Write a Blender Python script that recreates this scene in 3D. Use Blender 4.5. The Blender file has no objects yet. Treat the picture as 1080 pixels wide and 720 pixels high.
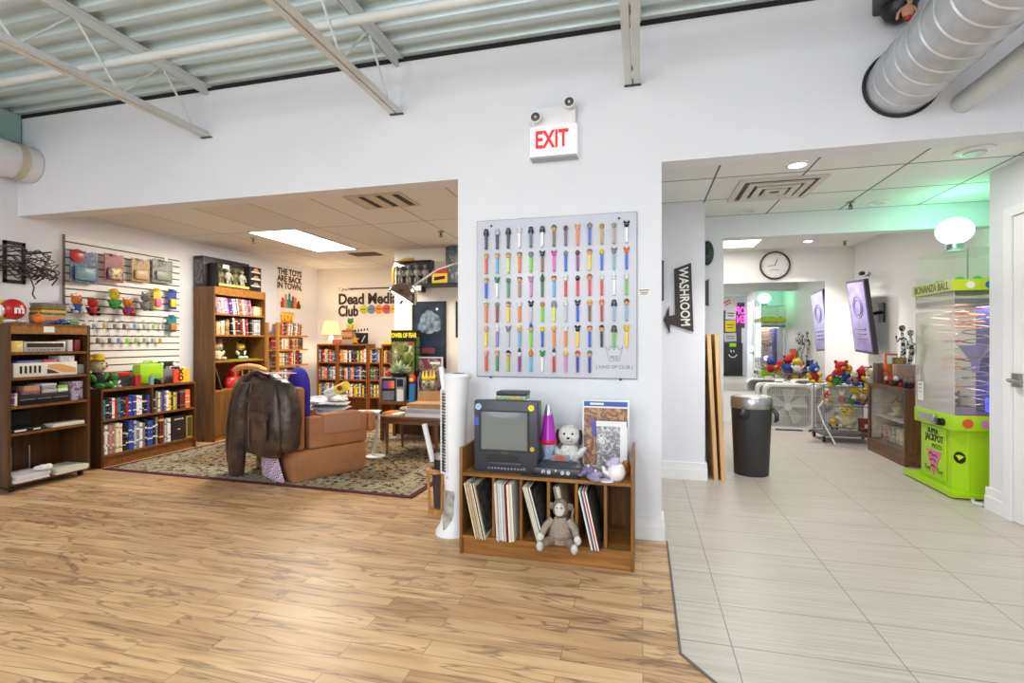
import bpy, bmesh, math, random
from mathutils import Vector, Matrix
random.seed(11)
R = random.Random(5)
S = bpy.context.scene
COL = S.collection
PI = math.pi
# ---------------------------------------------------------------- camera maths (metres, camera at x=0 y=0)
FPX, EYE = 536.0, 1.2
YAW = math.atan2(138, 536)
SA, CA = math.sin(YAW), math.cos(YAW)
def ray(px):
    return (-SA*FPX + CA*(px-540), CA*FPX + SA*(px-540))
def W(px, py, Y):                     # point on the vertical plane y = Y
    dx, dy = ray(px); k = Y/dy
    return Vector((dx*k, Y, EYE+(360-py)*k))
def LX(px, py, X):                    # point on the vertical plane x = X
    dx, dy = ray(px); k = X/dx
    return Vector((X, dy*k, EYE+(360-py)*k))
def G(px, py, z=0.0):                 # point on the level z
    dx, dy = ray(px); k = (EYE-z)/(py-360)
    return Vector((dx*k, dy*k, z))
# ---------------------------------------------------------------- materials
def lin(c):
    return tuple(((v/255)/12.92 if v/255 <= .04045 else ((v/255+.055)/1.055)**2.4) for v in c)+(1,)
MATS = {}
def mat(name, rgb, rough=.5, metal=0, noise=None, bump=None, emit=0, spec=.5, coat=0, emit_rgb=None):
    if name in MATS: return MATS[name]
    m = bpy.data.materials.new(name); m.use_nodes = True
    nt = m.node_tree; b = nt.nodes['Principled BSDF']
    b.inputs['Base Color'].default_value = lin(rgb)
    b.inputs['Roughness'].default_value = rough
    b.inputs['Metallic'].default_value = metal
    b.inputs['Specular IOR Level'].default_value = spec
    if coat: b.inputs['Coat Weight'].default_value = coat
    if emit:
        b.inputs['Emission Color'].default_value = lin(emit_rgb or rgb)
        b.inputs['Emission Strength'].default_value = emit
    if noise:
        sc, amt = noise[0], noise[1]
        tc = nt.nodes.new('ShaderNodeTexCoord'); n = nt.nodes.new('ShaderNodeTexNoise')
        n.inputs['Scale'].default_value = sc; n.inputs['Detail'].default_value = 4
        nt.links.new(tc.outputs['Object'], n.inputs['Vector'])
        mx = nt.nodes.new('ShaderNodeMix'); mx.data_type = 'RGBA'
        c2 = noise[2] if len(noise) > 2 else tuple(max(0, v*(1-amt)) for v in rgb)
        rp = nt.nodes.new('ShaderNodeMapRange')
        rp.inputs[1].default_value = .35; rp.inputs[2].default_value = .65
        nt.links.new(n.outputs['Fac'], rp.inputs[0])
        nt.links.new(rp.outputs[0], mx.inputs[0])
        mx.inputs[6].default_value = lin(rgb); mx.inputs[7].default_value = lin(c2)
        nt.links.new(mx.outputs[2], b.inputs['Base Color'])
    if bump:
        tc = nt.nodes.new('ShaderNodeTexCoord'); n = nt.nodes.new('ShaderNodeTexNoise')
        n.inputs['Scale'].default_value = bump[0]; n.inputs['Detail'].default_value = 3
        nt.links.new(tc.outputs['Object'], n.inputs['Vector'])
        bp = nt.nodes.new('ShaderNodeBump'); bp.inputs['Strength'].default_value = bump[1]
        bp.inputs['Distance'].default_value = .02
        nt.links.new(n.outputs['Fac'], bp.inputs['Height']); nt.links.new(bp.outputs[0], b.inputs['Normal'])
    MATS[name] = m
    return m
def ramp(nt, stops, const=False):
    r = nt.nodes.new('ShaderNodeValToRGB'); cr = r.color_ramp
    if const: cr.interpolation = 'CONSTANT'
    while len(cr.elements) < len(stops): cr.elements.new(.5)
    for e, (p, c) in zip(cr.elements, stops):
        e.position = p; e.color = lin(c)
    return r
def wood(name, light, dark, axis='x', rough=.42, scale=1.0):
    if name in MATS: return MATS[name]
    m = bpy.data.materials.new(name); m.use_nodes = True
    nt = m.node_tree; b = nt.nodes['Principled BSDF']; b.inputs['Roughness'].default_value = rough
    tc = nt.nodes.new('ShaderNodeTexCoord'); mp = nt.nodes.new('ShaderNodeMapping')
    s = [22*scale]*3; s['xyz'.index(axis)] = 1.6*scale
    mp.inputs['Scale'].default_value = s
    nt.links.new(tc.outputs['Object'], mp.inputs[0])
    n = nt.nodes.new('ShaderNodeTexNoise'); n.inputs['Scale'].default_value = 1.6; n.inputs['Detail'].default_value = 6
    n.inputs['Distortion'].default_value = .6
    nt.links.new(mp.outputs[0], n.inputs['Vector'])
    r = ramp(nt, [(.3, dark), (.5, tuple((a+c)/2 for a, c in zip(light, dark))), (.7, light)])
    nt.links.new(n.outputs['Fac'], r.inputs[0]); nt.links.new(r.outputs[0], b.inputs['Base Color'])
    MATS[name] = m
    return m
def art(name, cols, scale=9, rough=.35, seed=0, kind='voronoi'):
    """busy printed artwork: patches of the given colours"""
    if name in MATS: return MATS[name]
    m = bpy.data.materials.new(name); m.use_nodes = True
    nt = m.node_tree; b = nt.nodes['Principled BSDF']; b.inputs['Roughness'].default_value = rough
    tc = nt.nodes.new('ShaderNodeTexCoord'); mp = nt.nodes.new('ShaderNodeMapping')
    mp.inputs['Location'].default_value = (seed*1.37, seed*.71, seed*2.13)
    nt.links.new(tc.outputs['Object'], mp.inputs[0])
    n = nt.nodes.new('ShaderNodeTexNoise'); n.inputs['Scale'].default_value = scale
    n.inputs['Detail'].default_value = 5; n.inputs['Roughness'].default_value = .65
    n.inputs['Distortion'].default_value = 1.2
    nt.links.new(mp.outputs[0], n.inputs['Vector'])
    k = len(cols)
    st = [(0.26+.5*i/max(1, k-1) if i else 0, c) for i, c in enumerate(cols)]
    r = ramp(nt, st, const=(kind == 'const'))
    nt.links.new(n.outputs['Fac'], r.inputs[0]); nt.links.new(r.outputs[0], b.inputs['Base Color'])
    MATS[name] = m
    return m
def spine(name, rgb, accent, seed):
    """case or book spine with a printed band and title marks"""
    if name in MATS: return MATS[name]
    m = bpy.data.materials.new(name); m.use_nodes = True
    nt = m.node_tree; b = nt.nodes['Principled BSDF']; b.inputs['Roughness'].default_value = .4
    tc = nt.nodes.new('ShaderNodeTexCoord'); sp = nt.nodes.new('ShaderNodeSeparateXYZ')
    nt.links.new(tc.outputs['Generated'], sp.inputs[0])
    rr = random.Random(seed)
    a = rr.uniform(.1, .3); c = rr.uniform(.6, .85)
    r = ramp(nt, [(0, rgb), (a, accent), (a+.05, rgb), (c, accent), (min(.97, c+rr.uniform(.03, .08)), rgb)], True)
    nt.links.new(sp.outputs[2], r.inputs[0])
    n = nt.nodes.new('ShaderNodeTexNoise'); n.inputs['Scale'].default_value = 90; n.inputs['Detail'].default_value = 2
    nt.links.new(tc.outputs['Object'], n.inputs['Vector'])
    gt = nt.nodes.new('ShaderNodeMath'); gt.operation = 'GREATER_THAN'; gt.inputs[1].default_value = .67
    nt.links.new(n.outputs['Fac'], gt.inputs[0])
    mx = nt.nodes.new('ShaderNodeMix'); mx.data_type = 'RGBA'
    nt.links.new(gt.outputs[0], mx.inputs[0]); nt.links.new(r.outputs[0], mx.inputs[6]); mx.inputs[7].default_value = lin(accent)
    nt.links.new(mx.outputs[2], b.inputs['Base Color'])
    MATS[name] = m
    return m
def glass(name, tint=(255, 255, 255), refl=.9, pale_mix=0.0):
    if name in MATS: return MATS[name]
    m = bpy.data.materials.new(name); m.use_nodes = True
    nt = m.node_tree; nt.nodes.remove(nt.nodes['Principled BSDF'])
    out = nt.nodes['Material Output']
    t = nt.nodes.new('ShaderNodeBsdfTransparent'); t.inputs[0].default_value = lin(tint)
    g = nt.nodes.new('ShaderNodeBsdfGlossy'); g.inputs['Roughness'].default_value = .02
    lw = nt.nodes.new('ShaderNodeLayerWeight'); lw.inputs[0].default_value = .5
    fr = nt.nodes.new('ShaderNodeMath'); fr.operation = 'POWER'; fr.inputs[1].default_value = 5; nt.links.new(lw.outputs['Facing'], fr.inputs[0])
    ml = nt.nodes.new('ShaderNodeMath'); ml.operation = 'MULTIPLY_ADD'; ml.inputs[1].default_value = refl*.8; ml.inputs[2].default_value = .03
    nt.links.new(fr.outputs[0], ml.inputs[0])
    mx = nt.nodes.new('ShaderNodeMixShader')
    nt.links.new(ml.outputs[0], mx.inputs[0])
    if pale_mix:
        d = nt.nodes.new('ShaderNodeBsdfDiffuse'); d.inputs[0].default_value = (.85, .85, .8, 1)
        m2 = nt.nodes.new('ShaderNodeMixShader'); m2.inputs[0].default_value = pale_mix
        nt.links.new(t.outputs[0], m2.inputs[1]); nt.links.new(d.outputs[0], m2.inputs[2])
        nt.links.new(m2.outputs[0], mx.inputs[1])
    else:
        nt.links.new(t.outputs[0], mx.inputs[1])
    nt.links.new(g.outputs[0], mx.inputs[2])
    nt.links.new(mx.outputs[0], out.inputs[0])
    MATS[name] = m
    return m
def glow(name, rgb, strength):
    if name in MATS: return MATS[name]
    m = bpy.data.materials.new(name); m.use_nodes = True
    nt = m.node_tree; nt.nodes.remove(nt.nodes['Principled BSDF'])
    e = nt.nodes.new('ShaderNodeEmission'); e.inputs[0].default_value = lin(rgb); e.inputs[1].default_value = strength
    nt.links.new(e.outputs[0], nt.nodes['Material Output'].inputs[0])
    MATS[name] = m
    return m
# ---------------------------------------------------------------- mesh builder
class MB:
    def __init__(s, mat=None):
        s.v = []; s.f = []; s.fm = []; s.sm = []; s.mats = []; s.mi = 0; s.M = None
        if mat: s.use(mat)
    def use(s, mat):
        if mat not in s.mats: s.mats.append(mat)
        s.mi = s.mats.index(mat); return s
    def add(s, vs, fs, smooth=False):
        o = len(s.v)
        if s.M is not None: vs = [s.M @ Vector(p) for p in vs]
        s.v += [tuple(p) for p in vs]
        for f in fs:
            s.f.append([i+o for i in f]); s.fm.append(s.mi); s.sm.append(smooth)
        return s
    def box(s, x0, x1, y0, y1, z0, z1, bev=0):
        if bev:
            b = min(bev, (x1-x0)/2.01, (y1-y0)/2.01, (z1-z0)/2.01)
            bm = bmesh.new(); bmesh.ops.create_cube(bm, size=1)
            for v in bm.verts:
                v.co = Vector(((x0+x1)/2+v.co.x*(x1-x0), (y0+y1)/2+v.co.y*(y1-y0), (z0+z1)/2+v.co.z*(z1-z0)))
            bmesh.ops.bevel(bm, geom=bm.edges[:], offset=b, segments=2, affect='EDGES', profile=.5)
            bm.verts.index_update()
            s.add([v.co.copy() for v in bm.verts], [[v.index for v in f.verts] for f in bm.faces], True)
            bm.free(); return s
        vs = [(x, y, z) for z in (z0, z1) for y in (y0, y1) for x in (x0, x1)]
        return s.add(vs, [(0, 2, 3, 1), (4, 5, 7, 6), (0, 1, 5, 4), (2, 6, 7, 3), (0, 4, 6, 2), (1, 3, 7, 5)])
    def tbox(s, c, hx, hy, z0, z1, k=.8):     # tapered box, top scaled by k
        vs = []
        for z, q in ((z0, 1), (z1, k)):
            vs += [(c[0]-hx*q, c[1]-hy*q, z), (c[0]+hx*q, c[1]-hy*q, z), (c[0]+hx*q, c[1]+hy*q, z), (c[0]-hx*q, c[1]+hy*q, z)]
        return s.add(vs, [(3, 2, 1, 0), (4, 5, 6, 7), (0, 1, 5, 4), (1, 2, 6, 5), (2, 3, 7, 6), (3, 0, 4, 7)])
    def lathe(s, prof, c=(0, 0, 0), n=16, axis='z', cap=True):
        vs = []; fs = []
        for r, z in prof:
            for i in range(n):
                a = 2*PI*i/n; x, y = r*math.cos(a), r*math.sin(a)
                p = {'z': (x, y, z), 'y': (x, -z, y), 'x': (z, x, y)}[axis]
                vs.append((c[0]+p[0], c[1]+p[1], c[2]+p[2]))
        for k in range(len(prof)-1):
            for i in range(n):
                j = (i+1) % n
                fs.append((k*n+i, k*n+j, (k+1)*n+j, (k+1)*n+i))
        if cap:
            fs.append(tuple(range(n-1, -1, -1))); fs.append(tuple((len(prof)-1)*n+i for i in range(n)))
        return s.add(vs, fs, True)
    def cyl(s, c, r, h, axis='z', n=16, r2=None):
        return s.lathe([(r, 0), (r if r2 is None else r2, h)], c, n, axis)
    def ell(s, c, r, n=12, m=8, M=None):
        if not hasattr(r, '__len__'): r = (r, r, r)
        vs = []; fs = []
        for k in range(1, m):
            t = PI*k/m
            for i in range(n):
                a = 2*PI*i/n
                vs.append(Vector((r[0]*math.sin(t)*math.cos(a), r[1]*math.sin(t)*math.sin(a), -r[2]*math.cos(t))))
        vs += [Vector((0, 0, -r[2])), Vector((0, 0, r[2]))]
        b, t_ = len(vs)-2, len(vs)-1
        for k in range(m-2):
            for i in range(n):
                j = (i+1) % n
                fs.append((k*n+i, k*n+j, (k+1)*n+j, (k+1)*n+i))
        for i in range(n):
            j = (i+1) % n
            fs.append((b, j, i)); fs.append((t_, (m-2)*n+i, (m-2)*n+j))
        if M is not None: vs = [M @ v for v in vs]
        return s.add([v+Vector(c) for v in vs], fs, True)
    def tube(s, pts, r, n=8, flat=1.0):
        pts = [Vector(p) for p in pts]; k = len(pts)
        rs = r if hasattr(r, '__len__') else [r]*k
        vs = []; fs = []; up = None
        for i, p in enumerate(pts):
            d = (pts[min(i+1, k-1)]-pts[max(i-1, 0)]).normalized()
            if up is None:
                up = Vector((0, 0, 1)) if abs(d.z) < .9 else Vector((0, 1, 0))
            a = d.cross(up).normalized(); b = a.cross(d).normalized(); up = b
            for j in range(n):
                t = 2*PI*j/n
                vs.append(p+a*(rs[i]*math.cos(t))+b*(rs[i]*flat*math.sin(t)))
        for i in range(k-1):
            for j in range(n):
                q = (j+1) % n
                fs.append((i*n+j, i*n+q, (i+1)*n+q, (i+1)*n+j))
        fs.append(tuple(range(n-1, -1, -1))); fs.append(tuple((k-1)*n+j for j in range(n)))
        return s.add(vs, fs, n > 5)
    def loft(s, secs, n=16, fold=0, seed=0, sq=1.0):
        """stack of ellipses (cx,cy,cz,rx,ry); fold ripples the outline like cloth"""
        rr = random.Random(seed); ph = rr.uniform(0, 6); vs = []; fs = []
        for q, (cx, cy, cz, rx, ry) in enumerate(secs):
            for i in range(n):
                a = 2*PI*i/n
                w = 1+fold*math.sin(a*5+ph+q*.5)+fold*.6*math.sin(a*9+ph*2-q*.8)
                c_, s_ = math.cos(a), math.sin(a); vs.append((cx+rx*w*math.copysign(abs(c_)**sq, c_), cy+ry*w*math.copysign(abs(s_)**sq, s_), cz))
        for k in range(len(secs)-1):
            for i in range(n):
                j = (i+1) % n
                fs.append((k*n+i, k*n+j, (k+1)*n+j, (k+1)*n+i))
        fs.append(tuple(range(n-1, -1, -1))); fs.append(tuple((len(secs)-1)*n+i for i in range(n)))
        return s.add(vs, fs, True)
    def prism(s, poly, a, b, plane='xz'):
        """extrude polygon between a and b along the axis left over"""
        n = len(poly)
        def P(p, t): return {'xz': (p[0], t, p[1]), 'xy': (p[0], p[1], t), 'yz': (t, p[0], p[1])}[plane]
        vs = [P(p, a) for p in poly]+[P(p, b) for p in poly]
        fs = [tuple(range(n-1, -1, -1)), tuple(range(n, 2*n))]+[(i, (i+1) % n, n+(i+1) % n, n+i) for i in range(n)]
        return s.add(vs, fs)
    def mesh(s, name):
        me = bpy.data.meshes.new(name); me.from_pydata(s.v, [], s.f)
        for m in s.mats: me.materials.append(m)
        for p, mi, sm in zip(me.polygons, s.fm, s.sm):
            p.material_index = mi; p.use_smooth = sm
        bm = bmesh.new(); bm.from_mesh(me); bmesh.ops.recalc_face_normals(bm, faces=bm.faces[:]); bm.to_mesh(me); bm.free()
        if any(s.sm):
            try: me.set_sharp_from_angle(angle=math.radians(42))
            except Exception: pass
        me.update(); return me
def smooth(pts, k=4):
    pts = [Vector(p) for p in pts]; P = [2*pts[0]-pts[1]]+pts+[2*pts[-1]-pts[-2]]; out = []
    for i in range(1, len(P)-2):
        a, b, c, d = P[i-1:i+3]
        for q in range(k):
            t = q/k; out.append(.5*((2*b)+(c-a)*t+(2*a-5*b+4*c-d)*t*t+(3*b-a-3*c+d)*t**3))
    return out+[pts[-1]]
def struct(name, mb, mat=None):
    if mat: 
        if not mb.mats: mb.mats = [mat]
    o = bpy.data.objects.new(name, mb.mesh(name)); COL.objects.link(o); o['kind'] = 'structure'
    return o
def thing(name, label, cat, loc=(0, 0, 0), rz=0, group=None):
    o = bpy.data.objects.new(name, None); COL.objects.link(o); o.empty_display_size = .05
    o.location = loc; o.rotation_euler = (0, 0, rz); o['label'] = label; o['category'] = cat
    if group: o['group'] = group
    return o
def part(parent, name, mb, label=None, world=False):
    if world:
        Mi = (Matrix.Translation(parent.location) @ parent.rotation_euler.to_matrix().to_4x4()).inverted()
        mb.v = [tuple(Mi @ Vector(p)) for p in mb.v]
    o = bpy.data.objects.new(name, mb.mesh(name)); COL.objects.link(o); o.parent = parent
    if label: o['label'] = label
    return o
def solo(name, mb, label, cat, group=None, loc=None, rz=0, rot=None):
    """a thing that is one mesh; built in world space its origin goes to its base"""
    if loc is None:
        xs, ys, zs = zip(*mb.v); c = ((min(xs)+max(xs))/2, (min(ys)+max(ys))/2, min(zs))
        mb.v = [(p[0]-c[0], p[1]-c[1], p[2]-c[2]) for p in mb.v]; loc = c
    o = bpy.data.objects.new(name, mb.mesh(name)); COL.objects.link(o)
    o.location = loc; o.rotation_euler = rot or (0, 0, rz); o['label'] = label; o['category'] = cat
    if group: o['group'] = group
    return o
def copy_tree(o, parent=None):
    c = o.copy(); COL.objects.link(c); c.parent = parent
    for ch in [q for q in bpy.data.objects if q.parent == o]: copy_tree(ch, c)
    return c
DG = None
def text_mb(txt, size, mat, M, depth=.002, align='CENTER', sx=1.0, bold=0.0, shear=0, space=1.0):
    """lettering in a local xy plane, placed by matrix M (x right, y up, z out of the sign)"""
    cu = bpy.data.curves.new('lettering', 'FONT'); cu.body = txt; cu.size = size; cu.extrude = depth
    cu.align_x = align; cu.align_y = 'CENTER'; cu.offset = bold; cu.shear = shear; cu.space_character = space
    cu.resolution_u = 3; cu.space_line = .85
    ob = bpy.data.objects.new('lettering', cu); COL.objects.link(ob)
    dg = bpy.context.evaluated_depsgraph_get(); me = bpy.data.meshes.new_from_object(ob.evaluated_get(dg))
    mb = MB(mat); Ms = M @ Matrix.Diagonal((sx, 1, 1, 1))
    mb.v = [tuple(Ms @ v.co) for v in me.vertices]; mb.f = [list(p.vertices) for p in me.polygons]
    mb.fm = [0]*len(mb.f); mb.sm = [False]*len(mb.f)
    COL.objects.unlink(ob); bpy.data.objects.remove(ob); bpy.data.curves.remove(cu); bpy.data.meshes.remove(me)
    return mb
def frame(o, xdir, ydir):               # matrix for lettering: x along xdir, y along ydir
    x = Vector(xdir).normalized(); y = Vector(ydir).normalized(); z = x.cross(y).normalized()
    M = Matrix.Identity(4)
    for i in range(3):
        M[i][0] = x[i]; M[i][1] = y[i]; M[i][2] = z[i]; M[i][3] = o[i]
    return M
def facing(o): return frame(o, (1, 0, 0), (0, 0, 1))      # reads from -y
def facing_x(o): return frame(o, (0, 1, 0), (0, 0, 1))    # reads from +x
def facing_nx(o): return frame(o, (0, -1, 0), (0, 0, 1))  # reads from -x
ORD = ['first', 'second', 'third', 'fourth', 'fifth', 'sixth', 'seventh', 'eighth', 'ninth', 'tenth', 'eleventh', 'twelfth',
       'thirteenth', 'fourteenth', 'fifteenth', 'sixteenth', 'seventeenth', 'eighteenth', 'nineteenth', 'twentieth',
       'twenty-first', 'twenty-second', 'twenty-third', 'twenty-fourth', 'twenty-fifth', 'twenty-sixth', 'twenty-seventh', 'twenty-eighth']
C = dict(white=(236, 234, 228), cream=(226, 212, 178), yellow=(236, 200, 40), orange=(224, 120, 36), red=(186, 34, 36), maroon=(104, 26, 32),
         brown=(104, 66, 40), tan=(190, 150, 100), green=(58, 120, 60), lime=(150, 210, 40), teal=(40, 130, 140), blue=(36, 70, 160),
         navy=(28, 34, 66), purple=(96, 52, 130), pink=(226, 110, 160), grey=(128, 128, 130), silver=(190, 192, 196), black=(24, 23, 24))
ACC = dict(white='blue', cream='brown', yellow='black', orange='white', red='white', maroon='yellow', brown='cream', tan='brown', green='white',
           lime='black', teal='white', blue='white', navy='silver', purple='yellow', pink='white', grey='white', silver='navy', black='white')
for i, k in enumerate(list(C)):
    for q in range(2):
        spine('spine_%s_%d' % (k, q), C[k], C[ACC[k]] if q == 0 else C[list(C)[(i*5+3) % 18]], i*7+q)
def solid(k, rough=.45):
    return mat('plain_'+k, C[k], rough)
def bookrow(name, kind, where, O, rz, length, hts, ths, dep, pal, group, lean=0, gap=0.0008, end='left', cat='book', maxn=99):
    """upright books or cases filling a shelf; local x along the shelf, spines face local -y"""
    x = hts[1]*math.sin(-lean) if lean < 0 else 0.0; i = 0
    Rz = Matrix.Rotation(rz, 4, 'Z')
    while i < maxn:
        t = R.uniform(*ths); h = R.uniform(*hts); c = R.choice(pal); step = t/math.cos(lean)+gap
        if x+step+abs(math.sin(lean))*h*(1 if lean > 0 else 0) > length: break
        d = dep*R.uniform(.92, 1)
        mb = MB(MATS['spine_%s_%d' % (c, R.randrange(2))])
        mb.box(0, t, 0, d, 0, h)
        off = Vector((x if lean <= 0 else x, R.uniform(0, .008), .001))
        if lean < 0: off.x += 0
        o = solo(name, mb, '%s %s, %s from %s %s' % (c, kind, ORD[i], end, where), cat, group, loc=Vector(O)+Rz @ off)
        o.rotation_euler = (Matrix.Rotation(rz, 4, 'Z') @ Matrix.Rotation(lean, 4, 'Y')).to_euler()
        x += step; i += 1
    return i
# ================================================================ ROOM SHELL
DY = 3.2                       # front plane of the main wall
LXW, RXW, FYW = -5.25, 4.6, -3.0
BKY = 7.4
white_wall = mat('painted_wall', (231, 232, 238), .6, noise=(1.2, .02), bump=(60, .04))
club_wall = mat('club_wall_paint', (234, 226, 212), .6, bump=(60, .04))
arc_wall = mat('arcade_wall_paint', (240, 238, 234), .6, bump=(60, .04))
trim_white = mat('white_trim_paint', (238, 238, 240), .4)
steel_white = mat('painted_steel', (214, 220, 220), .45, noise=(3, .05))
deck_paint = mat('deck_paint', (212, 228, 230), .38, noise=(2.5, .06), metal=.15)
black_gap = mat('black_gap', (22, 22, 26), .8)
def floor_wood():
    m = bpy.data.materials.new('laminate_floor'); m.use_nodes = True
    nt = m.node_tree; b = nt.nodes['Principled BSDF']; N = nt.nodes.new; L = nt.links.new
    tc = N('ShaderNodeTexCoord')
    br = N('ShaderNodeTexBrick'); br.offset = .37; br.squash = 1
    br.inputs['Scale'].default_value = 1; br.inputs['Brick Width'].default_value = .82; br.inputs['Row Height'].default_value = .095
    br.inputs['Mortar Size'].default_value = .0012; br.inputs['Color1'].default_value = (0, 0, 0, 1); br.inputs['Color2'].default_value = (1, 1, 1, 1)
    br.inputs['Mortar'].default_value = (.5, .5, .5, 1)
    L(tc.outputs['Object'], br.inputs['Vector'])
    sc = N('ShaderNodeVectorMath'); sc.operation = 'MULTIPLY'; sc.inputs[1].default_value = (.95, 7.5, 1)
    L(tc.outputs['Object'], sc.inputs[0])
    of = N('ShaderNodeVectorMath'); of.operation = 'SCALE'; of.inputs['Scale'].default_value = 19
    L(br.outputs['Color'], of.inputs[0])
    ad = N('ShaderNodeVectorMath'); L(sc.outputs[0], ad.inputs[0]); L(of.outputs[0], ad.inputs[1])
    n1 = N('ShaderNodeTexNoise'); n1.inputs['Scale'].default_value = 1.5; n1.inputs['Detail'].default_value = 5; n1.inputs['Distortion'].default_value = 1.1
    L(ad.outputs[0], n1.inputs['Vector'])
    r1 = ramp(nt, [(.2, (134, 104, 78)), (.36, (194, 159, 119)), (.5, (216, 181, 138)), (.72, (229, 199, 157)), (.9, (195, 158, 117))])
    L(n1.outputs['Fac'], r1.inputs[0])
    n2 = N('ShaderNodeTexNoise'); n2.inputs['Scale'].default_value = .75; n2.inputs['Detail'].default_value = 3; n2.inputs['Distortion'].default_value = 2.2
    L(ad.outputs[0], n2.inputs['Vector'])
    # thin dark contour veins where the slow noise crosses a level
    sb = N('ShaderNodeMath'); sb.operation = 'SUBTRACT'; sb.inputs[1].default_value = .52; L(n2.outputs['Fac'], sb.inputs[0])
    ab = N('ShaderNodeMath'); ab.operation = 'ABSOLUTE'; L(sb.outputs[0], ab.inputs[0])
    mr = N('ShaderNodeMapRange'); mr.inputs[1].default_value = 0; mr.inputs[2].default_value = .027; mr.inputs[3].default_value = .66; mr.inputs[4].default_value = 0
    L(ab.outputs[0], mr.inputs[0])
    m1 = N('ShaderNodeMix'); m1.data_type = 'RGBA'; L(mr.outputs[0], m1.inputs[0]); L(r1.outputs[0], m1.inputs[6]); m1.inputs[7].default_value = lin((104, 84, 72))
    # plank to plank tone
    r2 = ramp(nt, [(0, (224, 214, 204)), (.5, (240, 234, 228)), (1, (252, 247, 240))])
    L(br.outputs['Color'], r2.inputs[0])
    m2 = N('ShaderNodeMix'); m2.data_type = 'RGBA'; m2.blend_type = 'MULTIPLY'; m2.inputs[0].default_value = 1
    L(m1.outputs[2], m2.inputs[6]); L(r2.outputs[0], m2.inputs[7])
    m3 = N('ShaderNodeMix'); m3.data_type = 'RGBA'; L(br.outputs['Fac'], m3.inputs[0]); L(m2.outputs[2], m3.inputs[6]); m3.inputs[7].default_value = lin((128, 92, 62))
    L(m3.outputs[2], b.inputs['Base Color'])
    b.inputs['Roughness'].default_value = .37; b.inputs['Specular IOR Level'].default_value = .33
    return m
def floor_tile():
    m = bpy.data.materials.new('porcelain_tile'); m.use_nodes = True
    nt = m.node_tree; b = nt.nodes['Principled BSDF']; N = nt.nodes.new; L = nt.links.new
    tc = N('ShaderNodeTexCoord'); mp = N('ShaderNodeMapping'); mp.inputs['Location'].default_value = (.26, .12, 0)
    L(tc.outputs['Object'], mp.inputs[0])
    br = N('ShaderNodeTexBrick'); br.offset = 0; br.inputs['Scale'].default_value = 1
    br.inputs['Brick Width'].default_value = .6; br.inputs['Row Height'].default_value = .325; br.inputs['Mortar Size'].default_value = .0024
    br.inputs['Color1'].default_value = (0, 0, 0, 1); br.inputs['Color2'].default_value = (1, 1, 1, 1)
    L(mp.outputs[0], br.inputs['Vector'])
    sc = N('ShaderNodeVectorMath'); sc.operation = 'MULTIPLY'; sc.inputs[1].default_value = (1.2, 55, 1); L(tc.outputs['Object'], sc.inputs[0])
    n = N('ShaderNodeTexNoise'); n.inputs['Scale'].default_value = 1.5; n.inputs['Detail'].default_value = 4; L(sc.outputs[0], n.inputs['Vector'])
    r = ramp(nt, [(.3, (178, 168, 158)), (.55, (194, 185, 175)), (.8, (206, 197, 187))]); L(n.outputs['Fac'], r.inputs[0])
    mx = N('ShaderNodeMix'); mx.data_type = 'RGBA'; L(br.outputs['Fac'], mx.inputs[0]); L(r.outputs[0], mx.inputs[6]); mx.inputs[7].default_value = lin((132, 124, 116))
    L(mx.outputs[2], b.inputs['Base Color']); b.inputs['Roughness'].default_value = .36
    return m
def ceiling_tile(name, base, line, sx, sy, ox, oy):
    m = bpy.data.materials.new(name); m.use_nodes = True
    nt = m.node_tree; b = nt.nodes['Principled BSDF']; N = nt.nodes.new; L = nt.links.new
    tc = N('ShaderNodeTexCoord'); mp = N('ShaderNodeMapping'); mp.inputs['Location'].default_value = (ox, oy, 0); L(tc.outputs['Object'], mp.inputs[0])
    br = N('ShaderNodeTexBrick'); br.offset = 0; br.inputs['Scale'].default_value = 1
    br.inputs['Brick Width'].default_value = sx; br.inputs['Row Height'].default_value = sy; br.inputs['Mortar Size'].default_value = .008
    br.inputs['Color1'].default_value = lin(base); br.inputs['Color2'].default_value = lin(tuple(v*.95 for v in base)); br.inputs['Mortar'].default_value = lin(line)
    L(mp.outputs[0], br.inputs['Vector']); L(br.outputs['Color'], b.inputs['Base Color']); b.inputs['Roughness'].default_value = .8
    return m
wood_floor = floor_wood(); tile_floor = floor_tile()
SX = .14
fl = MB(wood_floor).prism([(LXW, FYW), (3.2, FYW), (.95, .95), (SX, 2.05), (SX, DY), (-.2, DY), (-.2, BKY), (LXW, BKY)], -.06, 0, 'xy'); struct('floor', fl)
fl = MB(tile_floor).prism([(3.2, FYW), (RXW, FYW), (RXW, DY+.1), (2.9, DY+.1), (2.9, 8.3), (-.2, 8.3), (-.2, DY), (SX, DY), (SX, 2.05), (.95, .95)], -.06, 0, 'xy'); struct('floor', fl)
seam = MB(mat('seam_strip', (96, 92, 86), .5))
seam.prism([(SX-.005, DY-.02), (SX-.005, 2.05), (.95-.005, .95), (3.19, FYW), (3.21, FYW), (.95+.005, .95), (SX+.005, 2.055), (SX+.005, DY-.02)], .0005, .004, 'xy')
struct('trim_1', seam)
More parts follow.
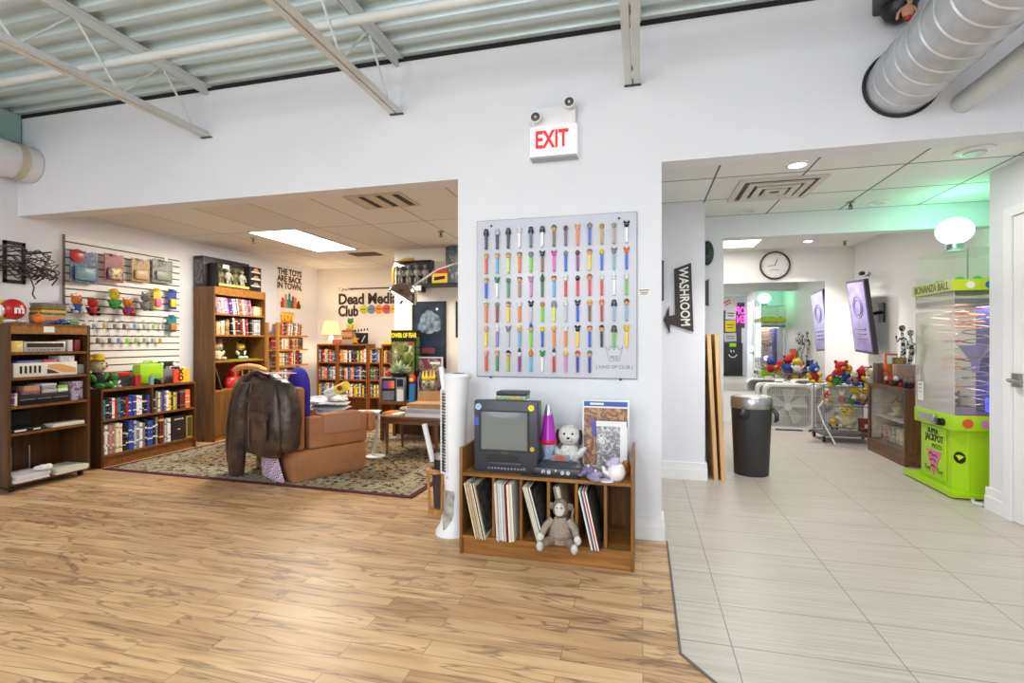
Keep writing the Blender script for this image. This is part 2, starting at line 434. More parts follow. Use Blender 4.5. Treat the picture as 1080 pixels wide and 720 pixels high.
# walls
def wall(name, boxes, m=white_wall):
    mb = MB(m)
    for b in boxes: mb.box(*b)
    return struct(name, mb)
HB = 2.285
wall('wall_left', [(LXW-.12, LXW, FYW, BKY+.1, 0, 3.35)])
wall('wall_main', [(LXW, -1.197, DY, DY+.15, HB, 3.2), (-1.197, .11, DY, DY+.15, 0, 3.2), (.11, 2.4, DY, DY+.15, HB, 3.2), (2.4, RXW, DY, DY+.15, 0, 3.2)])
wall('wall_back', [(LXW, -3.2, BKY, BKY+.1, 0, 2.6)], club_wall)
wall('wall_club', [(-3.17, -.2, 6.1, BKY+.1, 0, 2.6)], club_wall)
wall('wall_divider', [(-.2, -.1, DY+.15, 6.1, 0, 2.6)])
wall('wall_washroom', [(-.1, .52, 4.67, 5.38, 0, 2.55)])
wall('wall_jamb', [(.52, .75, 5.23, 5.38, 0, 2.55)])
wall('wall_header', [(.75, 2.9, 5.23, 5.38, 2.19, 2.6)])
wall('wall_right', [(2.4, 2.5, DY+.15, 4.37, 0, 2.5), (2.5, 2.9, 4.27, 4.37, 0, 2.5)])
wall('wall_arcade_right', [(2.9, 3.0, 4.27, 8.3, 0, 2.7)], arc_wall)
wall('wall_arcade_back', [(-.2, 2.9, 8.17, 8.3, 0, 2.7)], arc_wall)
wall('wall_arcade_left', [(-.2, -.1, 5.38, 8.17, 0, 2.7)], arc_wall)
wall('wall_front', [(LXW, RXW, FYW-.1, FYW, 0, .5), (LXW, RXW, FYW-.1, FYW, 2.6, 3.35), (LXW, -4.6, FYW-.1, FYW, .5, 2.6), (-1.6, -1.3, FYW-.1, FYW, .5, 2.6), (1.8, RXW, FYW-.1, FYW, .5, 2.6)])
wall('wall_side', [(RXW, RXW+.1, FYW-.1, DY+.15, 0, 3.35)])
# storefront windows behind the camera
pane = glass('window_glass')
for k, (x0, x1) in enumerate(((-4.6, -1.6), (-1.3, 1.8))):
    w = MB(mat('window_frame_metal', (60, 60, 64), .4, .6))
    for b in ((x0, x1, -3.08, -3.02, .5, .56), (x0, x1, -3.08, -3.02, 2.54, 2.6), (x0, x0+.06, -3.08, -3.02, .56, 2.54), (x1-.06, x1, -3.08, -3.02, .56, 2.54), ((x0+x1)/2-.03, (x0+x1)/2+.03, -3.08, -3.02, .56, 2.54)): w.box(*b)
    w.use(pane).box(x0+.06, x1-.06, -3.055, -3.045, .56, 2.54)
    struct('window_%d' % (k+1), w)
# ribbed steel deck
dk = MB(deck_paint); prof = []
y = FYW
while y < DY:
    for q, z in ((0, 3.15), (.045, 3.15), (.06, 3.19), (.135, 3.19), (.15, 3.15)):
        if q < .15: prof.append((min(y+q, DY), z))
    y += .15
prof.append((DY, 3.15))
poly = prof+[(DY, 3.26), (FYW, 3.26)]
dk.prism(poly, LXW, RXW, 'yz'); struct('ceiling', dk)
gp = MB(black_gap).box(LXW+.005, RXW-.005, DY-.012, DY-.001, 3.122, 3.149); struct('trim_2', gp)
# club drop ceiling, corridor and arcade ceilings
struct('ceiling', MB(ceiling_tile('club_ceiling_tile', (234, 232, 230), (180, 170, 158), .61, 1.22, .27, .2)).box(LXW, -.2, DY+.15, BKY, 2.4, 2.45))
struct('ceiling', MB(ceiling_tile('corridor_ceiling_tile', (240, 239, 238), (120, 118, 118), .61, .61, .1, .28)).box(-.1, 2.9, DY+.15, 5.23, 2.4, 2.45))
struct('ceiling', MB(mat('arcade_ceiling_paint', (238, 236, 234), .7)).box(-.1, 2.9, 5.38, 8.17, 2.55, 2.62))
# baseboards
def bb(name, boxes):
    mb = MB(trim_white)
    for (x0, x1, y0, y1, h) in boxes:
        mb.box(x0, x1, y0, y1, 0.001, h)
        e = .006
        mb.box(x0-e*(x1-x0 < .05), x1+e*(x1-x0 < .05), y0-e*(y1-y0 < .05), y1+e*(y1-y0 < .05), 0.001, h*.62)
    return struct(name, mb)
bb('baseboard_main', [(-1.2, .125, DY-.015, DY-.001, .13), (.111, .125, DY-.001, DY+.15, .13)])
bb('baseboard_washroom', [(-.1, .536, 4.654, 4.669, .15), (.521, .536, 4.669, 5.225, .15)])
bb('baseboard_right', [(2.384, 2.399, 4.19, 4.386, .16), (2.399, 2.44, 4.371, 4.386, .16)])
bb('baseboard_arcade', [(-.1, 2.88, 8.154, 8.169, .1)])
# right hand door
dr = MB(trim_white)
dr.box(2.39, 2.4, 3.36, 4.11, .004, 2.03)
for (y0, y1, z0, z1) in ((3.46, 4.0, .2, .95), (3.46, 4.0, 1.12, 1.9)):
    dr.box(2.382, 2.39, y0, y1, z0, z1, .006)
d = struct('door_1', dr)
cs = MB(trim_white); cs.box(2.375, 2.399, 4.115, 4.185, .001, 2.1); cs.box(2.375, 2.399, 3.36, 4.115, 2.035, 2.1); part(d, 'door_casing', cs)
cs = MB(mat('door_gap', (70, 72, 78), .6)); cs.box(2.393, 2.3995, 4.11, 4.115, .004, 2.03); part(d, 'door_gap', cs)
hd = MB(mat('brushed_nickel', (150, 148, 142), .3, .9))
hd.box(2.366, 2.389, 4.025, 4.085, .90, .99); hd.tube([(2.37, 4.055, .945), (2.325, 4.055, .945), (2.32, 4.04, .945), (2.32, 3.92, .94)], .011); part(d, 'door_handle', hd)
hg = MB(mat('copper_mark', (196, 120, 70), .5)).tube([(2.388, 3.99, 1.815), (2.388, 3.955, 1.82), (2.388, 3.93, 1.815)], .004, 6); part(d, 'wall_hook', hg)
# ---------------------------------------------------------------- roof steel
def joist(x, label):
    t = thing('roof_joist', label, 'joist', (x, .1, 2.765), 0, 'open web roof joists')
    y0, y1 = FYW+.02-.1, DY-.003-.1
    a = MB(steel_white)
    for s in (-1, 1):
        a.box(s*.028-.022, s*.028+.022, y0, y1, .375, .381); a.box(s*.008-.003, s*.008+.003, y0, y1, .325, .375)
    part(t, 'top_chord', a)
    a = MB(steel_white)
    for s in (-1, 1):
        a.box(s*.026-.02, s*.026+.02, y0, y1-.0, 0, .006); a.box(s*.008-.003, s*.008+.003, y0, y1, .006, .045)
    part(t, 'bottom_chord', a)
    k = 0; y = y1-.12
    while y > y0+.5:
        w = MB(steel_white); w.tube([(0, y, .03), (0, y-.26, .345)], .008, 6); part(t, 'web_rod', w)
        w = MB(steel_white); w.tube([(0, y-.27, .345), (0, y-.54, .03)], .008, 6); part(t, 'web_rod', w)
        y -= .56
    a = MB(mat('dark_steel', (70, 70, 72), .5, .4)).box(-.05, .05, y1-.02, y1, -.005, -.0005); part(t, 'bearing_plate', a)
    return t
joist(-3.24, 'white open web roof joist nearest the left wall')
joist(-1.64, 'white open web roof joist ending above the club opening')
joist(-.06, 'white roof joist seen end on above the EXIT sign')
pp = MB(steel_white).tube([(LXW+.01, 2.44, 2.93), (RXW-.01, 2.44, 2.93)], .026, 12)
solo('ceiling_pipe', pp, 'thin white pipe running across the roof joists', 'pipe')
cd = MB(steel_white).tube([LX(4, -12, -4.2), LX(14, 8, -4.2), LX(18, 24, -4.2), LX(13, 40, -4.2), LX(2, 52, -4.2)], .012, 8)
solo('conduit', cd, 'bent grey conduit below the deck in the top left corner', 'conduit')
# ducts
galv = mat('galvanised_duct', (206, 209, 214), .36, .45, noise=(9, .1), bump=(14, .05))
t = thing('spiral_duct', 'large shiny spiral air duct entering the wall at top right', 'duct', (1.356, 1.3, 2.395))
a = MB(galv); pr = []
y0, y1 = -1.3, DY-.004-1.3
z = 0
while z < y1-y0:
    pr += [(.17, z), (.17, z+.093), (.176, z+.098), (.176, z+.104), (.17, z+.109)]; z += .115
pr = [(r, min(q, y1-y0)) for r, q in pr]
a.lathe([(r, -(q)) for r, q in pr], (0, y0, .205), 40, 'y', cap=False); part(t, 'duct_pipe', a)
a = MB(mat('duct_gasket', (40, 40, 44), .7)); a.lathe([(.177, 0), (.187, 0), (.187, .012), (.177, .012)], (0, y1-.001, .205), 40, 'y', cap=False); part(t, 'gasket', a)
a = MB(steel_white).tube([(1.635, -1.0, 2.46), (1.635, DY-.004, 2.46)], .052, 20)
solo('drain_pipe', a, 'slim white painted pipe entering the wall right of the spiral duct', 'pipe')
t = thing('insulated_duct', 'white wrapped duct along the upper left wall', 'duct', (LXW+.17, 1.6, 2.55))
a = MB(mat('duct_wrap', (226, 226, 226), .55, noise=(4, .06))); a.lathe([(.15, 0), (.15, 1.1), (.154, 1.1), (.154, 1.14), (.15, 1.14), (.15, 1.59)], (0, 1.594, .155), 28, 'y'); part(t, 'duct_pipe', a)
a = MB(mat('tan_tape', (196, 184, 160), .6)); a.lathe([(.1545, 0), (.1545, .06)], (0, 1.5, .155), 28, 'y', cap=False); part(t, 'tape_band', a)
# greenish beam along the left wall above the duct
a = MB(mat('green_beam_paint', (150, 178, 172), .5)).box(LXW+.003, LXW+.06, FYW+.02, DY-.014, 2.86, 3.145)
struct('trim_3', a)
# ================================================================ CLUB ROOM
oak = wood('oak_veneer', (176, 120, 50), (130, 82, 28), 'y')
oak_v = wood('oak_veneer_upright', (128, 86, 36), (90, 57, 20), 'z')
dark_oak = wood('dark_walnut_veneer', (138, 88, 36), (95, 57, 20), 'y')
dark_oak_v = wood('dark_walnut_upright', (102, 63, 27), (66, 39, 16), 'z')
pine_v = wood('golden_pine_upright', (206, 150, 70), (172, 112, 46), 'z')
pine = wood('golden_pine', (206, 150, 70), (172, 112, 46), 'y')
black_pl = mat('black_plastic', (22, 22, 24), .38)
grey_pl = mat('grey_plastic', (120, 122, 128), .45)
white_pl = mat('white_plastic', (236, 236, 238), .35)
chrome = mat('chrome', (225, 225, 228), .08, 1.0)
steel = mat('satin_steel', (176, 176, 178), .28, .95)
paper = mat('paper_white', (236, 234, 228), .7)
# --- rug
def rug_mat(name, stops):
    m = bpy.data.materials.new(name); m.use_nodes = True
    nt = m.node_tree; b = nt.nodes['Principled BSDF']; N = nt.nodes.new; L = nt.links.new
    b.inputs['Roughness'].default_value = .95; b.inputs['Specular IOR Level'].default_value = .1
    tc = N('ShaderNodeTexCoord')
    v = N('ShaderNodeTexVoronoi'); v.inputs['Scale'].default_value = 15; L(tc.outputs['Object'], v.inputs['Vector'])
    n = N('ShaderNodeTexNoise'); n.inputs['Scale'].default_value = 34; n.inputs['Detail'].default_value = 3; n.inputs['Distortion'].default_value = 1.5; L(tc.outputs['Object'], n.inputs['Vector'])
    a = N('ShaderNodeMath'); a.operation = 'MULTIPLY_ADD'; a.inputs[1].default_value = .55; L(v.outputs['Distance'], a.inputs[0]); L(n.outputs['Fac'], a.inputs[2])
    r = ramp(nt, stops, True)
    L(a.outputs[0], r.inputs[0]); L(r.outputs[0], b.inputs['Base Color'])
    bp = N('ShaderNodeBump'); bp.inputs['Strength'].default_value = .3; bp.inputs['Distance'].default_value = .004; L(n.outputs['Fac'], bp.inputs['Height']); L(bp.outputs[0], b.inputs['Normal'])
    return m
rugm = rug_mat('oriental_rug_field', [(0, (46, 40, 40)), (.6, (42, 38, 40)), (.68, (94, 84, 68)), (.76, (150, 138, 108)), (.86, (134, 112, 84)), (.96, (104, 50, 48))])
rugb = rug_mat('oriental_rug_border', [(0, (46, 42, 42)), (.55, (44, 41, 42)), (.63, (104, 94, 78)), (.7, (158, 148, 124)), (.84, (172, 162, 138)), (.98, (104, 54, 52))])
maroon_f = mat('maroon_wool', (92, 34, 40), .95, noise=(60, .3)); sand_f = mat('sand_wool', (166, 154, 126), .95, noise=(70, .45))
t = thing('oriental_rug', 'large patterned oriental rug with maroon border in the club room', 'rug', (-3.27, 4.83, 0.0005), math.radians(-1.6))
hx, hy = 1.6, 1.22
part(t, 'woven_field', MB(rugm).box(-hx+.33, hx-.33, -hy+.33, hy-.33, 0, .008)); bq = MB(rugb)
for (x0, x1, y0, y1) in ((-hx+.05, hx-.05, -hy+.05, -hy+.33), (-hx+.05, hx-.05, hy-.33, hy-.05), (-hx+.05, -hx+.33, -hy+.33, hy-.33), (hx-.33, hx-.05, -hy+.33, hy-.33)): bq.box(x0, x1, y0, y1, 0, .008)
part(t, 'main_border', bq)
b = MB(maroon_f)
for (x0, x1, y0, y1) in ((-hx, hx, -hy, -hy+.05), (-hx, hx, hy-.05, hy), (-hx, -hx+.05, -hy+.05, hy-.05), (hx-.05, hx, -hy+.05, hy-.05)): b.box(x0, x1, y0, y1, 0, .008)
part(t, 'border', b)
b = MB(sand_f)
for q, w in ((.09, .03), (.33, .035)):
    X, Y = hx-q, hy-q
    for (x0, x1, y0, y1) in ((-X, X, -Y, -Y+w), (-X, X, Y-w, Y), (-X, -X+w, -Y+w, Y-w), (X-w, X, -Y+w, Y-w)): b.box(x0, x1, y0, y1, .008, .0086)
part(t, 'guard_stripe', b)
RUGZ = .0105
# --- shelving on the left wall faces +x : local x runs along +y, local -y faces +x
RZ = PI/2
def case(name, label, O, w, d, h, shelves, m, mv, kick=.07, top_over=0, side_t=.02, back=True, rz=RZ, cat='bookcase', castor=0, mid=None):
    t = thing(name, label, cat, O, rz)
    z0 = castor
    a = MB(mv).box(0, side_t, 0, d, z0, h); part(t, 'side_panel', a)
    a = MB(mv).box(w-side_t, w, 0, d, z0, h); part(t, 'side_panel', a)
    a = MB(m).box(side_t, w-side_t, 0, d, h-.022, h); part(t, 'top_board', a)
    if back: part(t, 'back_panel', MB(mv).box(side_t, w-side_t, d-.008, d, z0, h-.022))
    for z in shelves:
        part(t, 'shelf', MB(m).box(side_t, w-side_t, .004, d-.008, z-.02, z))
    if kick: part(t, 'kick_board', MB(m).box(side_t, w-side_t, .02, .036, z0, z0+kick))
    if mid: part(t, 'divider', MB(mv).box(w/2-.009, w/2+.009, .004, d-.008, mid[0], mid[1]))
    return t
# tape: local->world for that frame is x_world = O.x - y_local, y_world = O.y + x_local
# --- tall bookcase with cupboard
TB = Vector((-4.94, 4.97, 0.0)); TBW = .85; TBD = .3
TB.z = RUGZ*0
t = case('tall_bookcase', 'tall brown bookcase with cupboard doors below, boxed toys on top', TB, TBW, TBD, 1.86, (.612, .965, 1.283, 1.54), oak, oak_v, kick=.06)
part(t, 'top_rail', MB(oak).box(.02, TBW-.02, .001, .018, 1.765, 1.838))
for k in range(2):
    x0 = .021+k*.406
    dr_ = MB(oak_v).box(x0, x0+.402, .001, .018, .065, .588); dd = part(t, 'door', dr_)
    hx_ = x0+.345 if k == 0 else x0+.057
    part(dd, 'door_handle', MB(mat('dark_pull', (40, 30, 24), .4)).box(hx_-.006, hx_+.006, -.014, .001, .43, .52, .003))
def onTB(x, y, z): return Vector((TB.x-y, TB.y+x, z))
vids = ['white', 'cream', 'pink', 'silver', 'red', 'blue', 'tan', 'purple', 'grey']
bookrow('video_case', 'video case', 'on top shelf of tall bookcase', onTB(.03, .02, 1.54), RZ, .62, (.19, .2), (.02, .026), .12, vids, 'videos on the tall bookcase top shelf', lean=.18*-1)
bookrow('paperback', 'small paperback', 'ending the top shelf of tall bookcase', onTB(.67, .02, 1.54), RZ, .15, (.11, .12), (.016, .022), .1, ['white', 'orange', 'cream', 'red'], 'paperbacks ending the top shelf')
bookrow('video_case', 'tape case', 'on second shelf of tall bookcase', onTB(.28, .02, 1.283), RZ, .3, (.2, .21), (.024, .03), .12, ['tan', 'maroon', 'white', 'red', 'black', 'orange'], 'tapes on the tall bookcase second shelf', lean=-.1)
bookrow('video_case', 'tall case', 'of set ending second shelf of tall bookcase', onTB(.61, .02, 1.283), RZ, .2, (.2, .205), (.026, .03), .12, ['blue', 'navy', 'silver', 'grey'], 'set of cases ending the second shelf')
# generic plush toy ---------------------------------------------------------
def fur(name, rgb): return mat(name, rgb, .9, bump=(120, .5), noise=(40, .12))
eye_black = mat('eye_black', (12, 12, 14), .2)
def plush(name, label, loc, rz, size, body, head=None, ears='round', ear=None, limb=None, muzzle=None, group=None, cat='soft toy', hat=None):
    head = head or body; limb = limb or body; ear = ear or head
    t = thing(name, label, cat, loc, rz, group); s = size
    b = MB(body).ell((0, 0, .24*s), (.2*s, .17*s, .24*s)); part(t, 'body', b)
    for q in (-1, 1):
        part(t, 'arm', MB(limb).ell((q*.22*s, -.06*s, .3*s), (.07*s, .08*s, .15*s), 8, 6, Matrix.Rotation(q*.7, 3, 'Y')))
        part(t, 'leg', MB(limb).ell((q*.15*s, -.18*s, .08*s), (.085*s, .17*s, .08*s), 8, 6))
    h = MB(head).ell((0, -.03*s, .62*s), (.21*s, .19*s, .2*s)); hd = part(t, 'head', h)
    for q in (-1, 1):
        if ears == 'round': e = MB(ear).ell((q*.17*s, 0, .79*s), (.07*s, .04*s, .07*s), 8, 6)
        elif ears == 'floppy': e = MB(ear).ell((q*.21*s, -.02*s, .58*s), (.045*s, .07*s, .15*s), 8, 6)
        else: e = MB(ear).lathe([(.06*s, 0), (.03*s, .1*s), (.004*s, .16*s)], (q*.12*s, 0, .76*s), 8)
        part(hd, 'ear', e)
        part(hd, 'eye', MB(eye_black).ell((q*.075*s, -.205*s, .67*s), .022*s, 8, 6))
    part(hd, 'muzzle', MB(muzzle or head).ell((0, -.2*s, .58*s), (.085*s, .07*s, .06*s), 8, 6))
    part(hd, 'nose', MB(eye_black).ell((0, -.265*s, .6*s), (.03*s, .02*s, .022*s), 8, 6))
    if hat:
        hm = MB(hat).lathe([(.26*s, 0), (.26*s, .02*s), (.17*s, .03*s), (.15*s, .14*s), (.05*s, .17*s)], (0, -.02*s, .77*s), 14); part(hd, 'hat', hm)
    return t
f_cream = fur('cream_fur', (226, 212, 176)); f_grey = fur('grey_fur', (128, 124, 120)); f_brown = fur('brown_fur', (112, 78, 50)); f_white = fur('white_fur', (238, 236, 232))
f_red = fur('red_fur', (196, 36, 34)); f_yellow = fur('yellow_fur', (232, 200, 50)); f_blue = fur('blue_fur', (44, 84, 170)); f_green = fur('green_fur', (66, 150, 60)); f_black = fur('black_fur', (30, 30, 32)); f_orange = fur('orange_fur', (226, 130, 50)); f_pink = fur('pink_fur', (220, 140, 150))
plush('plush_toy', 'cream plush toy in a grey hat on the tall bookcase', onTB(.2, .15, .966), RZ, .29, f_cream, f_cream, 'floppy', hat=f_grey)
plush('plush_toy', 'yellow toy in a wide black hat on the tall bookcase', onTB(.58, .16, .972), RZ, .26, f_black, f_yellow, 'round', muzzle=f_yellow, limb=f_white, hat=f_black)
a = MB(mat('lime_board', (130, 190, 50), .5)).box(0, .5, 0, .14, 0, .0055, .002); solo('play_mat', a, 'thin lime green tray under the toys on the tall bookcase', 'tray', loc=onTB(.31, .06, .9651), rz=RZ)
t = thing('toy_figure', 'red toy robot bust with blue chest on the tall bookcase', 'toy', onTB(.46, .15, .613), RZ)
redp = mat('red_plastic', (190, 32, 34), .3); bluep = mat('blue_plastic', (40, 90, 170), .3)
part(t, 'body', MB(redp).loft([(0, 0, 0, .12, .08), (0, 0, .06, .14, .085), (0, 0, .12, .12, .07), (0, 0, .145, .05, .045)], 14))
part(t, 'head', MB(redp).ell((0, 0, .215), (.07, .07, .085)))
part(t, 'chest_plate', MB(bluep).ell((0, -.06, .04), (.075, .045, .04)))
part(t, 'visor', MB(mat('pale_visor', (230, 230, 225), .3)).box(-.04, .04, -.073, -.05, .215, .24, .006))
t = thing('photo_frame', 'silver edged frame leaning inside the tall bookcase', 'frame', onTB(.135, .12, .614), RZ)
a = MB(black_pl); a.M = Matrix.Rotation(-.36, 4, 'Y'); a.box(0, .012, -.09, .09, 0, .27); part(t, 'picture_board', a)
a = MB(steel); a.M = Matrix.Rotation(-.36, 4, 'Y'); a.box(.012, .02, -.095, -.08, 0, .27).box(.012, .02, .08, .095, 0, .27).box(.012, .02, -.08, .08, .255, .27); part(t, 'frame_edge', a)
for k, (c, xx) in enumerate((('cream', .07), ('white', .14), ('black', .21))):
    solo('toy_box', MB(art('artbox_%s' % c, [C[c], C['tan'], C[c], C['grey']], 20, seed=k)).box(0, .055, 0, .12, 0, .15+.02*k, .003), c+' small box at the left end of tall bookcase second shelf', 'box', 'small boxes on the second shelf', loc=onTB(xx, .03, 1.284), rz=RZ)
# boxes on top of the tall bookcase
def onTop(x, y): return onTB(x, y, 1.861)
t = thing('toy_box', 'large black display box behind others on tall bookcase', 'box', onTop(-.0, .16), RZ)
part(t, 'carton', MB(mat('black_card', (26, 26, 28), .4, noise=(6, .4, (60, 58, 54)))).box(0, .74, 0, .135, 0, .37, .002))
part(t, 'figure_print', MB(art('dark_print', [(26, 26, 28), (60, 60, 62), (120, 118, 112), (30, 30, 30)], 14, seed=3)).box(-.0015, -.0003, .01, .125, .03, .33))
t = thing('figure_box', 'black window box with four pale armoured action figures inside', 'box', onTop(.06, .0), RZ)
part(t, 'carton', MB(black_pl).box(0, .012, 0, .14, 0, .29).box(.5, .512, 0, .14, 0, .29).box(.012, .5, .05, .14, .278, .29).box(.012, .5, 0, .14, 0, .012).box(.012, .5, .09, .14, .012, .278)); part(t, 'backing_card', MB(mat('backing_olive', (96, 92, 70), .6, noise=(14, .5, (40, 40, 36)))).box(.0125, .4995, .085, .0895, .0125, .2775))
part(t, 'window', MB(pane).box(.013, .499, .003, .005, .013, .277))
pale = mat('pale_figure', (206, 204, 186), .5, noise=(30, .4)); olive = mat('olive_figure', (140, 132, 84), .5, noise=(30, .4))
for k in range(4):
    fx = .085+k*.112; g = MB(pale if k % 2 else olive); g.M = Matrix.Translation((0, -.025, 0))
    g.ell((fx, .065, .15), (.032, .024, .05)).ell((fx, .065, .22), .022)
    for q in (-1, 1):
        g.tube([(fx+q*.03, .065, .185), (fx+q*.045, .055, .14), (fx+q*.04, .045, .1)], .011, 6).tube([(fx+q*.015, .065, .11), (fx+q*.022, .06, .06), (fx+q*.024, .055, .016)], .014, 6)
    part(t, 'figure', g)
part(t, 'price_card', MB(paper).box(.07, .17, -.002, -.0003, .23, .275))
part(t, 'base_strip', MB(art('gold_strip', [(120, 100, 50), (210, 190, 100), (60, 50, 30)], 40)).box(.013, .499, -.002, -.0003, .014, .045))
t = thing('model_box', 'dark spiral edged car model box at right on tall bookcase', 'box', onTop(.585, .0), RZ)
part(t, 'carton', MB(black_pl).box(0, .2, .012, .13, 0, .315, .002))
for z in (.06, .15, .24):
    part(t, 'shelf_strip', MB(mat('cream_strip', (222, 214, 196), .5)).box(.02, .18, .006, .0115, z, z+.016))
    part(t, 'toy_car', MB(mat('car_tan%d' % int(z*100), (150+int(z*200), 140, 120), .4)).box(.05, .15, .0, .0115, z+.018, z+.038, .006).box(.075, .125, .001, .0115, z+.036, z+.055, .006))
part(t, 'badge', MB(mat('orange_badge', (214, 90, 40), .4)).prism([(.075, .3), (.125, .3), (.135, .28), (.1, .262), (.065, .28)], .004, .0115, 'xz'))
# small cards hung on the wall beyond the tall bookcase
for k, (z, c) in enumerate(((1.02, 'red'), (.74, 'green'))):
    t = thing('figure_card', 'carded grey figure with %s header hung beside tall bookcase' % c, 'toy', (LXW+.004, 5.95, z), RZ)
    part(t, 'card', MB(paper).box(-.06, .06, -.006, -.001, 0, .23)); part(t, 'header', MB(solid(c)).box(-.06, .06, -.009, -.0065, .19, .23))
    part(t, 'blister', MB(pale).ell((0, -.03, .1), (.03, .022, .07)))
# --- low bookcase
LB = Vector((-4.94, 3.67, 0.0)); LBW = 1.05; LBD = .29
t = case('low_bookcase', 'low dark brown two-shelf bookcase under the slatwall', LB, LBW, LBD, .745, (.117, .455), dark_oak, dark_oak_v, kick=.095, mid=(.455, .723))
def onLB(x, y, z): return Vector((LB.x-y, LB.y+x, z))
dvd = ['blue', 'black', 'white', 'grey', 'navy', 'cream', 'black', 'teal', 'red']
bookrow('video_case', 'video case', 'on upper left shelf of low bookcase', onLB(.03, .02, .455), RZ, .48, (.185, .2), (.022, .032), .11, dvd, 'videos on the low bookcase left half')
bookrow('video_case', 'video case', 'on upper right shelf of low bookcase', onLB(.545, .02, .455), RZ, .3, (.185, .22), (.022, .032), .11, dvd+['yellow'], 'videos on the low bookcase right half')
bookrow('video_box', 'chunky video box', 'at the far end of low bookcase upper shelf', onLB(.865, .02, .455), RZ, .16, (.2, .23), (.06, .075), .12, ['orange', 'yellow', 'maroon'], 'chunky boxes on the low bookcase')
bookrow('record_sleeve', 'tall sleeve', 'on lower shelf of low bookcase', onLB(.03, .02, .117), RZ, .2, (.27, .29), (.008, .016), .24, ['cream', 'white', 'grey', 'tan', 'pink'], 'tall sleeves on the low bookcase', cat='record')
bookrow('hardback_book', 'tall book', 'in the middle of lower shelf of low bookcase', onLB(.235, .02, .117), RZ, .37, (.235, .3), (.02, .034), .2, ['black', 'white', 'blue', 'grey', 'silver', 'black', 'white'], 'tall books on the low bookcase')
solo('hardback_book', MB(MATS['spine_maroon_0']).box(0, .045, 0, .2, 0, .3), 'thick maroon book on the lower shelf of low bookcase', 'book', loc=onLB(.615, .02, .118), rz=RZ)
bookrow('record_sleeve', 'slim sleeve', 'beside the maroon book in low bookcase', onLB(.665, .02, .117), RZ, .1, (.24, .27), (.012, .022), .2, ['white', 'silver', 'grey'], 'slim sleeves by the maroon book', cat='record')
t = thing('hardback_book', 'black cover book facing out on low bookcase', 'book', onLB(.77, .03, .118), RZ)
part(t, 'cover', MB(mat('black_cover', (28, 24, 26), .4, noise=(25, .5, (50, 40, 40)))).box(0, .17, 0, .02, 0, .26)); part(t, 'title_marks', MB(paper).box(.03, .05, -.002, -.0002, .22, .232).box(.06, .08, -.002, -.0002, .22, .232).box(.09, .11, -.002, -.0002, .22, .232).box(.12, .14, -.002, -.0002, .22, .232).box(.07, .1, -.002, -.0002, .11, .12))
t = thing('picture_frame', 'small gold framed dark picture on low bookcase', 'frame', onLB(.95, .03, .118), RZ)
part(t, 'picture', MB(art('dark_portrait', [(40, 34, 26), (90, 80, 60), (30, 30, 30)], 20)).box(.012, .068, .006, .02, .012, .23))
part(t, 'frame_edge', MB(mat('gold_frame', (200, 168, 84), .4, .3)).box(0, .012, 0, .02, 0, .242).box(.068, .08, 0, .02, 0, .242).box(.012, .068, 0, .02, .23, .242).box(.012, .068, 0, .02, 0, .012))
ZB = .7455
plush('plush_toy', 'blond green-limbed plush doll at near end of low bookcase', onLB(.06, .14, ZB), RZ+.3, .36, f_black, f_cream, 'round', ear=f_yellow, limb=f_green, hat=f_yellow)
plush('plush_toy', 'small bright green plush lizard on low bookcase', onLB(.19, .09, ZB), RZ, .17, f_green, f_green, 'pointed', limb=f_white)
t = thing('game_box', 'dark game box with red lid on low bookcase', 'box', onLB(.24, .14, ZB), RZ)
part(t, 'carton', MB(mat('charcoal_card', (46, 44, 48), .5)).box(0, .15, 0, .1, 0, .11)); part(t, 'lid', MB(redp).box(-.004, .154, -.004, .104, .1105, .145, .003))
solo('tin', MB(redp).lathe([(.034, 0), (.034, .09), (.037, .092), (.037, .108), (.01, .112)], n=18), 'red lidded tin beside the lime toy case', 'tin', loc=onLB(.44, .11, ZB))
t = thing('toy_case', 'lime green plastic carry case on low bookcase', 'toy case', onLB(.48, .12, ZB), RZ)
limep = mat('lime_plastic', (158, 208, 36), .35)
part(t, 'shell', MB(limep).box(0, .28, 0, .12, 0, .22, .03)); part(t, 'panel', MB(mat('lime_panel', (140, 188, 40), .4)).box(.12, .25, -.006, .001, .05, .12, .003)); part(t, 'handle', MB(limep).tube([(.09, .06, .215), (.1, .06, .245), (.18, .06, .245), (.19, .06, .215)], .01))
t = thing('toy_camera', 'small black camera with silver lens on low bookcase', 'camera', onLB(.60, .045, ZB), RZ)
part(t, 'camera_body', MB(black_pl).box(0, .12, 0, .04, 0, .06, .006)); part(t, 'lens', MB(steel).cyl((.06, .0, .03), .02, .014, 'y')); part(t, 'plate', MB(steel).box(.015, .105, -.002, -.0002, .047, .056))
solo('jar', MB(mat('teal_jar', (110, 160, 170), .3)).lathe([(.022, 0), (.024, .07), (.018, .08), (.018, .1)], n=14), 'small teal jar before the lime case', 'jar', loc=onLB(.55, .055, ZB))
t = thing('boombox_toy', 'black and silver toy speaker with two round cones on low bookcase', 'toy', onLB(.77, .15, ZB), RZ)
part(t, 'cabinet', MB(grey_pl).box(0, .15, 0, .08, 0, .15, .006)); part(t, 'crossbar', MB(black_pl).box(-.02, .17, .02, .06, .18, .235, .01)); part(t, 'neck', MB(grey_pl).box(.05, .1, .02, .06, .15, .18))
for q in (.0, .15): part(t, 'cone', MB(paper).cyl((q, .02, .207), .018, .008, 'y'))
t = thing('annual_book', 'orange and yellow book with black XO lettering on low bookcase', 'book', onLB(.83, .07, ZB), RZ)
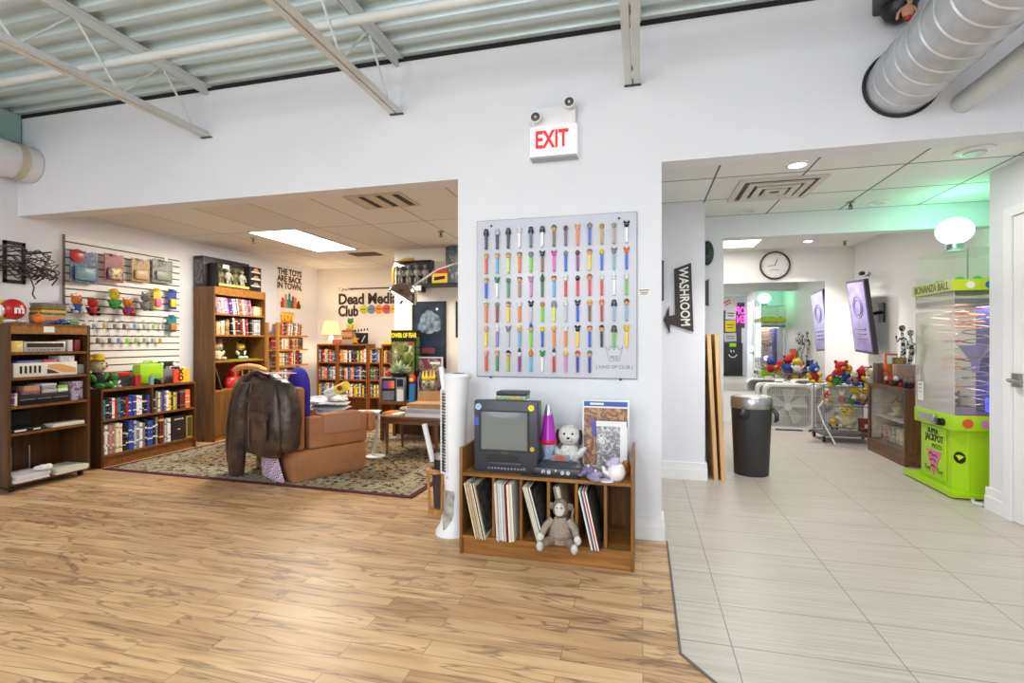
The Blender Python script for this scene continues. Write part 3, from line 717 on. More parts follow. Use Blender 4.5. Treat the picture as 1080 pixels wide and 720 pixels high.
part(t, 'cover', MB(mat('yellow_cover', (240, 186, 36), .4)).box(.085, .2, 0, .02, 0, .15)); part(t, 'red_half', MB(mat('orange_cover', (226, 76, 36), .4)).box(0, .0845, 0, .02, 0, .15))
b = text_mb('X\nO', .085, black_pl, facing((.085, -.001, .08)), .0008, bold=.004); part(t, 'lettering', b)
bookrow('paperback', 'thin black book', 'behind the orange and yellow book', onLB(.92, .11, ZB), RZ, .11, (.165, .18), (.02, .03), .1, ['black', 'white', 'navy'], 'books behind the XO book')
# --- slatwall
SWX = LXW+.02
t = thing('slatwall_panel', 'white slatwall panel hung with toys on the left wall', 'slatwall', (LXW+.002, 3.56, .82), RZ)
sl = MB(mat('slatwall_white', (232, 230, 226), .45)); z = 0; hts = 1.38; wsl = 1.22
while z < hts-.01:
    sl.box(0, wsl, -.018, -.006, z, min(z+.061, hts)); z += .0735
part(t, 'slats', sl); part(t, 'groove_board', MB(mat('slat_groove', (66, 58, 52), .7)).box(0, wsl, -.006, 0, 0, hts))
part(t, 'edge_strip', MB(mat('edge_brown', (120, 100, 84), .5)).box(-.012, -.0005, -.02, 0, 0, hts))
SWF = LXW+.002+.018
def hook(t, ln=.09): part(t, 'peg_hook', MB(steel).tube([(0, .003, 0), (0, -ln, 0), (0, -ln-.006, .012)], .0025, 6))
def blister(px, py0, py1, w, name, label, mats, extra=None):
    p = LX(px, py0, SWF+.05); q = LX(px, py1, SWF+.05); h = p.z-q.z
    t = thing(name, label, 'toy', (SWF+.001, p.y, q.z), RZ, 'carded toys hung on the slatwall'); th = w
    part(t, 'card', MB(mats[0]).box(-th/2, th/2, -.05, -.044, 0, h))
    part(t, 'blister', MB(mats[1]).box(-th*.36, th*.36, -.075, -.0505, h*.1, h*.5, .008))
    hk = MB(steel).tube([(0, -.0005, h-.02), (0, -.09, h-.02), (0, -.095, h-.01)], .0025, 6); part(t, 'peg_hook', hk)
    part(t, 'price_tag', MB(paper).box(-.02, .02, -.099, -.0955, h-.015, h+.02))
    if extra: extra(t, th, h)
    return t
bluecard = art('blue_card', [(30, 34, 76), (50, 58, 104), (44, 60, 96), (120, 136, 170), (40, 44, 70)], 22, seed=1)
blister(89, 265, 299, .25, 'blister_pack', 'large blue carded toy with red burst on the slatwall', (bluecard, art('bluefig', [(60, 90, 110), (110, 150, 160), (50, 60, 90)], 26, seed=2)),
        lambda t, w, h: part(t, 'burst', MB(redp).lathe([(.055, 0), (.06, .006), (.03, .012)], (-.07, -.055, h-.05), 12, 'y')))
blister(120.5, 268, 297.5, .19, 'blister_pack', 'red and yellow carded figures, second card on the slatwall', (art('redyel', [(30, 26, 30), (60, 30, 34), (170, 40, 36), (40, 36, 40), (90, 80, 80)], 24, seed=4), mat('yellow_blister', (236, 206, 60), .35, noise=(26, .5, (70, 90, 160)))))
blister(148.5, 273, 297, .2, 'blister_pack', 'tan and gold carded toy, third card on the slatwall', (art('goldcard', [(70, 50, 40), (110, 80, 50), (190, 150, 70), (100, 74, 56), (210, 180, 120)], 26, seed=5), art('goldfig', [(120, 90, 60), (200, 170, 120), (150, 120, 110)], 30, seed=6)))
blister(171.5, 274, 298, .24, 'blister_pack', 'grey carded vehicle toy, last card on the slatwall', (art('greycard', [(46, 48, 52), (60, 62, 64), (150, 152, 146), (70, 70, 66), (190, 190, 180)], 22, seed=7), art('greyfig', [(60, 70, 66), (150, 156, 140), (100, 100, 90)], 26, seed=8)))
def hanger(px, py, size, label, body, head, limb, ears='round', hat=None):
    p = LX(px, py, SWF+.06)
    o = plush('hanging_plush', label, (SWF+.0, p.y, p.z), RZ, size, body, head, ears, limb=limb, hat=hat, group='small plush dolls hung on the slatwall')
    for ch in o.children: ch.location.y -= .075
    part(o, 'peg_hook', MB(steel).tube([(0, -.0005, size*.9), (0, -.08, size*.9), (0, -.085, size*.9+.01)], .0025, 6))
hanger(79, 331, .21, 'orange-headed blue doll, first of the dolls on slatwall', f_blue, f_orange, f_white)
hanger(96, 333, .2, 'red-bodied doll, second of the dolls on slatwall', f_red, f_red, f_black)
hanger(119, 326, .22, 'yellow-haired green doll hanging on the slatwall', f_green, f_yellow, f_green, hat=f_yellow)
hanger(133, 333, .21, 'orange-haired purple doll hanging on the slatwall', fur('purple_fur', (100, 60, 130)), f_orange, f_red)
hanger(152, 328, .23, 'grey plush rabbit hanging on the slatwall', f_grey, f_grey, f_grey, 'pointed')
for k, (px, y0, y1, c1, c2) in enumerate(((166, 304, 325, 'yellow', 'pink'), (182, 305, 326, 'blue', 'yellow'), (182, 332, 350, 'teal', 'orange'))):
    blister(px, y0, y1, .1 if k else .085, 'pen_pack', ('%s and %s hanging pen pack at right of the slatwall' % (c1, c2)), (solid(c1), solid(c2)))
kc = [(150, 146, 140), (120, 110, 100), (170, 168, 160), (140, 150, 160), (90, 86, 84), (160, 190, 90), (190, 160, 80), (120, 150, 190)]
for row, (py, xs) in enumerate(((343, (88, 98, 109, 120, 130, 141, 151, 161, 171)), (358, (102, 114.5, 124, 133, 142.5, 151, 160, 168)))):
    for k, px in enumerate(xs):
        p = LX(px, py, SWF+.03); cc = (130, 220, 30) if (row == 1 and k == 3) else kc[(k*3+row) % 8]
        nm = 'bright lime keychain' if (row == 1 and k == 3) else 'small trinket keychain'
        t = thing('keychain', '%s, %s in the %s keychain row on slatwall' % (nm, ORD[k], ('upper', 'lower')[row]), 'keychain', (SWF, p.y, p.z-.04), RZ, 'keychains hung on the slatwall')
        part(t, 'charm', MB(mat('charm_%d_%d_%d' % cc, cc, .4)).box(-.014, .014, -.052, -.034, 0, .055, .006)); part(t, 'peg_hook', MB(steel).tube([(0, -.0005, .085), (0, -.06, .085), (0, -.065, .094)], .0022, 6))
        part(t, 'ring', MB(steel).tube([(0, -.043, .0535), (0, -.043, .0825)], .002, 6)); part(t, 'price_tag', MB(paper).box(-.016, .016, -.069, -.0655, .08, .108))
# --- dark rolling cart at far left
CT = Vector((-4.84, 2.88, 0)); CW, CD = .62, .34
t = case('media_cart', 'dark wood media cart on castors at the left edge', CT, CW, CD, 1.345, (.07, .466, .68, .909, 1.113), dark_oak, dark_oak_v, kick=0, castor=.05, cat='cart', side_t=.025)
part(t, 'front_rail', MB(oak).box(.025, CW-.025, .001, .02, 1.262, 1.322)); part(t, 'bottom_rail', MB(dark_oak).box(.025, CW-.025, .001, .02, .0505, .07-.021))
for x in (.05, CW-.05):
    for y in (.05, CD-.05):
        part(t, 'castor', MB(black_pl).cyl((x-.012, y, .024), .0235, .024, 'x', 14).box(x-.02, x+.02, y-.015, y+.015, .045, .0498))
def onCT(x, y, z): return Vector((CT.x-y, CT.y+x, z+.001))
def brick(name, label, cat, p, w, d, h, m, front=None, bev=.003, group=None):
    t = thing(name, label, cat, p, RZ, group); part(t, 'body', MB(m).box(0, w, 0, d, 0, h, bev))
    if front: part(t, 'front_panel', front(w, h))
    return t
# shelf 1
t = brick('cassette_deck', 'silver cassette deck on the top shelf of the cart', 'stereo', onCT(.13, .03, 1.113), .31, .22, .085, mat('silver_face', (196, 194, 186), .35, .4))
part(t, 'display', MB(mat('dark_display', (60, 44, 40), .25)).box(.02, .29, -.003, -.0003, .038, .072)); kb = MB(grey_pl)
for k in range(9): kb.box(.03+k*.028, .042+k*.028, -.006, -.0003, .014, .024)
part(t, 'button_row', kb)
brick('tape_box', 'white and blue box at left on the cart top shelf', 'box', onCT(.035, .03, 1.113), .09, .12, .09, art('wb_box', [C['white'], C['yellow'], C['white'], C['blue']], 14))
brick('tape_case', 'pale grey case beside the cassette deck on the cart', 'case', onCT(.46, .03, 1.113), .035, .15, .1, mat('palegrey', (206, 202, 200), .5))
brick('tape_case', 'dark red case at right of the cart top shelf', 'case', onCT(.51, .03, 1.113), .05, .15, .1, mat('dark_red_case', (120, 28, 30), .45))
# shelf 2
t = brick('keyboard_box', 'white box printed with key bars and a reaching hand', 'box', onCT(.055, .02, .909), .47, .25, .115, mat('white_card', (228, 222, 210), .5))
kb = MB(black_pl)
for k in range(5): kb.box(.04+k*.033, .056+k*.033, -.002, -.0003, .03, .09)
part(t, 'key_bars', kb)
part(t, 'hand_print', MB(mat('hand_print', (214, 160, 110), .5)).prism([(.24, .095), (.33, .1), (.46, .06), (.46, .02), (.36, .025), (.28, .055), (.24, .07)], -.002, -.0003)); part(t, 'dark_print', MB(mat('teal_dark', (40, 54, 54), .5)).prism([(.235, .02), (.33, .02), (.27, .05), (.235, .06)], -.002, -.0003))
brick('tape_box', 'blue flat box on top of the white keyboard box', 'box', onCT(.09, .04, 1.0255), .17, .15, .018, MATS['spine_blue_0']); brick('tape_box', 'red flat box on top of the white keyboard box', 'box', onCT(.28, .04, 1.0255), .1, .15, .022, MATS['spine_red_0'])
brick('tape_box', 'white and blue carton stacked at right on cart second shelf', 'box', onCT(.40, .03, 1.0255), .11, .15, .05, art('wb2', [C['white'], C['silver'], C['white'], C['blue']], 18))
brick('tape_box', 'small grey box at right end of cart second shelf', 'box', onCT(.535, .03, .909), .055, .12, .085, art('greyart', [C['silver'], C['grey'], C['white']], 20))
# shelf 3
t = brick('video_recorder', 'black video recorder with silver slot lines on the cart', 'video recorder', onCT(.09, .03, .68), .38, .25, .085, black_pl)
part(t, 'silver_line', MB(steel).box(.015, .12, -.003, -.0003, .04, .05).box(.135, .24, -.003, -.0003, .04, .05).box(.255, .365, -.003, -.0003, .04, .05))
bookrow('video_case', 'upright tape', 'beside the video recorder on the cart', onCT(.03, .03, .68), RZ, .058, (.1, .11), (.016, .02), .12, ['silver', 'white', 'purple'], 'tapes beside the video recorder')
for k, (x, z, w, h, c) in enumerate(((.12, .766, .13, .022, 'purple'), (.14, .789, .11, .045, 'tan'), (.27, .766, .11, .028, 'silver'), (.27, .795, .1, .03, 'grey'), (.265, .826, .11, .018, 'white'), (.39, .766, .075, .03, 'white'), (.39, .797, .075, .022, 'lime'))):
    brick('video_tape', '%s tape stacked on the video recorder, %s %s' % (c, ('left pile', 'middle pile', 'right pile')[0 if k < 2 else 1 if k < 5 else 2], ('bottom', 'above')[0 if k in (0, 2, 5) else 1] if k != 4 else 'top'), 'video tape', onCT(x, .04, z), w, .18, h, MATS['spine_%s_0' % c], bev=.002, group='tapes on the video recorder')
brick('game_box', 'purple and white patterned box upright on the cart', 'box', onCT(.49, .03, .68), .09, .16, .165, art('purpleart', [(50, 40, 60), (200, 190, 205), (90, 60, 110), (40, 36, 44)], 28))
# shelf 4
t = brick('keyboard', 'small cream electronic keyboard on the cart', 'keyboard', onCT(.33, .01, .466), .25, .12, .03, mat('cream_plastic', (214, 208, 190), .4))
kb = MB(grey_pl).box(.02, .16, .02, .1, .0302, .034); kb.use(mat('blue_lcd', (90, 120, 160), .3)).box(.19, .24, .03, .1, .0302, .034); part(t, 'key_bed', kb)
t = brick('game_console', 'flat black game console on the cart fourth shelf', 'console', onCT(.04, .02, .466), .24, .2, .03, black_pl); part(t, 'light_strip', MB(paper).box(.02, .1, -.003, -.0003, .008, .02).box(.15, .2, -.003, -.0003, .008, .018))
brick('speaker', 'dark grey speaker at the back of the cart fourth shelf', 'speaker', onCT(.06, .225, .466), .24, .09, .15, mat('dark_cloth', (58, 56, 62), .9, bump=(200, .3)))
# bottom
for k in range(5): brick('magazine', 'white magazine in left pile on cart bottom, %s from floor' % ORD[k], 'magazine', onCT(.04+R.uniform(-.006, .006), -.03, .07+k*.011), .24, .25, .0095, mat('mag%d' % (k % 3), (226-8*(k % 3), 224-6*(k % 3), 222), .5), bev=0, group='left pile of magazines on the cart')
for k in range(4): brick('magazine', 'cream magazine in right pile on cart bottom, %s from floor' % ORD[k], 'magazine', onCT(.325+R.uniform(-.008, .008), -.04, .07+k*.011), .25, .26, .0095, mat('magc%d' % (k % 2), (222-10*(k % 2), 218, 200), .5), bev=0, group='right pile of magazines on the cart')
for k, (x, y) in enumerate(((.12, .255), (.2, .29), (.31, .255))):
    solo('wire_prong', MB(steel).cyl((0, 0, 0), .012, .004).tube([(0, 0, .004), (0, 0, .24)], .004, 6), 'upright metal rod, %s from left on the cart bottom' % ORD[k], 'rod', 'metal rods on the cart', loc=onCT(x, y, .07))
solo('crumpled_paper', MB(paper).ell((0, 0, .025), (.045, .03, .025), 9, 6).ell((.03, .01, .028), (.03, .03, .026), 7, 5).ell((-.035, -.008, .02), (.035, .02, .02), 7, 5), 'crumpled white paper between the magazine piles', 'paper', loc=onCT(.25, .0, .1262), rz=.4)
# cart top
ZT = 1.345
t = thing('candy_tin', 'round red candy tin with white letter m on the cart top', 'tin', onCT(.11, .12, ZT), RZ)
part(t, 'tin_body', MB(redp).ell((0, 0, .115), (.085, .07, .085), 16, 10)); part(t, 'foot', MB(white_pl).ell((-.04, -.03, .018), (.04, .05, .0175), 10, 6)); part(t, 'foot', MB(white_pl).ell((.045, -.03, .018), (.04, .05, .0175), 10, 6))
part(t, 'arm', MB(white_pl).ell((-.095, -.01, .1), (.035, .035, .05), 10, 6)); part(t, 'lettering', text_mb('m', .09, white_pl, facing((.0, -.0735, .11)), .004, bold=.003))
games = ['purple', 'grey', 'orange', 'tan', 'black', 'yellow', 'maroon', 'green', 'purple']
for k, c in enumerate(games):
    brick('game_case', '%s game case, %s up in the stack on the cart top' % (c, ORD[k]), 'game case', onCT(.285+R.uniform(-.008, .008), .08, ZT+k*.0205+.0), .19, .14, .0195, MATS['spine_%s_%d' % (c, k % 2)], bev=0, group='game cases stacked on the cart')
solo('ornament_pumpkin', MB(mat('pumpkin', (224, 120, 40), .5)).ell((0, 0, .045), (.045, .04, .045), 12, 8).cyl((0, 0, .085), .006, .015), 'small orange pumpkin beside the game stack', 'ornament', loc=onCT(.245, .05, ZT))
solo('toy_car', MB(bluep).box(-.05, .05, -.025, .025, .008, .03, .008).box(-.025, .03, -.02, .02, .03, .048, .008).use(black_pl).cyl((-.03, -.027, .012), .0115, .008, 'y', 10).cyl((.03, -.027, .012), .0115, .008, 'y', 10).cyl((-.03, .035, .012), .0115, .008, 'y', 10).cyl((.03, .035, .012), .0115, .008, 'y', 10), 'blue toy car at the right of the cart top', 'toy car', loc=onCT(.42, .04, ZT), rz=RZ)
solo('game_case', MB(MATS['spine_green_0']).box(0, .1, 0, .12, 0, .05, .002), 'green box at right end of the cart top', 'box', loc=onCT(.49, .09, ZT), rz=RZ)
solo('sign_board', MB(mat('yellow_board', (226, 206, 50), .5)).box(0, .2, 0, .015, 0, .2), 'plain yellow board standing behind the red candy tin', 'board', loc=onCT(.02, .26, ZT), rz=RZ)
solo('price_label', MB(paper).box(-.04, .04, 0, .002, 0, .05), 'white paper label stuck on the cart front rail', 'label', loc=onCT(.29, -.0025, 1.275), rz=RZ)
# --- cable rack on the wall above the cart
p = LX(14, 300, LXW)
t = thing('cable_rack', 'black wall rack tangled with black cables above the cart', 'cable rack', (LXW+.001, 3.17, 1.70), RZ)
part(t, 'wall_plate', MB(black_pl).box(-.08, -.055, -.012, 0, 0, .36).box(.055, .08, -.012, 0, 0, .36).box(-.08, .08, -.012, 0, .33, .36).box(-.08, .08, -.012, 0, 0, .03))
for z in (.06, .26):
    part(t, 'prong', MB(black_pl).tube([(.067, -.012, z), (.067, -.33, z+.004)], .007, 6)); part(t, 'prong', MB(black_pl).tube([(-.067, -.012, z), (-.067, -.26, z+.004)], .007, 6))
for k in range(22):
    z = .075+R.random()*.24; yy = -.02-.011*k; sg = R.choice((-1, 1)); q = R.uniform(.02, .06)
    part(t, 'cable', MB(mat('cable_%d' % (k % 4), ((28, 26, 28), (52, 34, 34), (36, 36, 42), (88, 84, 84))[k % 4], .5)).tube(smooth([(-.2-R.random()*.06, yy, z-.03+R.uniform(-.03, .04)), (-.14, yy, z-.01*sg), (-.067, yy, z+.012), (0, yy-.006, z-q), (.067, yy, z+.008), (.12, yy, z-.02+.02*sg), (.16+R.random()*.05, yy, z-.05+R.uniform(-.02, .04)), (.13, yy-.004, z-.09)], 3), R.choice((.004, .0055)), 6))
part(t, 'cable', MB(black_pl).tube([(.06, -.1, .05), (.075, -.12, -.03), (.07, -.11, -.09), (.085, -.12, -.13)], .006, 6))
# --- pine shelf unit on the left wall
PB = Vector((-4.98, 6.12, 0.0)); PW, PD = .86, .22
t = thing('pine_shelf', 'golden pine open shelf unit in the far left corner', 'bookcase', PB, RZ)
part(t, 'post', MB(pine_v).box(0, .03, 0, .045, 0, 1.47)); part(t, 'post', MB(pine_v).box(0, .03, PD-.04, PD, 0, 1.47)); part(t, 'post', MB(pine_v).box(PW-.2, PW-.17, PD-.05, PD, 0, 1.3))
PS = (.62, .86, 1.09, 1.29, .36, .1)
for z in PS: part(t, 'shelf', MB(pine).box(.031, PW-.2-.001, 0, PD, z-.025, z)); 
part(t, 'cross_batten', MB(pine).box(.031, PW-.2-.001, PD+.001, PD+.012, 1.2, 1.26))
def onPB(x, y, z): return Vector((PB.x-y, PB.y+x, z))
mixp = ['white', 'cream', 'maroon', 'black', 'tan', 'brown', 'grey', 'red', 'navy', 'orange']
for z, w in ((1.29, 'top shelf'), (1.09, 'second shelf'), (.86, 'third shelf'), (.62, 'fourth shelf')):
    bookrow('paperback', 'paperback', 'on %s of the golden pine unit' % w, onPB(.035, .02, z), RZ, .54, (.16, .185), (.024, .036), .12, mixp, 'paperbacks on the pine %s' % w, lean=.1 if z > 1.2 else 0)
t = thing('toy_sign', 'small yellow TOY sign above the pine shelf unit', 'sign', (LXW+.016, 6.62, 1.49), RZ)
part(t, 'backing', MB(mat('orange_sign', (226, 140, 40), .5)).box(-.13, .13, -.014, -.002, 0, .15, .004)); part(t, 'lettering', text_mb('TOY', .15, mat('sign_yellow', (246, 214, 60), .4), facing((0, -.0165, .075)), .002, bold=.006))
# --- poster on the left wall
pz = LX(295, 289, LXW); py = 6.70
t = thing('wall_poster', 'white poster reading THE TOYS ARE BACK IN TOWN', 'poster', (LXW+.002, py, 1.66), RZ)
part(t, 'sheet', MB(mat('poster_white', (236, 228, 214), .5)).box(-.27, .27, -.004, 0, 0, .62))
part(t, 'lettering', text_mb('THE TOYS\nARE BACK\nIN TOWN.', .125, mat('poster_brown', (52, 34, 28), .5), facing((0, -.0055, .485)), .0008, bold=.005, sx=.95))
figs = [('red', -.16, .16), ('tan', -.09, .22), ('teal', -.01, .24), ('brown', .07, .2), ('orange', .13, .18), ('maroon', .2, .13)]
for k, (c, x, h) in enumerate(figs):
    part(t, 'printed_figure', MB(solid(c)).prism([(x-.045, .05), (x+.045, .05), (x+.05, .05+h*.5), (x+.02, .05+h*.62), (x+.028, .05+h*.85), (x, .05+h), (x-.028, .05+h*.85), (x-.02, .05+h*.62), (x-.05, .05+h*.5)], -.0052-.0003*k, -.0043))
# --- bookcases along the back wall (face -y)
BY = 6.98
dv = ['white', 'black', 'silver', 'navy', 'cream', 'red', 'yellow', 'blue', 'teal', 'grey', 'orange', 'maroon', 'tan', 'brown', 'green']
units = [('left', -4.97, -4.62, 'first'), ('wide', -4.605, -4.085, 'second'), ('narrow', -4.07, -3.86, 'third'), ('middle', -3.845, -3.555, 'fourth'), ('right', -3.54, -3.19, 'fifth')]
for k, (nm, x0, x1, o) in enumerate(units):
    h = 1.16 if k != 2 else 1.1
    case('media_bookcase', '%s of five orange brown media bookcases on the back wall, counted from left' % o, (x0, BY, 0), x1-x0, .24, h, (.09, .35, .615, .88), wood('amber_oak', (170, 104, 48), (122, 68, 28), 'x'), wood('amber_oak_up', (170, 104, 48), (122, 68, 28), 'z'), kick=.06, rz=0)
    for z, w in ((.88, 'top shelf'), (.615, 'second shelf'), (.35, 'third shelf')):
        bookrow('video_case', 'case', 'on %s of %s back bookcase' % (w, o), (x0+.024, BY+.02, z), 0, x1-x0-.05, (.17, .2), (.022, .034), .13, dv, 'cases on the %s back bookcase' % o)
# things on top of the back bookcases
ZB2 = 1.161
t = thing('table_lamp', 'glowing cream table lamp on the back bookcases', 'lamp', (-4.78, BY+.1, ZB2))
part(t, 'base', MB(mat('white_ceramic', (230, 220, 206), .3)).lathe([(.055, 0), (.06, .02), (.045, .06), (.03, .12), (.012, .14), (.012, .17)], n=18))
shade = glow('lamp_shade_glow', (255, 214, 150), 1.6)
part(t, 'lamp_shade', MB(shade).lathe([(.15, .15), (.1, .36)], n=24, cap=False))
solo('storage_box', MB(mat('salmon_box', (206, 90, 80), .5)).box(0, .13, 0, .1, 0, .07, .003), 'salmon red box in front of the table lamp', 'box', loc=(-4.70, BY+.01, ZB2))
for k, c in enumerate(('grey', 'tan', 'maroon', 'tan', 'orange', 'brown')):
    solo('hardback_book', MB(MATS['spine_%s_0' % c]).box(0, .2-.006*k, 0, .14, 0, .036), '%s book lying in the stack by the table lamp, %s up' % (c, ORD[k]), 'book', 'books stacked by the lamp', loc=(-4.55+.004*(k % 3), BY+.03, ZB2+.0365*k))
plush('toy_figure', 'green and yellow toy figure standing on the book stack', (-4.44, BY+.11, ZB2+.22), 0, .22, f_yellow, f_green, 'round', limb=f_yellow, cat='toy')
t = thing('clapperboard', 'black and white film clapperboard on the back bookcase', 'clapperboard', (-4.3, BY+.03, ZB2+.001))
part(t, 'slate', MB(black_pl).box(-.02, .2, .01, .025, 0, .17)); ck = MB(black_pl); ck.M = Matrix.Translation((0, 0, .185)) @ Matrix.Rotation(-.12, 4, 'Y'); ck.box(-.02, .2, .01, .025, 0, .035)
ck.use(paper)
for q in range(4): ck.prism([(.0+q*.052, 0), (.02+q*.052, 0), (.034+q*.052, .035), (.014+q*.052, .035)], .008, .0098)
part(t, 'clapper_stick', ck); part(t, 'chalk_mark', MB(paper).prism([(.09, .03), (.1, .03), (.16, .13), (.15, .13)], .008, .0098))
solo('star_ornament', MB(mat('gold_star', (222, 176, 70), .35, .4)).prism([(.075*math.cos(PI/2+i*PI/5)*(1 if i % 2 == 0 else .45), .065+.075*math.sin(PI/2+i*PI/5)*(1 if i % 2 == 0 else .45)) for i in range(10)], 0, .02), 'gold star ornament before the clapperboard', 'ornament', loc=(-4.3, BY+.005, ZB2+.001))
bookrow('video_case', 'black tape case', 'atop the fifth back bookcase', (-3.56, BY+.02, 1.161), 0, .3, (.17, .22), (.03, .045), .13, ['black', 'silver', 'black', 'white'], 'tape cases on top of the back bookcases')
solo('card_strip', MB(solid('yellow')).box(0, .16, 0, .02, 0, .04), 'yellow card strip lying on the fourth back bookcase', 'card', loc=(-3.8, BY+.01, 1.161))
plush('toy_figure', 'orange and yellow toy on top of the right tape cases', (-3.38, BY+.12, 1.385), 0, .26, f_yellow, f_orange, 'pointed', limb=f_yellow, cat='toy')
# --- wall sign
t = thing('wall_sign', 'large brown Dead Media Club lettering with coloured discs on wall', 'sign', (-4.25, BKY-.002, 1.55))
sgn = mat('sign_brown', (66, 40, 28), .5)
part(t, 'lettering', text_mb('Dead Media', .24, sgn, facing((-4.86+4.25, -.004, 1.885-1.55)), .003, align='LEFT', bold=.008, sx=.92))
part(t, 'lettering', text_mb('Club', .24, sgn, facing((-4.86+4.25, -.004, 1.69-1.55)), .003, align='LEFT', bold=.008, sx=.80))
for k, c in enumerate(((206, 200, 40), (110, 140, 168), (236, 140, 40), (206, 80, 72), (232, 190, 40))):
    x = W(384+k*8, 327, BKY).x+4.25
    part(t, 'disc', MB(mat('disc_%d' % k, c, .5)).cyl((x, -.0045-.0006*k, .19-.02), .073, .004, 'y', 24)); part(t, 'disc_mark', MB(sgn).box(x-.045, x+.045, -.0096-.0006*k, -.0091-.0006*k, .165, .177))
x0 = W(369, 304, BKY).x+4.25; x1 = W(425, 304, BKY).x+4.25
part(t, 'rule', MB(sgn).box(x0, x1, -.006, -.001, .5, .52)); part(t, 'small_text', text_mb("T graphics", .07, mat('sign_tan', (150, 120, 96), .5), facing((-4.86+4.25, -.004, .505)), .001, align='LEFT'))
# --- right hand wall (faces -y at y 6.1)
PY = 6.1
def PX(px): return W(px, 300, PY).x
t = thing('framed_poster', 'dark blue framed poster with pale smoky cloud', 'poster', (PX(453), PY-.002, W(450, 388, PY).z))
hw, hh = .235, W(450, 318, PY).z-W(450, 388, PY).z
part(t, 'frame', MB(black_pl).box(-hw, -hw+.018, -.02, 0, 0, hh).box(hw-.018, hw, -.02, 0, 0, hh).box(-hw+.018, hw-.018, -.02, 0, 0, .018).box(-hw+.018, hw-.018, -.02, 0, hh-.018, hh))
part(t, 'print', MB(mat('night_blue', (40, 54, 72), .3, noise=(5, .5, (22, 28, 38)))).box(-hw+.018, hw-.018, -.012, -.002, .018, hh-.018))
cl = MB(mat('cloud_print', (140, 158, 172), .4, noise=(16, .6, (60, 78, 96))))
for (x, z, r) in ((-.03, .62, .1), (.05, .6, .11), (-.09, .53, .07), (.0, .68, .07), (.1, .54, .07), (.0, .53, .09)): cl.cyl((x, -.0125-r*.01, z), r, .0004, 'y', 20)
part(t, 'cloud', cl); part(t, 'moon', MB(paper).cyl((.11, -.0145, .76), .018, .001, 'y', 14)); part(t, 'red_title', MB(mat('dull_red', (120, 56, 54), .5)).box(-.1, .08, -.0135, -.0125, .19, .26))
t = thing('wall_shelf', 'dark wall shelf holding boxed toys above the framed poster', 'shelf', (PX(462), PY-.002, W(450, 306, PY).z))
SHZ = W(450, 306, PY).z+.06
part(t, 'board', MB(black_pl).box(-.4, .5, -.25, 0, .03, .0595)); part(t, 'bracket', MB(black_pl).box(-.2, -.17, -.2, -.001, -.03, .0295)); part(t, 'price_card', MB(paper).box(-.24, -.12, -.2535, -.2505, -.03, .035))
def onSH(px): return PX(px)
t = thing('figure_box', 'gold topped window box with dark figures on the wall shelf', 'box', (onSH(438), PY-.13, SHZ))
part(t, 'carton', MB(black_pl).box(-.25, .28, -.0, .1, 0, .012).box(-.25, .28, .09, .1, .012, .3).box(.265, .28, 0, .09, .012, .3).box(-.25, .28, 0, .09, .3, .312))
gd = mat('gold_plastic', (206, 168, 50), .3, .3)
part(t, 'gold_arch', MB(gd).tube([(-.262, .04, .03), (-.27, .04, .15), (-.255, .04, .24), (-.2, .04, .3), (-.1, .04, .33), (.02, .04, .335)], .022, 8)); part(t, 'window', MB(pane).box(-.24, .26, .002, .004, .013, .299))
for k in range(4):
    fx = -.17+k*.115; g = MB(art('darkfig%d' % k, [(40, 40, 40), (90, 84, 76), (150, 146, 140), (60, 50, 46)], 40, seed=k)); g.ell((fx, .05, .15), (.035, .025, .06)).ell((fx, .05, .235), .026).tube([(fx-.02, .05, .1), (fx-.024, .05, .016)], .015, 6).tube([(fx+.02, .05, .1), (fx+.024, .05, .016)], .015, 6).tube([(fx-.035, .05, .19), (fx-.055, .04, .12)], .012, 6).tube([(fx+.035, .05, .19), (fx+.05, .04, .12)], .012, 6); part(t, 'figure', g)
t = thing('toy_truck_box', 'yellow toy box with red top on the wall shelf', 'box', (onSH(468.5), PY-.16, SHZ))
part(t, 'carton', MB(mat('box_yellow', (226, 190, 40), .45)).box(-.1, .1, 0, .12, 0, .13, .003)); part(t, 'black_band', MB(black_pl).prism([(-.07, .04), (.075, .06), (.075, .1), (-.07, .085)], -.002, -.0003)); part(t, 'red_lid', MB(redp).box(-.1, .1, .01, .11, .1305, .19, .012))
solo('toy_box', MB(art('tealbox', [(40, 44, 52), (90, 130, 130), (60, 66, 80), (150, 150, 140), (120, 60, 60)], 12, seed=5)).box(0, .2, 0, .1, 0, .46, .003), 'tall dark teal box at right end of the wall shelf', 'box', loc=(onSH(474), PY-.135, SHZ))
t = thing('framed_poster', 'narrow edge of a dark frame right of the blue poster', 'poster', (PX(486), PY-.002, 1.25)); part(t, 'print', MB(mat('dim_print', (70, 70, 76), .5)).box(-.045, .18, -.012, -.001, .01, .45)); part(t, 'frame', MB(black_pl).box(-.06, -.045, -.02, 0, 0, .46))
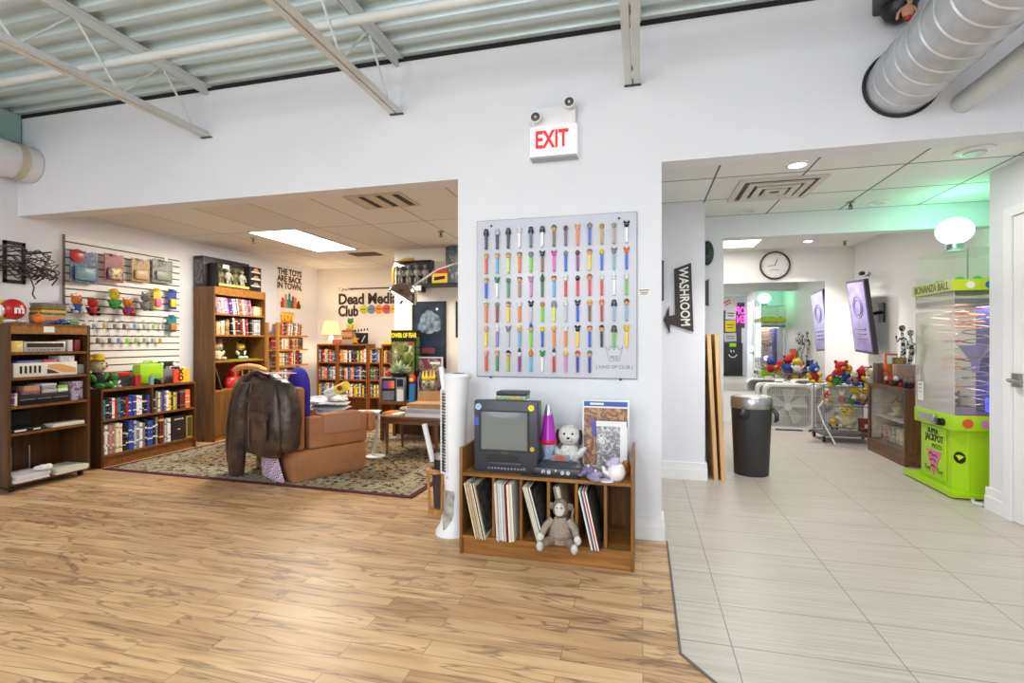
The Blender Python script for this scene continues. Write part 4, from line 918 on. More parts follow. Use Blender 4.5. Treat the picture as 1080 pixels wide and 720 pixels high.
# --- display desk with pinball style backbox, computer, figures
DKY = 5.5; DZ = .4795
def DX(px, Y): return W(px, 400, Y).x
t = thing('display_desk', 'low dark display bench behind the coffee table', 'bench', (DX(401, DKY)+.02, DKY, .0095)); dw = DX(458, DKY)-DX(401, DKY)
part(t, 'top', MB(dark_oak).box(-.05, dw, 0, .42, .44, .469)); part(t, 'back_board', MB(dark_oak_v).box(-.02, dw-.03, .36, .38, .02, .4395))
for x in (-.03, dw-.06):
    for y in (.02, .33): part(t, 'leg', MB(dark_oak_v).box(x, x+.04, y, y+.03, 0, .4395))
bxp = (DX(425, 5.76), 5.76)
t = thing('plinth', 'black plinth box under the TOWER OF FEAR box', 'plinth', (bxp[0], bxp[1], DZ)); part(t, 'body', MB(black_pl).box(-.16, .17, 0, .13, 0, .288, .004))
t = thing('arcade_sign_box', 'black box topped with yellow TOWER OF FEAR title and green monster art', 'game box', (bxp[0], bxp[1], DZ+.289), math.radians(-8))
part(t, 'carton', MB(mat('black_gloss', (20, 22, 20), .3)).box(-.175, .175, 0, .14, 0, .57))
part(t, 'art_print', MB(art('monster_art', [(20, 26, 20), (50, 70, 36), (130, 146, 56), (70, 50, 46), (214, 214, 160), (30, 38, 26)], 13, seed=9)).box(-.165, .165, -.002, -.0003, .01, .43))
mg = MB(mat('monster_green', (120, 138, 48), .5, noise=(16, .5)))
mg.ell((.05, -.002, .22), (.06, .012, .08)).ell((.045, -.003, .36), (.042, .012, .055)).tube([(.11, -.003, .27), (.14, -.003, .2), (.1, -.003, .13)], .02, 6).tube([(-.02, -.003, .27), (-.06, -.003, .2), (-.03, -.003, .13)], .02, 6); part(t, 'monster_body', mg)
part(t, 'pale_figure', MB(mat('monster_pale', (206, 204, 170), .5, noise=(30, .5))).ell((-.1, -.003, .27), (.03, .01, .07)).ell((-.02, -.004, .08), (.12, .01, .05)))
part(t, 'red_patch', MB(mat('patch_red', (150, 46, 56), .5)).box(.075, .15, -.0035, -.0021, .385, .43))
part(t, 'lettering', text_mb('TOWER OF FEAR', .078, mat('title_yellow', (246, 226, 40), .4), facing((0, -.0035, .505)), .0015, bold=.003, sx=.66))
part(t, 'side_lettering', text_mb('TOWER OF FEAR', .09, mat('title_green', (100, 180, 50), .4), frame((.1765, .07, .28), (0, 0, 1), (0, -1, 0)), .001, sx=.6))
gcx = DX(414.5, 5.55)
t = thing('game_cabinet', 'small grey computer cabinet with orange and blue screens', 'computer', (gcx+.045, 5.54, DZ), math.radians(8))
part(t, 'housing', MB(mat('grey_case', (150, 152, 156), .4)).box(-.19, .1, 0, .08, 0, .29, .004))
scr = bpy.data.materials.new('screen_gradient'); scr.use_nodes = True
nt = scr.node_tree; tc = nt.nodes.new('ShaderNodeTexCoord'); sp_ = nt.nodes.new('ShaderNodeSeparateXYZ'); nt.links.new(tc.outputs['Generated'], sp_.inputs[0])
rp_ = ramp(nt, [(0, (60, 40, 130)), (.45, (160, 50, 120)), (.75, (246, 100, 30)), (1, (250, 150, 50))]); nt.links.new(sp_.outputs[0], rp_.inputs[0])
bs = nt.nodes['Principled BSDF']; nt.links.new(rp_.outputs[0], bs.inputs['Emission Color']); bs.inputs['Emission Strength'].default_value = .8; bs.inputs['Base Color'].default_value = (.02, .02, .02, 1)
part(t, 'black_bezel', MB(black_pl).box(-.18, .0, -.004, -.0003, .01, .28)); part(t, 'screen', MB(scr).box(-.165, -.02, -.006, -.0045, .16, .25)); part(t, 'blue_screen', MB(mat('blue_dark_screen', (26, 44, 70), .2)).box(.012, .09, -.004, -.0003, .18, .27)); part(t, 'button_panel', MB(art('panel_art', [(60, 60, 66), (140, 140, 146), (90, 80, 90), (190, 190, 190)], 40, seed=4)).box(-.165, -.02, -.006, -.0045, .02, .13)); part(t, 'white_panel', MB(white_pl).box(.012, .09, -.004, -.0003, .01, .15))
t = thing('potted_plant', 'bushy pale green plant in a black bowl on the grey computer', 'plant', (DX(420, 5.58), 5.585, DZ+.291))
part(t, 'bowl', MB(black_pl).lathe([(.04, 0), (.09, .02), (.12, .05), (.115, .05), (.06, .025)], n=18))
lf = MB(mat('leaf_pale', (120, 160, 90), .6, noise=(20, .4, (200, 206, 180))))
for k in range(90):
    a = R.uniform(0, 2*PI); e = R.uniform(.1, 1.3); l = R.uniform(.07, .17)
    d = Vector((math.cos(a)*math.cos(e), math.sin(a)*math.cos(e)*.6, math.sin(e))); p0 = Vector((0, 0, .05))+d*.02; p1 = p0+d*l; s_ = d.cross(Vector((0, 0, 1))).normalized()*.014
    m_ = (p0+p1)/2+Vector((0, 0, .008)); lf.add([p0, m_+s_, p1+Vector((0, 0, -.01)), m_-s_, p0-Vector((0, 0, .002)), m_+s_-Vector((0, 0, .002)), p1-Vector((0, 0, .012)), m_-s_-Vector((0, 0, .002))], [(0, 1, 2, 3), (7, 6, 5, 4), (0, 4, 5, 1), (1, 5, 6, 2), (2, 6, 7, 3), (3, 7, 4, 0)])
part(t, 'foliage', lf)
t = thing('giant_dispenser', 'tall blue candy dispenser with red and yellow head on the bench', 'candy dispenser', (DX(435, 5.56), 5.56, DZ))
part(t, 'stem', MB(mat('sky_plastic', (50, 130, 200), .35)).tbox((0, 0), .035, .025, .0, .22, .85)); part(t, 'head', MB(redp).ell((0, 0, .275), (.045, .04, .055))); part(t, 'face', MB(mat('face_yellow', (240, 200, 90), .4)).ell((0, -.025, .265), (.03, .022, .03)))
t = thing('crowned_mask', 'pale mask head with spiky yellow crown on a black base', 'mask', (DX(452, 5.58), 5.58, DZ))
part(t, 'base', MB(black_pl).lathe([(.1, 0), (.11, .02), (.07, .08), (.05, .13)], n=18)); part(t, 'face', MB(mat('mask_pale', (216, 206, 176), .4, noise=(18, .4, (90, 90, 70)))).ell((0, 0, .21), (.085, .08, .1)))
cr = MB(mat('crown_yellow', (238, 214, 40), .4)); cr.lathe([(.075, 0), (.08, .025)], (0, 0, .27), 16)
for k in range(8): a = 2*PI*k/8; cr.lathe([(.02, 0), (.003, .06+.03*(k % 2))], (.07*math.cos(a), .068*math.sin(a), .29), 6)
part(t, 'crown', cr)
for q in (-1, 1): part(t, 'eye_hole', MB(eye_black).ell((q*.032, -.073, .22), (.016, .012, .012), 8, 6))
t = thing('magazine_poster', 'framed colourful magazine cover behind the crowned mask', 'poster', (DX(453.5, 5.82), 5.82, DZ))
part(t, 'frame', MB(steel_white).box(-.165, -.15, 0, .02, 0, .53).box(.15, .165, 0, .02, 0, .53).box(-.15, .15, 0, .02, .515, .53).box(-.15, .15, 0, .02, 0, .015)); part(t, 'cover', MB(art('cover_art', [(30, 28, 34), (150, 50, 50), (60, 60, 110), (190, 150, 120), (40, 90, 110), (30, 28, 34)], 11, seed=12)).box(-.15, .15, .004, .018, .015, .515)); part(t, 'title_block', MB(paper).box(.0, .13, .002, .0038, .44, .47))
t = thing('speaker', 'dark brown speaker cabinet at the right end of the bench', 'speaker', (DX(473, 5.6), 5.6, 0)); part(t, 'cabinet', MB(dark_oak_v).box(-.11, .17, 0, .26, 0, .74, .003)); part(t, 'grille', MB(mat('speaker_cloth', (44, 38, 36), .9, bump=(200, .3))).box(-.1, .15, -.006, -.0005, .03, .71))
# --- coffee table
t = thing('coffee_table', 'brown wooden coffee table with slim legs on the rug', 'table', (-2.33, 5.05, RUGZ))
wal = wood('walnut_table', (140, 92, 52), (96, 58, 32), 'x'); wal_v = wood('walnut_leg', (130, 84, 48), (90, 54, 30), 'z')
part(t, 'tabletop', MB(wal).box(-.4, .35, -.25, .25, .385, .41, .004)); part(t, 'apron', MB(wal).box(-.34, .3, -.2, .2, .325, .3845))
for x in (-.29, .27):
    for y in (-.18, .18): part(t, 'leg', MB(wal_v).lathe([(.013, 0), (.022, .28), (.024, .3245)], (x, y, 0), 10))
TZ = RUGZ+.4105
t = thing('shipping_carton', 'flat open cardboard carton on white box on coffee table', 'carton', (-2.20, 4.95, TZ+.0855))
cb = mat('cardboard', (186, 144, 96), .8, noise=(8, .1)); part(t, 'tray', MB(cb).box(-.17, .2, -.12, .14, 0, .05)); fl_ = MB(cb); fl_.M = Matrix.Translation((0, .1405, .05)) @ Matrix.Rotation(-.25, 4, 'X'); fl_.box(-.17, .2, 0, .006, .0, .11); part(t, 'flap', fl_)
t = thing('shipping_carton', 'white flat box under the open carton on coffee table', 'carton', (-2.20, 4.95, TZ)); part(t, 'tray', MB(mat('white_carton', (226, 226, 228), .6)).box(-.18, .22, -.14, .16, 0, .085, .004)); part(t, 'crumpled_film', MB(glass('film', (240, 240, 245))).box(-.181, .221, -.141, -.1405, .04, .088))
for k, (c, x, z) in enumerate((('white', -.36, 0), ('orange', -.4, .013))):
    solo('paper_sheet' if k == 0 else 'booklet', MB(solid(c, .6)).box(0, .14-.04*k, 0, .2, 0, .012), ('white paper pad' if k == 0 else 'orange red booklet')+' lying at the left of the coffee table', 'paper' if k == 0 else 'booklet', loc=(-2.33+x+.05, 4.88, TZ+z))
solo('paper_bundle', MB(mat('bundle_tan', (190, 170, 140), .7, noise=(30, .4))).ell((0, 0, .03), (.08, .06, .03), 8, 6), 'crumpled tan and grey bundle on the coffee table', 'paper', loc=(-2.55, 5.18, TZ))
# white C shaped side stand
t = thing('side_stand', 'white metal side stand with curved leg beside the armchair', 'stand', (-2.68, 4.74, RUGZ), .35)
wm = mat('white_metal', (232, 232, 232), .35)
part(t, 'tray', MB(wm).box(-.2, .05, -.09, .09, .455, .473, .008)); part(t, 'leg', MB(wm).tube([(-.0, 0, .455), (.03, 0, .44), (.035, 0, .4), (.02, 0, .25), (-.01, 0, .1), (-.03, 0, .02)], .016, 10)); part(t, 'foot', MB(wm).lathe([(.1, 0), (.1, .008), (.03, .02)], (-.0, 0, 0), 20))
# --- armchair
ath = math.radians(-28.7); AX = Vector((-3.2, 3.86, RUGZ+.0))
brown_up = mat('brown_upholstery', (178, 121, 78), .85, bump=(150, .35), noise=(6, .1)); brown_dk = mat('brown_towel', (180, 130, 98), .95, bump=(180, .5))
t = thing('armchair', 'boxy brown upholstered armchair seen from behind on the rug', 'armchair', AX, ath)
hw = .42
part(t, 'base', MB(brown_up).box(-hw+.01, hw-.01, .01, .68, .0, .26, .012)); part(t, 'arm', MB(brown_up).box(hw-.13, hw, .14, .7, .262, .535, .025)); part(t, 'arm', MB(brown_up).box(-hw, -hw+.13, .14, .7, .262, .535, .025))
part(t, 'arm_front', MB(brown_up).box(hw-.14, hw+.005, .705, .8, .34, .53, .035)); part(t, 'arm_front', MB(brown_up).box(-hw-.005, -hw+.14, .705, .8, .34, .53, .035))
part(t, 'backrest', MB(brown_up).box(-hw, hw, 0, .11, .262, .80, .03)); part(t, 'seat_cushion', MB(brown_up).box(-hw+.135, hw-.135, .12, .74, .262, .40, .03)); part(t, 'skirt_panel', MB(brown_up).box(hw-.009, hw+.002, .03, .68, .03, .25, .004))
part(t, 'arm_cover', MB(brown_dk).box(hw+.001, hw+.013, .26, .62, .38, .55, .004).box(hw-.14, hw+.013, .26, .62, .5365, .55, .005))
AM = Matrix.Translation(AX) @ Matrix.Rotation(ath, 4, 'Z')
def onA(x, y, z): return AM @ Vector((x, y, z))
# clutter on the chair
t = thing('paper_pile', 'crumpled black and white comic pages heaped on armchair', 'papers', onA(.06, .50, .402), ath)
pgm = art('comic_page', [(30, 30, 36), (236, 236, 240), (200, 204, 216), (60, 60, 80), (240, 240, 244)], 22, seed=2)
for k in range(9):
    pg = MB(pgm if k % 2 == 0 else paper); pg.M = Matrix.Translation((.022*(k % 4)-.04, .02*(k % 3)-.02, .02+.027*k)) @ Matrix.Rotation(.3*(k-4), 4, 'Z') @ Matrix.Rotation(.16*(k % 3-1), 4, 'X') @ Matrix.Rotation(.1*(k % 2), 4, 'Y'); pg.box(-.17, .17, -.11, .11, 0, .008, .003); part(t, 'page', pg)
t = thing('snack_can', 'yellow and white snack tube lying on the armchair papers', 'can', onA(.14, .56, .735), ath)
cn = Matrix.Rotation(.5, 4, 'Z') @ Matrix.Rotation(PI/2-.4, 4, 'Y')
q = MB(mat('can_white', (232, 230, 224), .35)); q.M = cn; q.cyl((0, 0, -.14), .045, .12, n=20); part(t, 'lower_tube', q); q = MB(mat('can_yellow', (240, 210, 50), .35)); q.M = cn; q.cyl((0, 0, -.0195), .045, .12, n=20); part(t, 'upper_tube', q); q = MB(mat('can_brown', (120, 70, 40), .4)); q.M = cn; q.ell((0, -.042, .04), (.025, .01, .03)); part(t, 'label_mark', q)
solo('cushion', MB(fur('tan_fur', (206, 160, 100))).ell((0, 0, .1), (.13, .06, .1), 16, 10), 'round tan cushion on the armchair beyond the pages', 'cushion', loc=onA(-.2, .70, .402), rz=ath)
solo('cushion', MB(mat('purple_blue_knit', (66, 50, 176), .9, bump=(90, .4))).loft([(0, 0, 0, .12, .05), (0, 0, .1, .16, .075), (0, 0, .36, .17, .075), (0, 0, .44, .16, .07), (0, 0, .5, .13, .055), (0, 0, .535, .08, .04), (0, 0, .55, .03, .02)], 24, .02), 'bright purple blue knitted cushion behind the leather jacket', 'cushion', loc=onA(.07, .205, .402), rz=ath)
solo('newspaper', MB(paper).box(-.13, .13, -.07, .07, 0, .006).use(grey_pl).box(-.11, -.02, -.05, .05, .006, .0066).box(.02, .11, -.05, .05, .006, .0066), 'folded newspaper lying on top of the armchair back', 'newspaper', loc=onA(.05, .05, .905), rz=ath+.2)
# wooden chair behind
t = thing('wooden_chair', 'wooden chair with curved top rail behind the leather jacket', 'chair', (-4.36, 5.02, RUGZ), math.radians(12))
cw = wood('beech', (214, 170, 110), (180, 130, 76), 'x')
part(t, 'seat', MB(cw).box(-.2, .2, -.2, .2, .43, .46, .01))
for x in (-.17, .17):
    for y in (-.17, .17): part(t, 'leg', MB(cw).lathe([(.015, 0), (.02, .43)], (x, y, 0), 8))
tr = [(-.19, -.17, .86), (-.12, -.2, .895), (0, -.215, .91), (.12, -.2, .895), (.19, -.17, .86)]
part(t, 'top_rail', MB(cw).tube(tr, [.022, .03, .035, .03, .022], 8))
for k in range(5): part(t, 'spindle', MB(cw).tube([(-.15+k*.075, -.175, .455), (-.16+k*.08, -.19, .87)], .009, 6))
# --- leather jacket
leather = mat('brown_leather', (78, 56, 43), .38, noise=(6, .45, (38, 28, 25)), bump=(11, .9), spec=.6)
t = thing('leather_jacket', 'worn dark brown leather jacket draped over the armchair back', 'jacket', onA(-.0, -.125, -.03), ath+.08)
def blob(secs, n=22, fold=.05, seed=1): return MB(leather).loft(secs, n, fold, seed)
bd = MB(leather).loft([(0.11, -.01, .3, .29, .07), (.11, -.01, .33, .315, .085), (.115, -.01, .45, .325, .09), (.115, -.01, .6, .325, .09), (.1, 0, .76, .31, .088), (.08, .02, .865, .275, .075), (.06, .04, .915, .22, .06), (.05, .05, .94, .15, .04)], 48, .03, 3, .72)
b_ = part(t, 'body', bd)
sl_ = blob([(-.36, -.03, .1, .07, .06), (-.36, -.03, .14, .085, .07), (-.36, -.03, .3, .095, .075), (-.34, -.03, .45, .1, .08), (-.31, -.02, .65, .105, .08), (-.25, -.0, .82, .11, .08), (-.17, .02, .91, .1, .07), (-.1, .03, .94, .05, .05)], 20, .05, 5); part(t, 'sleeve', sl_)
sl_ = blob([(-.22, -.085, .04, .075, .05), (-.22, -.085, .08, .085, .06), (-.2, -.085, .28, .1, .06), (-.17, -.09, .5, .1, .055), (-.13, -.09, .72, .09, .05), (-.08, -.06, .86, .08, .04)], 20, .05, 6); part(t, 'sleeve', sl_)
sl_ = blob([(.452, .05, .31, .04, .06), (.46, .052, .36, .05, .075), (.46, .058, .58, .05, .085), (.44, .058, .73, .056, .082), (.38, .05, .84, .075, .07), (.28, .045, .9, .08, .05)], 24, .05, 7); part(t, 'sleeve', sl_)
lt2 = mat('leather_edge', (96, 70, 54), .4, noise=(8, .3), bump=(24, .4)); part(t, 'pocket', MB(lt2).box(.12, .36, -.118, -.09, .40, .58, .008)); part(t, 'pocket_flap', MB(lt2).prism([(.11, .63), (.37, .63), (.37, .575), (.24, .545), (.11, .575)], -.128, -.09)); part(t, 'back_seam', MB(lt2).tube([(.06, -.103, .33), (.05, -.103, .6), (.03, -.07, .86)], .007, 6).tube([(.0, -.1, .7), (.2, -.1, .72), (.36, -.08, .71)], .006, 6)); part(t, 'hem_band', MB(leather).loft([(.11, -.01, .255, .27, .066), (.11, -.01, .31, .29, .076)], 48, .02, 3, .72))
part(t, 'collar', MB(leather).tube([(-.02, -.02, .93), (.05, -.06, .955), (.15, -.06, .955), (.22, -.02, .93)], .03, 8, .6))
# crochet blanket
def blanket_mat():
    m = bpy.data.materials.new('crochet_blanket'); m.use_nodes = True; nt = m.node_tree; b = nt.nodes['Principled BSDF']; b.inputs['Roughness'].default_value = .95
    tc = nt.nodes.new('ShaderNodeTexCoord'); mp = nt.nodes.new('ShaderNodeMapping'); mp.inputs['Rotation'].default_value = (0, .9, 0); nt.links.new(tc.outputs['Object'], mp.inputs[0])
    w = nt.nodes.new('ShaderNodeTexWave'); w.bands_direction = 'Z'; w.inputs['Scale'].default_value = 2.6; w.inputs['Distortion'].default_value = 0; w.wave_profile = 'SAW'; nt.links.new(mp.outputs[0], w.inputs['Vector'])
    wz = nt.nodes.new('ShaderNodeTexWave'); wz.bands_direction = 'X'; wz.wave_profile = 'TRI'; wz.inputs['Scale'].default_value = 6; nt.links.new(mp.outputs[0], wz.inputs['Vector'])
    a = nt.nodes.new('ShaderNodeMath'); a.operation = 'MULTIPLY_ADD'; a.inputs[1].default_value = .16; nt.links.new(wz.outputs['Fac'], a.inputs[0]); nt.links.new(w.outputs['Fac'], a.inputs[2])
    r = ramp(nt, [(0, (206, 176, 216)), (.2, (236, 220, 236)), (.3, (60, 50, 90)), (.4, (240, 236, 240)), (.5, (120, 60, 60)), (.58, (216, 180, 200)), (.72, (170, 170, 220)), (.82, (224, 140, 150)), (.92, (206, 176, 216))], True)
    nt.links.new(a.outputs[0], r.inputs[0]); nt.links.new(r.outputs[0], b.inputs['Base Color']); return m
bl = MB(blanket_mat()); bl.loft([(.0, 0, .0, .2, .022), (.0, 0, .02, .22, .03), (-.03, .0, .1, .19, .03), (-.05, .0, .18, .16, .028), (-.06, 0, .24, .14, .02)], 30, .06, 4)
solo('crochet_blanket', bl, 'pink and white zigzag crochet blanket hanging below the jacket', 'blanket', loc=onA(.13, -.05, .002), rz=ath)
# --- arc lamp
t = thing('arc_lamp', 'chrome arc floor lamp with round dome shade', 'lamp', (-.62, 4.55, 0))
part(t, 'base', MB(mat('marble_base', (60, 60, 62), .25, noise=(10, .4))).cyl((0, 0, 0), .15, .05, n=28))
lh = W(424, 314, 4.6); rel = lambda p: (p[0]+.62, p[1]-4.55, p[2])
arc = [(0, 0, .05), (0, 0, 1.2)]
pA = W(483, 277, 4.6); pB = W(462, 284, 4.6); pC = W(447, 294, 4.6); pD = W(437, 301, 4.6)
arc += [(-.02, 0, 1.6), (-.2, 0, 1.86), (-.5, .02, 1.985), rel(pA), rel(pB), rel(pC), rel(pD)]
part(t, 'arc_pole', MB(chrome).tube(arc, .013, 10))
Mh = Matrix.Translation(rel(lh)) @ Matrix.Rotation(math.radians(-17), 4, 'X') @ Matrix.Rotation(math.radians(27), 4, 'Y')
hd_ = MB(mat('lamp_chrome', (150, 146, 142), .1, 1.0)); hd_.M = Mh; pr = [(.015, .15)]+[(.15*math.cos(a), .15*math.sin(a)) for a in [PI/2*(1-i/9) for i in range(1, 10)]]
pr += [(.146, -.004)]+[(.146*math.cos(a), .145*math.sin(a)) for a in [PI/2*i/9 for i in range(0, 9)]]
hd_.lathe(pr, n=32, cap=False); hs = part(t, 'dome_shade', hd_)
q = MB(glow('bulb_glow', (255, 224, 180), 4)); q.M = Mh; q.ell((0, 0, .0), (.125, .125, .012), 20, 8); part(hs, 'diffuser', q)
q = MB(black_pl); q.M = Mh; q.cyl((.02, 0, -.06), .01, .04, n=10); part(hs, 'pull_knob', q)
# --- bamboo stand with umbrella tube
t = thing('umbrella_stand', 'slim round bamboo stand beside the white tower fan', 'umbrella stand', (-1.405, 3.36, 0))
bam = wood('bamboo', (206, 156, 90), (164, 110, 54), 'z')
part(t, 'top_ring', MB(bam).lathe([(.06, .275), (.09, .28), (.09, .3), (.06, .308), (.055, .29)], n=24)); part(t, 'base_ring', MB(bam).lathe([(.06, 0), (.068, .0), (.068, .025), (.0, .025)], n=24))
for k in range(4): a = PI/4+k*PI/2; part(t, 'leg', MB(bam).tube([(.078*math.cos(a), .078*math.sin(a), .29), (.07*math.cos(a), .07*math.sin(a), .15), (.064*math.cos(a), .064*math.sin(a), .012)], .011, 8))
solo('rolled_fabric', MB(mat('plum_fabric', (70, 52, 56), .8, bump=(60, .5))).loft([(0, 0, 0, .03, .03), (0, 0, .15, .04, .04), (0, 0, .28, .045, .045)], 16, .06), 'dark plum roll of fabric standing inside the bamboo stand', 'fabric', loc=(-1.405, 3.36, .026))
t = thing('steel_thermos', 'short steel and black cup on the bamboo stand', 'cup', (-1.38, 3.33, .307)); part(t, 'cup_body', MB(black_pl).cyl((0, 0, 0), .04, .07)); part(t, 'steel_rim', MB(steel).cyl((0, 0, .0705), .041, .035))
pT, pBm = W(447.5, 447, 3.38), W(456.5, 486, 3.38)
solo('cardboard_tube', MB(white_pl).tube([pBm, pT], .019, 14).use(mat('tube_inner', (150, 150, 156), .6)).tube([pT, pT+(pT-pBm).normalized()*.003], .013, 12), 'white tube leaning out of the bamboo stand', 'tube')
# --- ceiling items of the club
t = thing('fluorescent_panel', 'glowing rectangular ceiling light panel in the club room', 'ceiling light', (-3.87, 5.25, 2.385))
part(t, 'frame', MB(steel_white).box(-.31, .31, -.62, -.6, 0, .0145).box(-.31, .31, .6, .62, 0, .0145).box(-.31, -.29, -.6, .6, 0, .0145).box(.29, .31, -.6, .6, 0, .0145)); PANEL = part(t, 'diffuser', MB(glow('panel_glow', (255, 236, 206), 11)).box(-.29, .29, -.6, .6, .004, .012))
def vent(name, label, c, hx, hy, dark, slats, ax):
    t = thing(name, label, 'vent', (c[0], c[1], c[2])); part(t, 'backing', MB(mat('vent_dark', (60, 56, 54), .7)).box(-hx+.02, hx-.02, -hy+.02, hy-.02, .006, .0085))
    part(t, 'frame', MB(dark).box(-hx, hx, -hy, -hy+.025, 0, .009).box(-hx, hx, hy-.025, hy, 0, .009).box(-hx, -hx+.025, -hy+.025, hy-.025, 0, .009).box(hx-.025, hx, -hy+.025, hy-.025, 0, .009))
    for k in range(slats):
        y = -hy+.04+(2*hy-.08)*(k+.5)/slats; part(t, 'slat', MB(dark).box(-hx+.026, hx-.026, y-.012, y+.012, 0, .0045) if ax == 'x' else MB(dark).box(-hx+.03+(2*hx-.06)*k/slats, -hx+.03+(2*hx-.06)*(k+.6)/slats, -hy+.026, hy-.026, 0, .0045))
vent('ceiling_vent', 'pale ceiling vent near the club room opening', (-2.15, 3.92, 2.39), .26, .2, mat('vent_tan', (206, 196, 184), .5), 3, 'y')
vent('ceiling_vent', 'dark slotted ceiling vent beside the club light panel', (-3.68, 6.25, 2.39), .2, .12, mat('vent_brown', (86, 70, 56), .5), 4, 'x')
def sprinkler(x, y, z, label):
    t = thing('sprinkler', label, 'sprinkler', (x, y, z-.06)); part(t, 'escutcheon', MB(steel).lathe([(.035, .052), (.03, .0595)], n=16)); part(t, 'head', MB(mat('brass_dull', (120, 100, 70), .4, .8)).cyl((0, 0, .015), .009, .037, n=8).cyl((0, 0, 0), .022, .004, n=12).tube([(-.012, 0, .004), (-.012, 0, .035)], .003, 5).tube([(.012, 0, .004), (.012, 0, .035)], .003, 5))
g = G(267, 254) if False else None
k_ = 1.2/(360-251); dx_, dy_ = ray(267); sprinkler(dx_*k_, dy_*k_, 2.4, 'small sprinkler hanging left of the club light panel')
k_ = 1.2/(360-244); dx_, dy_ = ray(465); sprinkler(dx_*k_, dy_*k_, 2.4, 'small sprinkler hanging near the club right wall')
# ================================================================ PIER: exit sign, dispensers, record cabinet
# --- exit sign
WY = DY-.001
eb = W(584, 162, WY-.08)
t = thing('exit_sign', 'white emergency EXIT sign with two round lamps', 'exit sign', (W(583.5, 160, WY-.07).x, WY, W(583.5, 163.5, WY-.08).z))
ew = .148
part(t, 'housing', MB(white_pl).box(-ew+.01, ew-.01, -.06, 0, .185, .315, .008))
part(t, 'sign_face', MB(mat('sign_lit_white', (240, 240, 240), .3, emit=.25)).box(-ew, ew, -.075, 0, .0, .19, .004))
part(t, 'bottom_edge', MB(mat('sign_grey_edge', (168, 170, 174), .4)).box(-ew+.002, ew-.002, -.078, 0, -.012, -.0005))
part(t, 'lettering', text_mb('EXIT', .15, mat('exit_red', (226, 40, 44), .4, emit=.35), facing((-.01, -.0765, .098)), .0015, bold=.004, sx=.68))
for q, dz in ((-1, .235), (1, .305)):
    l = MB(white_pl).lathe([(.012, 0), (.034, .03), (.036, .05), (.03, .05)], (q*.105, -.062, dz), 20, 'y'); lp = part(t, 'lamp_head', l)
    part(lp, 'lens', MB(mat('lamp_reflector', (120, 114, 108), .2, .8)).lathe([(.0285, .0503), (.024, .051), (.006, .0506)], (q*.105, -.062, dz), 20, 'y')); part(lp, 'bulb', MB(white_pl).ell((q*.105, -.1135, dz), .008, 8, 6))
# --- dispenser board
t = thing('display_board', 'pale acrylic display board of candy dispensers on the pier', 'display board', (0, WY-.012, 0))
xl, xr = W(504, 300, WY).x, W(671.5, 300, WY).x
zt, zb = (W(504, 234, WY).z+W(671, 224, WY).z)/2, (W(504, 396, WY).z+W(671, 399, WY).z)/2
part(t, 'panel', MB(mat('acrylic_pale', (210, 212, 222), .28, spec=.4)).box(xl, xr, -.004, .008, zb, zt, .002))
part(t, 'edge', MB(mat('acrylic_edge', (120, 124, 134), .2)).box(xl-.0025, xr+.0025, -.002, .006, zb-.004, zb-.0005).box(xr+.0003, xr+.003, -.002, .006, zb, zt).box(xl-.003, xl-.0003, -.002, .006, zb, zt).box(xl-.0025, xr+.0025, -.002, .006, zt+.0003, zt+.0022))
for (px, py) in ((518.5, 238.5), (653, 230.5), (518, 397.5), (654.5, 400)):
    p = W(px, py, WY-.012); part(t, 'standoff_screw', MB(mat('dark_screw', (56, 56, 60), .3, .8)).cyl((p.x, -.004, p.z), .0075, .008, 'y', 12))
lg = mat('etched_grey', (150, 152, 160), .4)
cx, cz = W(648, 378, WY).x, W(648, 378, WY).z
cr = MB(lg)
oc = [(-.04, .03), (-.025, .006), (.025, .006), (.04, .03), (.0555, .055), (.03, .035), (.02, .06), (.0, .035), (-.02, .06), (-.03, .035), (-.055, .055)]
crown = [(-.03, -.035), (.03, -.035), (.045, .025), (.052, .055), (.03, .03), (.022, .06), (.0, .032), (-.022, .06), (-.03, .03), (-.052, .055), (-.045, .025)]
for a_, b_ in zip(crown, crown[1:]+crown[:1]):
    cr.tube([(cx+a_[0], -.0055, cz+a_[1]+.02), (cx+b_[0], -.0055, cz+b_[1]+.02)], .0016, 5)
part(t, 'etched_crown', cr); part(t, 'lettering', text_mb('PEZ', .032, lg, facing((cx, -.0055, cz+.005)), .0006, bold=.0006)); part(t, 'lettering', text_mb('[ KING OF CLUB ]', .028, lg, facing((cx, -.0055, cz-.052)), .0006, bold=.0006))
DIS = [
 'navy:navy:helmet navy:silver:helmet navy:navy:helmet white:white:hat slate:navy:helmet white:navy:helmet taupe:taupe:hat mauve:mauve:round orange:tan:ears blue:grey:hat gold:gold:round greige:greige:round white:black:ears',
 'coral:tan:hair sky:tan:hair lime-pale:tan:hair orange:brown:hair lime:grey:hair rust:charcoal:ears pink:pink:ears blue:grey:round violet:brown:round yellow:brown:hair blue:yellow:round steel:grey:ears blue:orange:ears',
 'blue:tan:hair white:green:ears sage:sage:round khaki:brown:hair lilac:lilac:ears forest:forest:pointed sky:brown:hair red:white:hat red:black:round red:red:hat red:white:round white:white:pointed leaf:white:pointed',
 'orange:tan:hair maroon:grey:round yellow:brown:hair orange:white:hat silver:navy:ears lime:amber:round chartreuse:grey:helmet silver:white:pointed blue:charcoal:ears brown:yellow:hat crimson:orange:hat steel:charcoal:helmet steel:brown:hat',
 'yellow:tan:hat lavender:white:pointed silver:grey:ears sky:yellow:hat lime:blue:tall blue:yellow:round orange:yellow:hair orange:white:ears yellow:black:ears blue:red:hair black:black:hat leaf:charcoal:helmet yellow:yellow:ears',
 'coral:tan:hat green:tan:hair olive:black:hat violet:white:tall sky:orange:pointed white:green:ears crimson:white:tall lilac:yellow:hair royal:red:hat royal:green:hat']
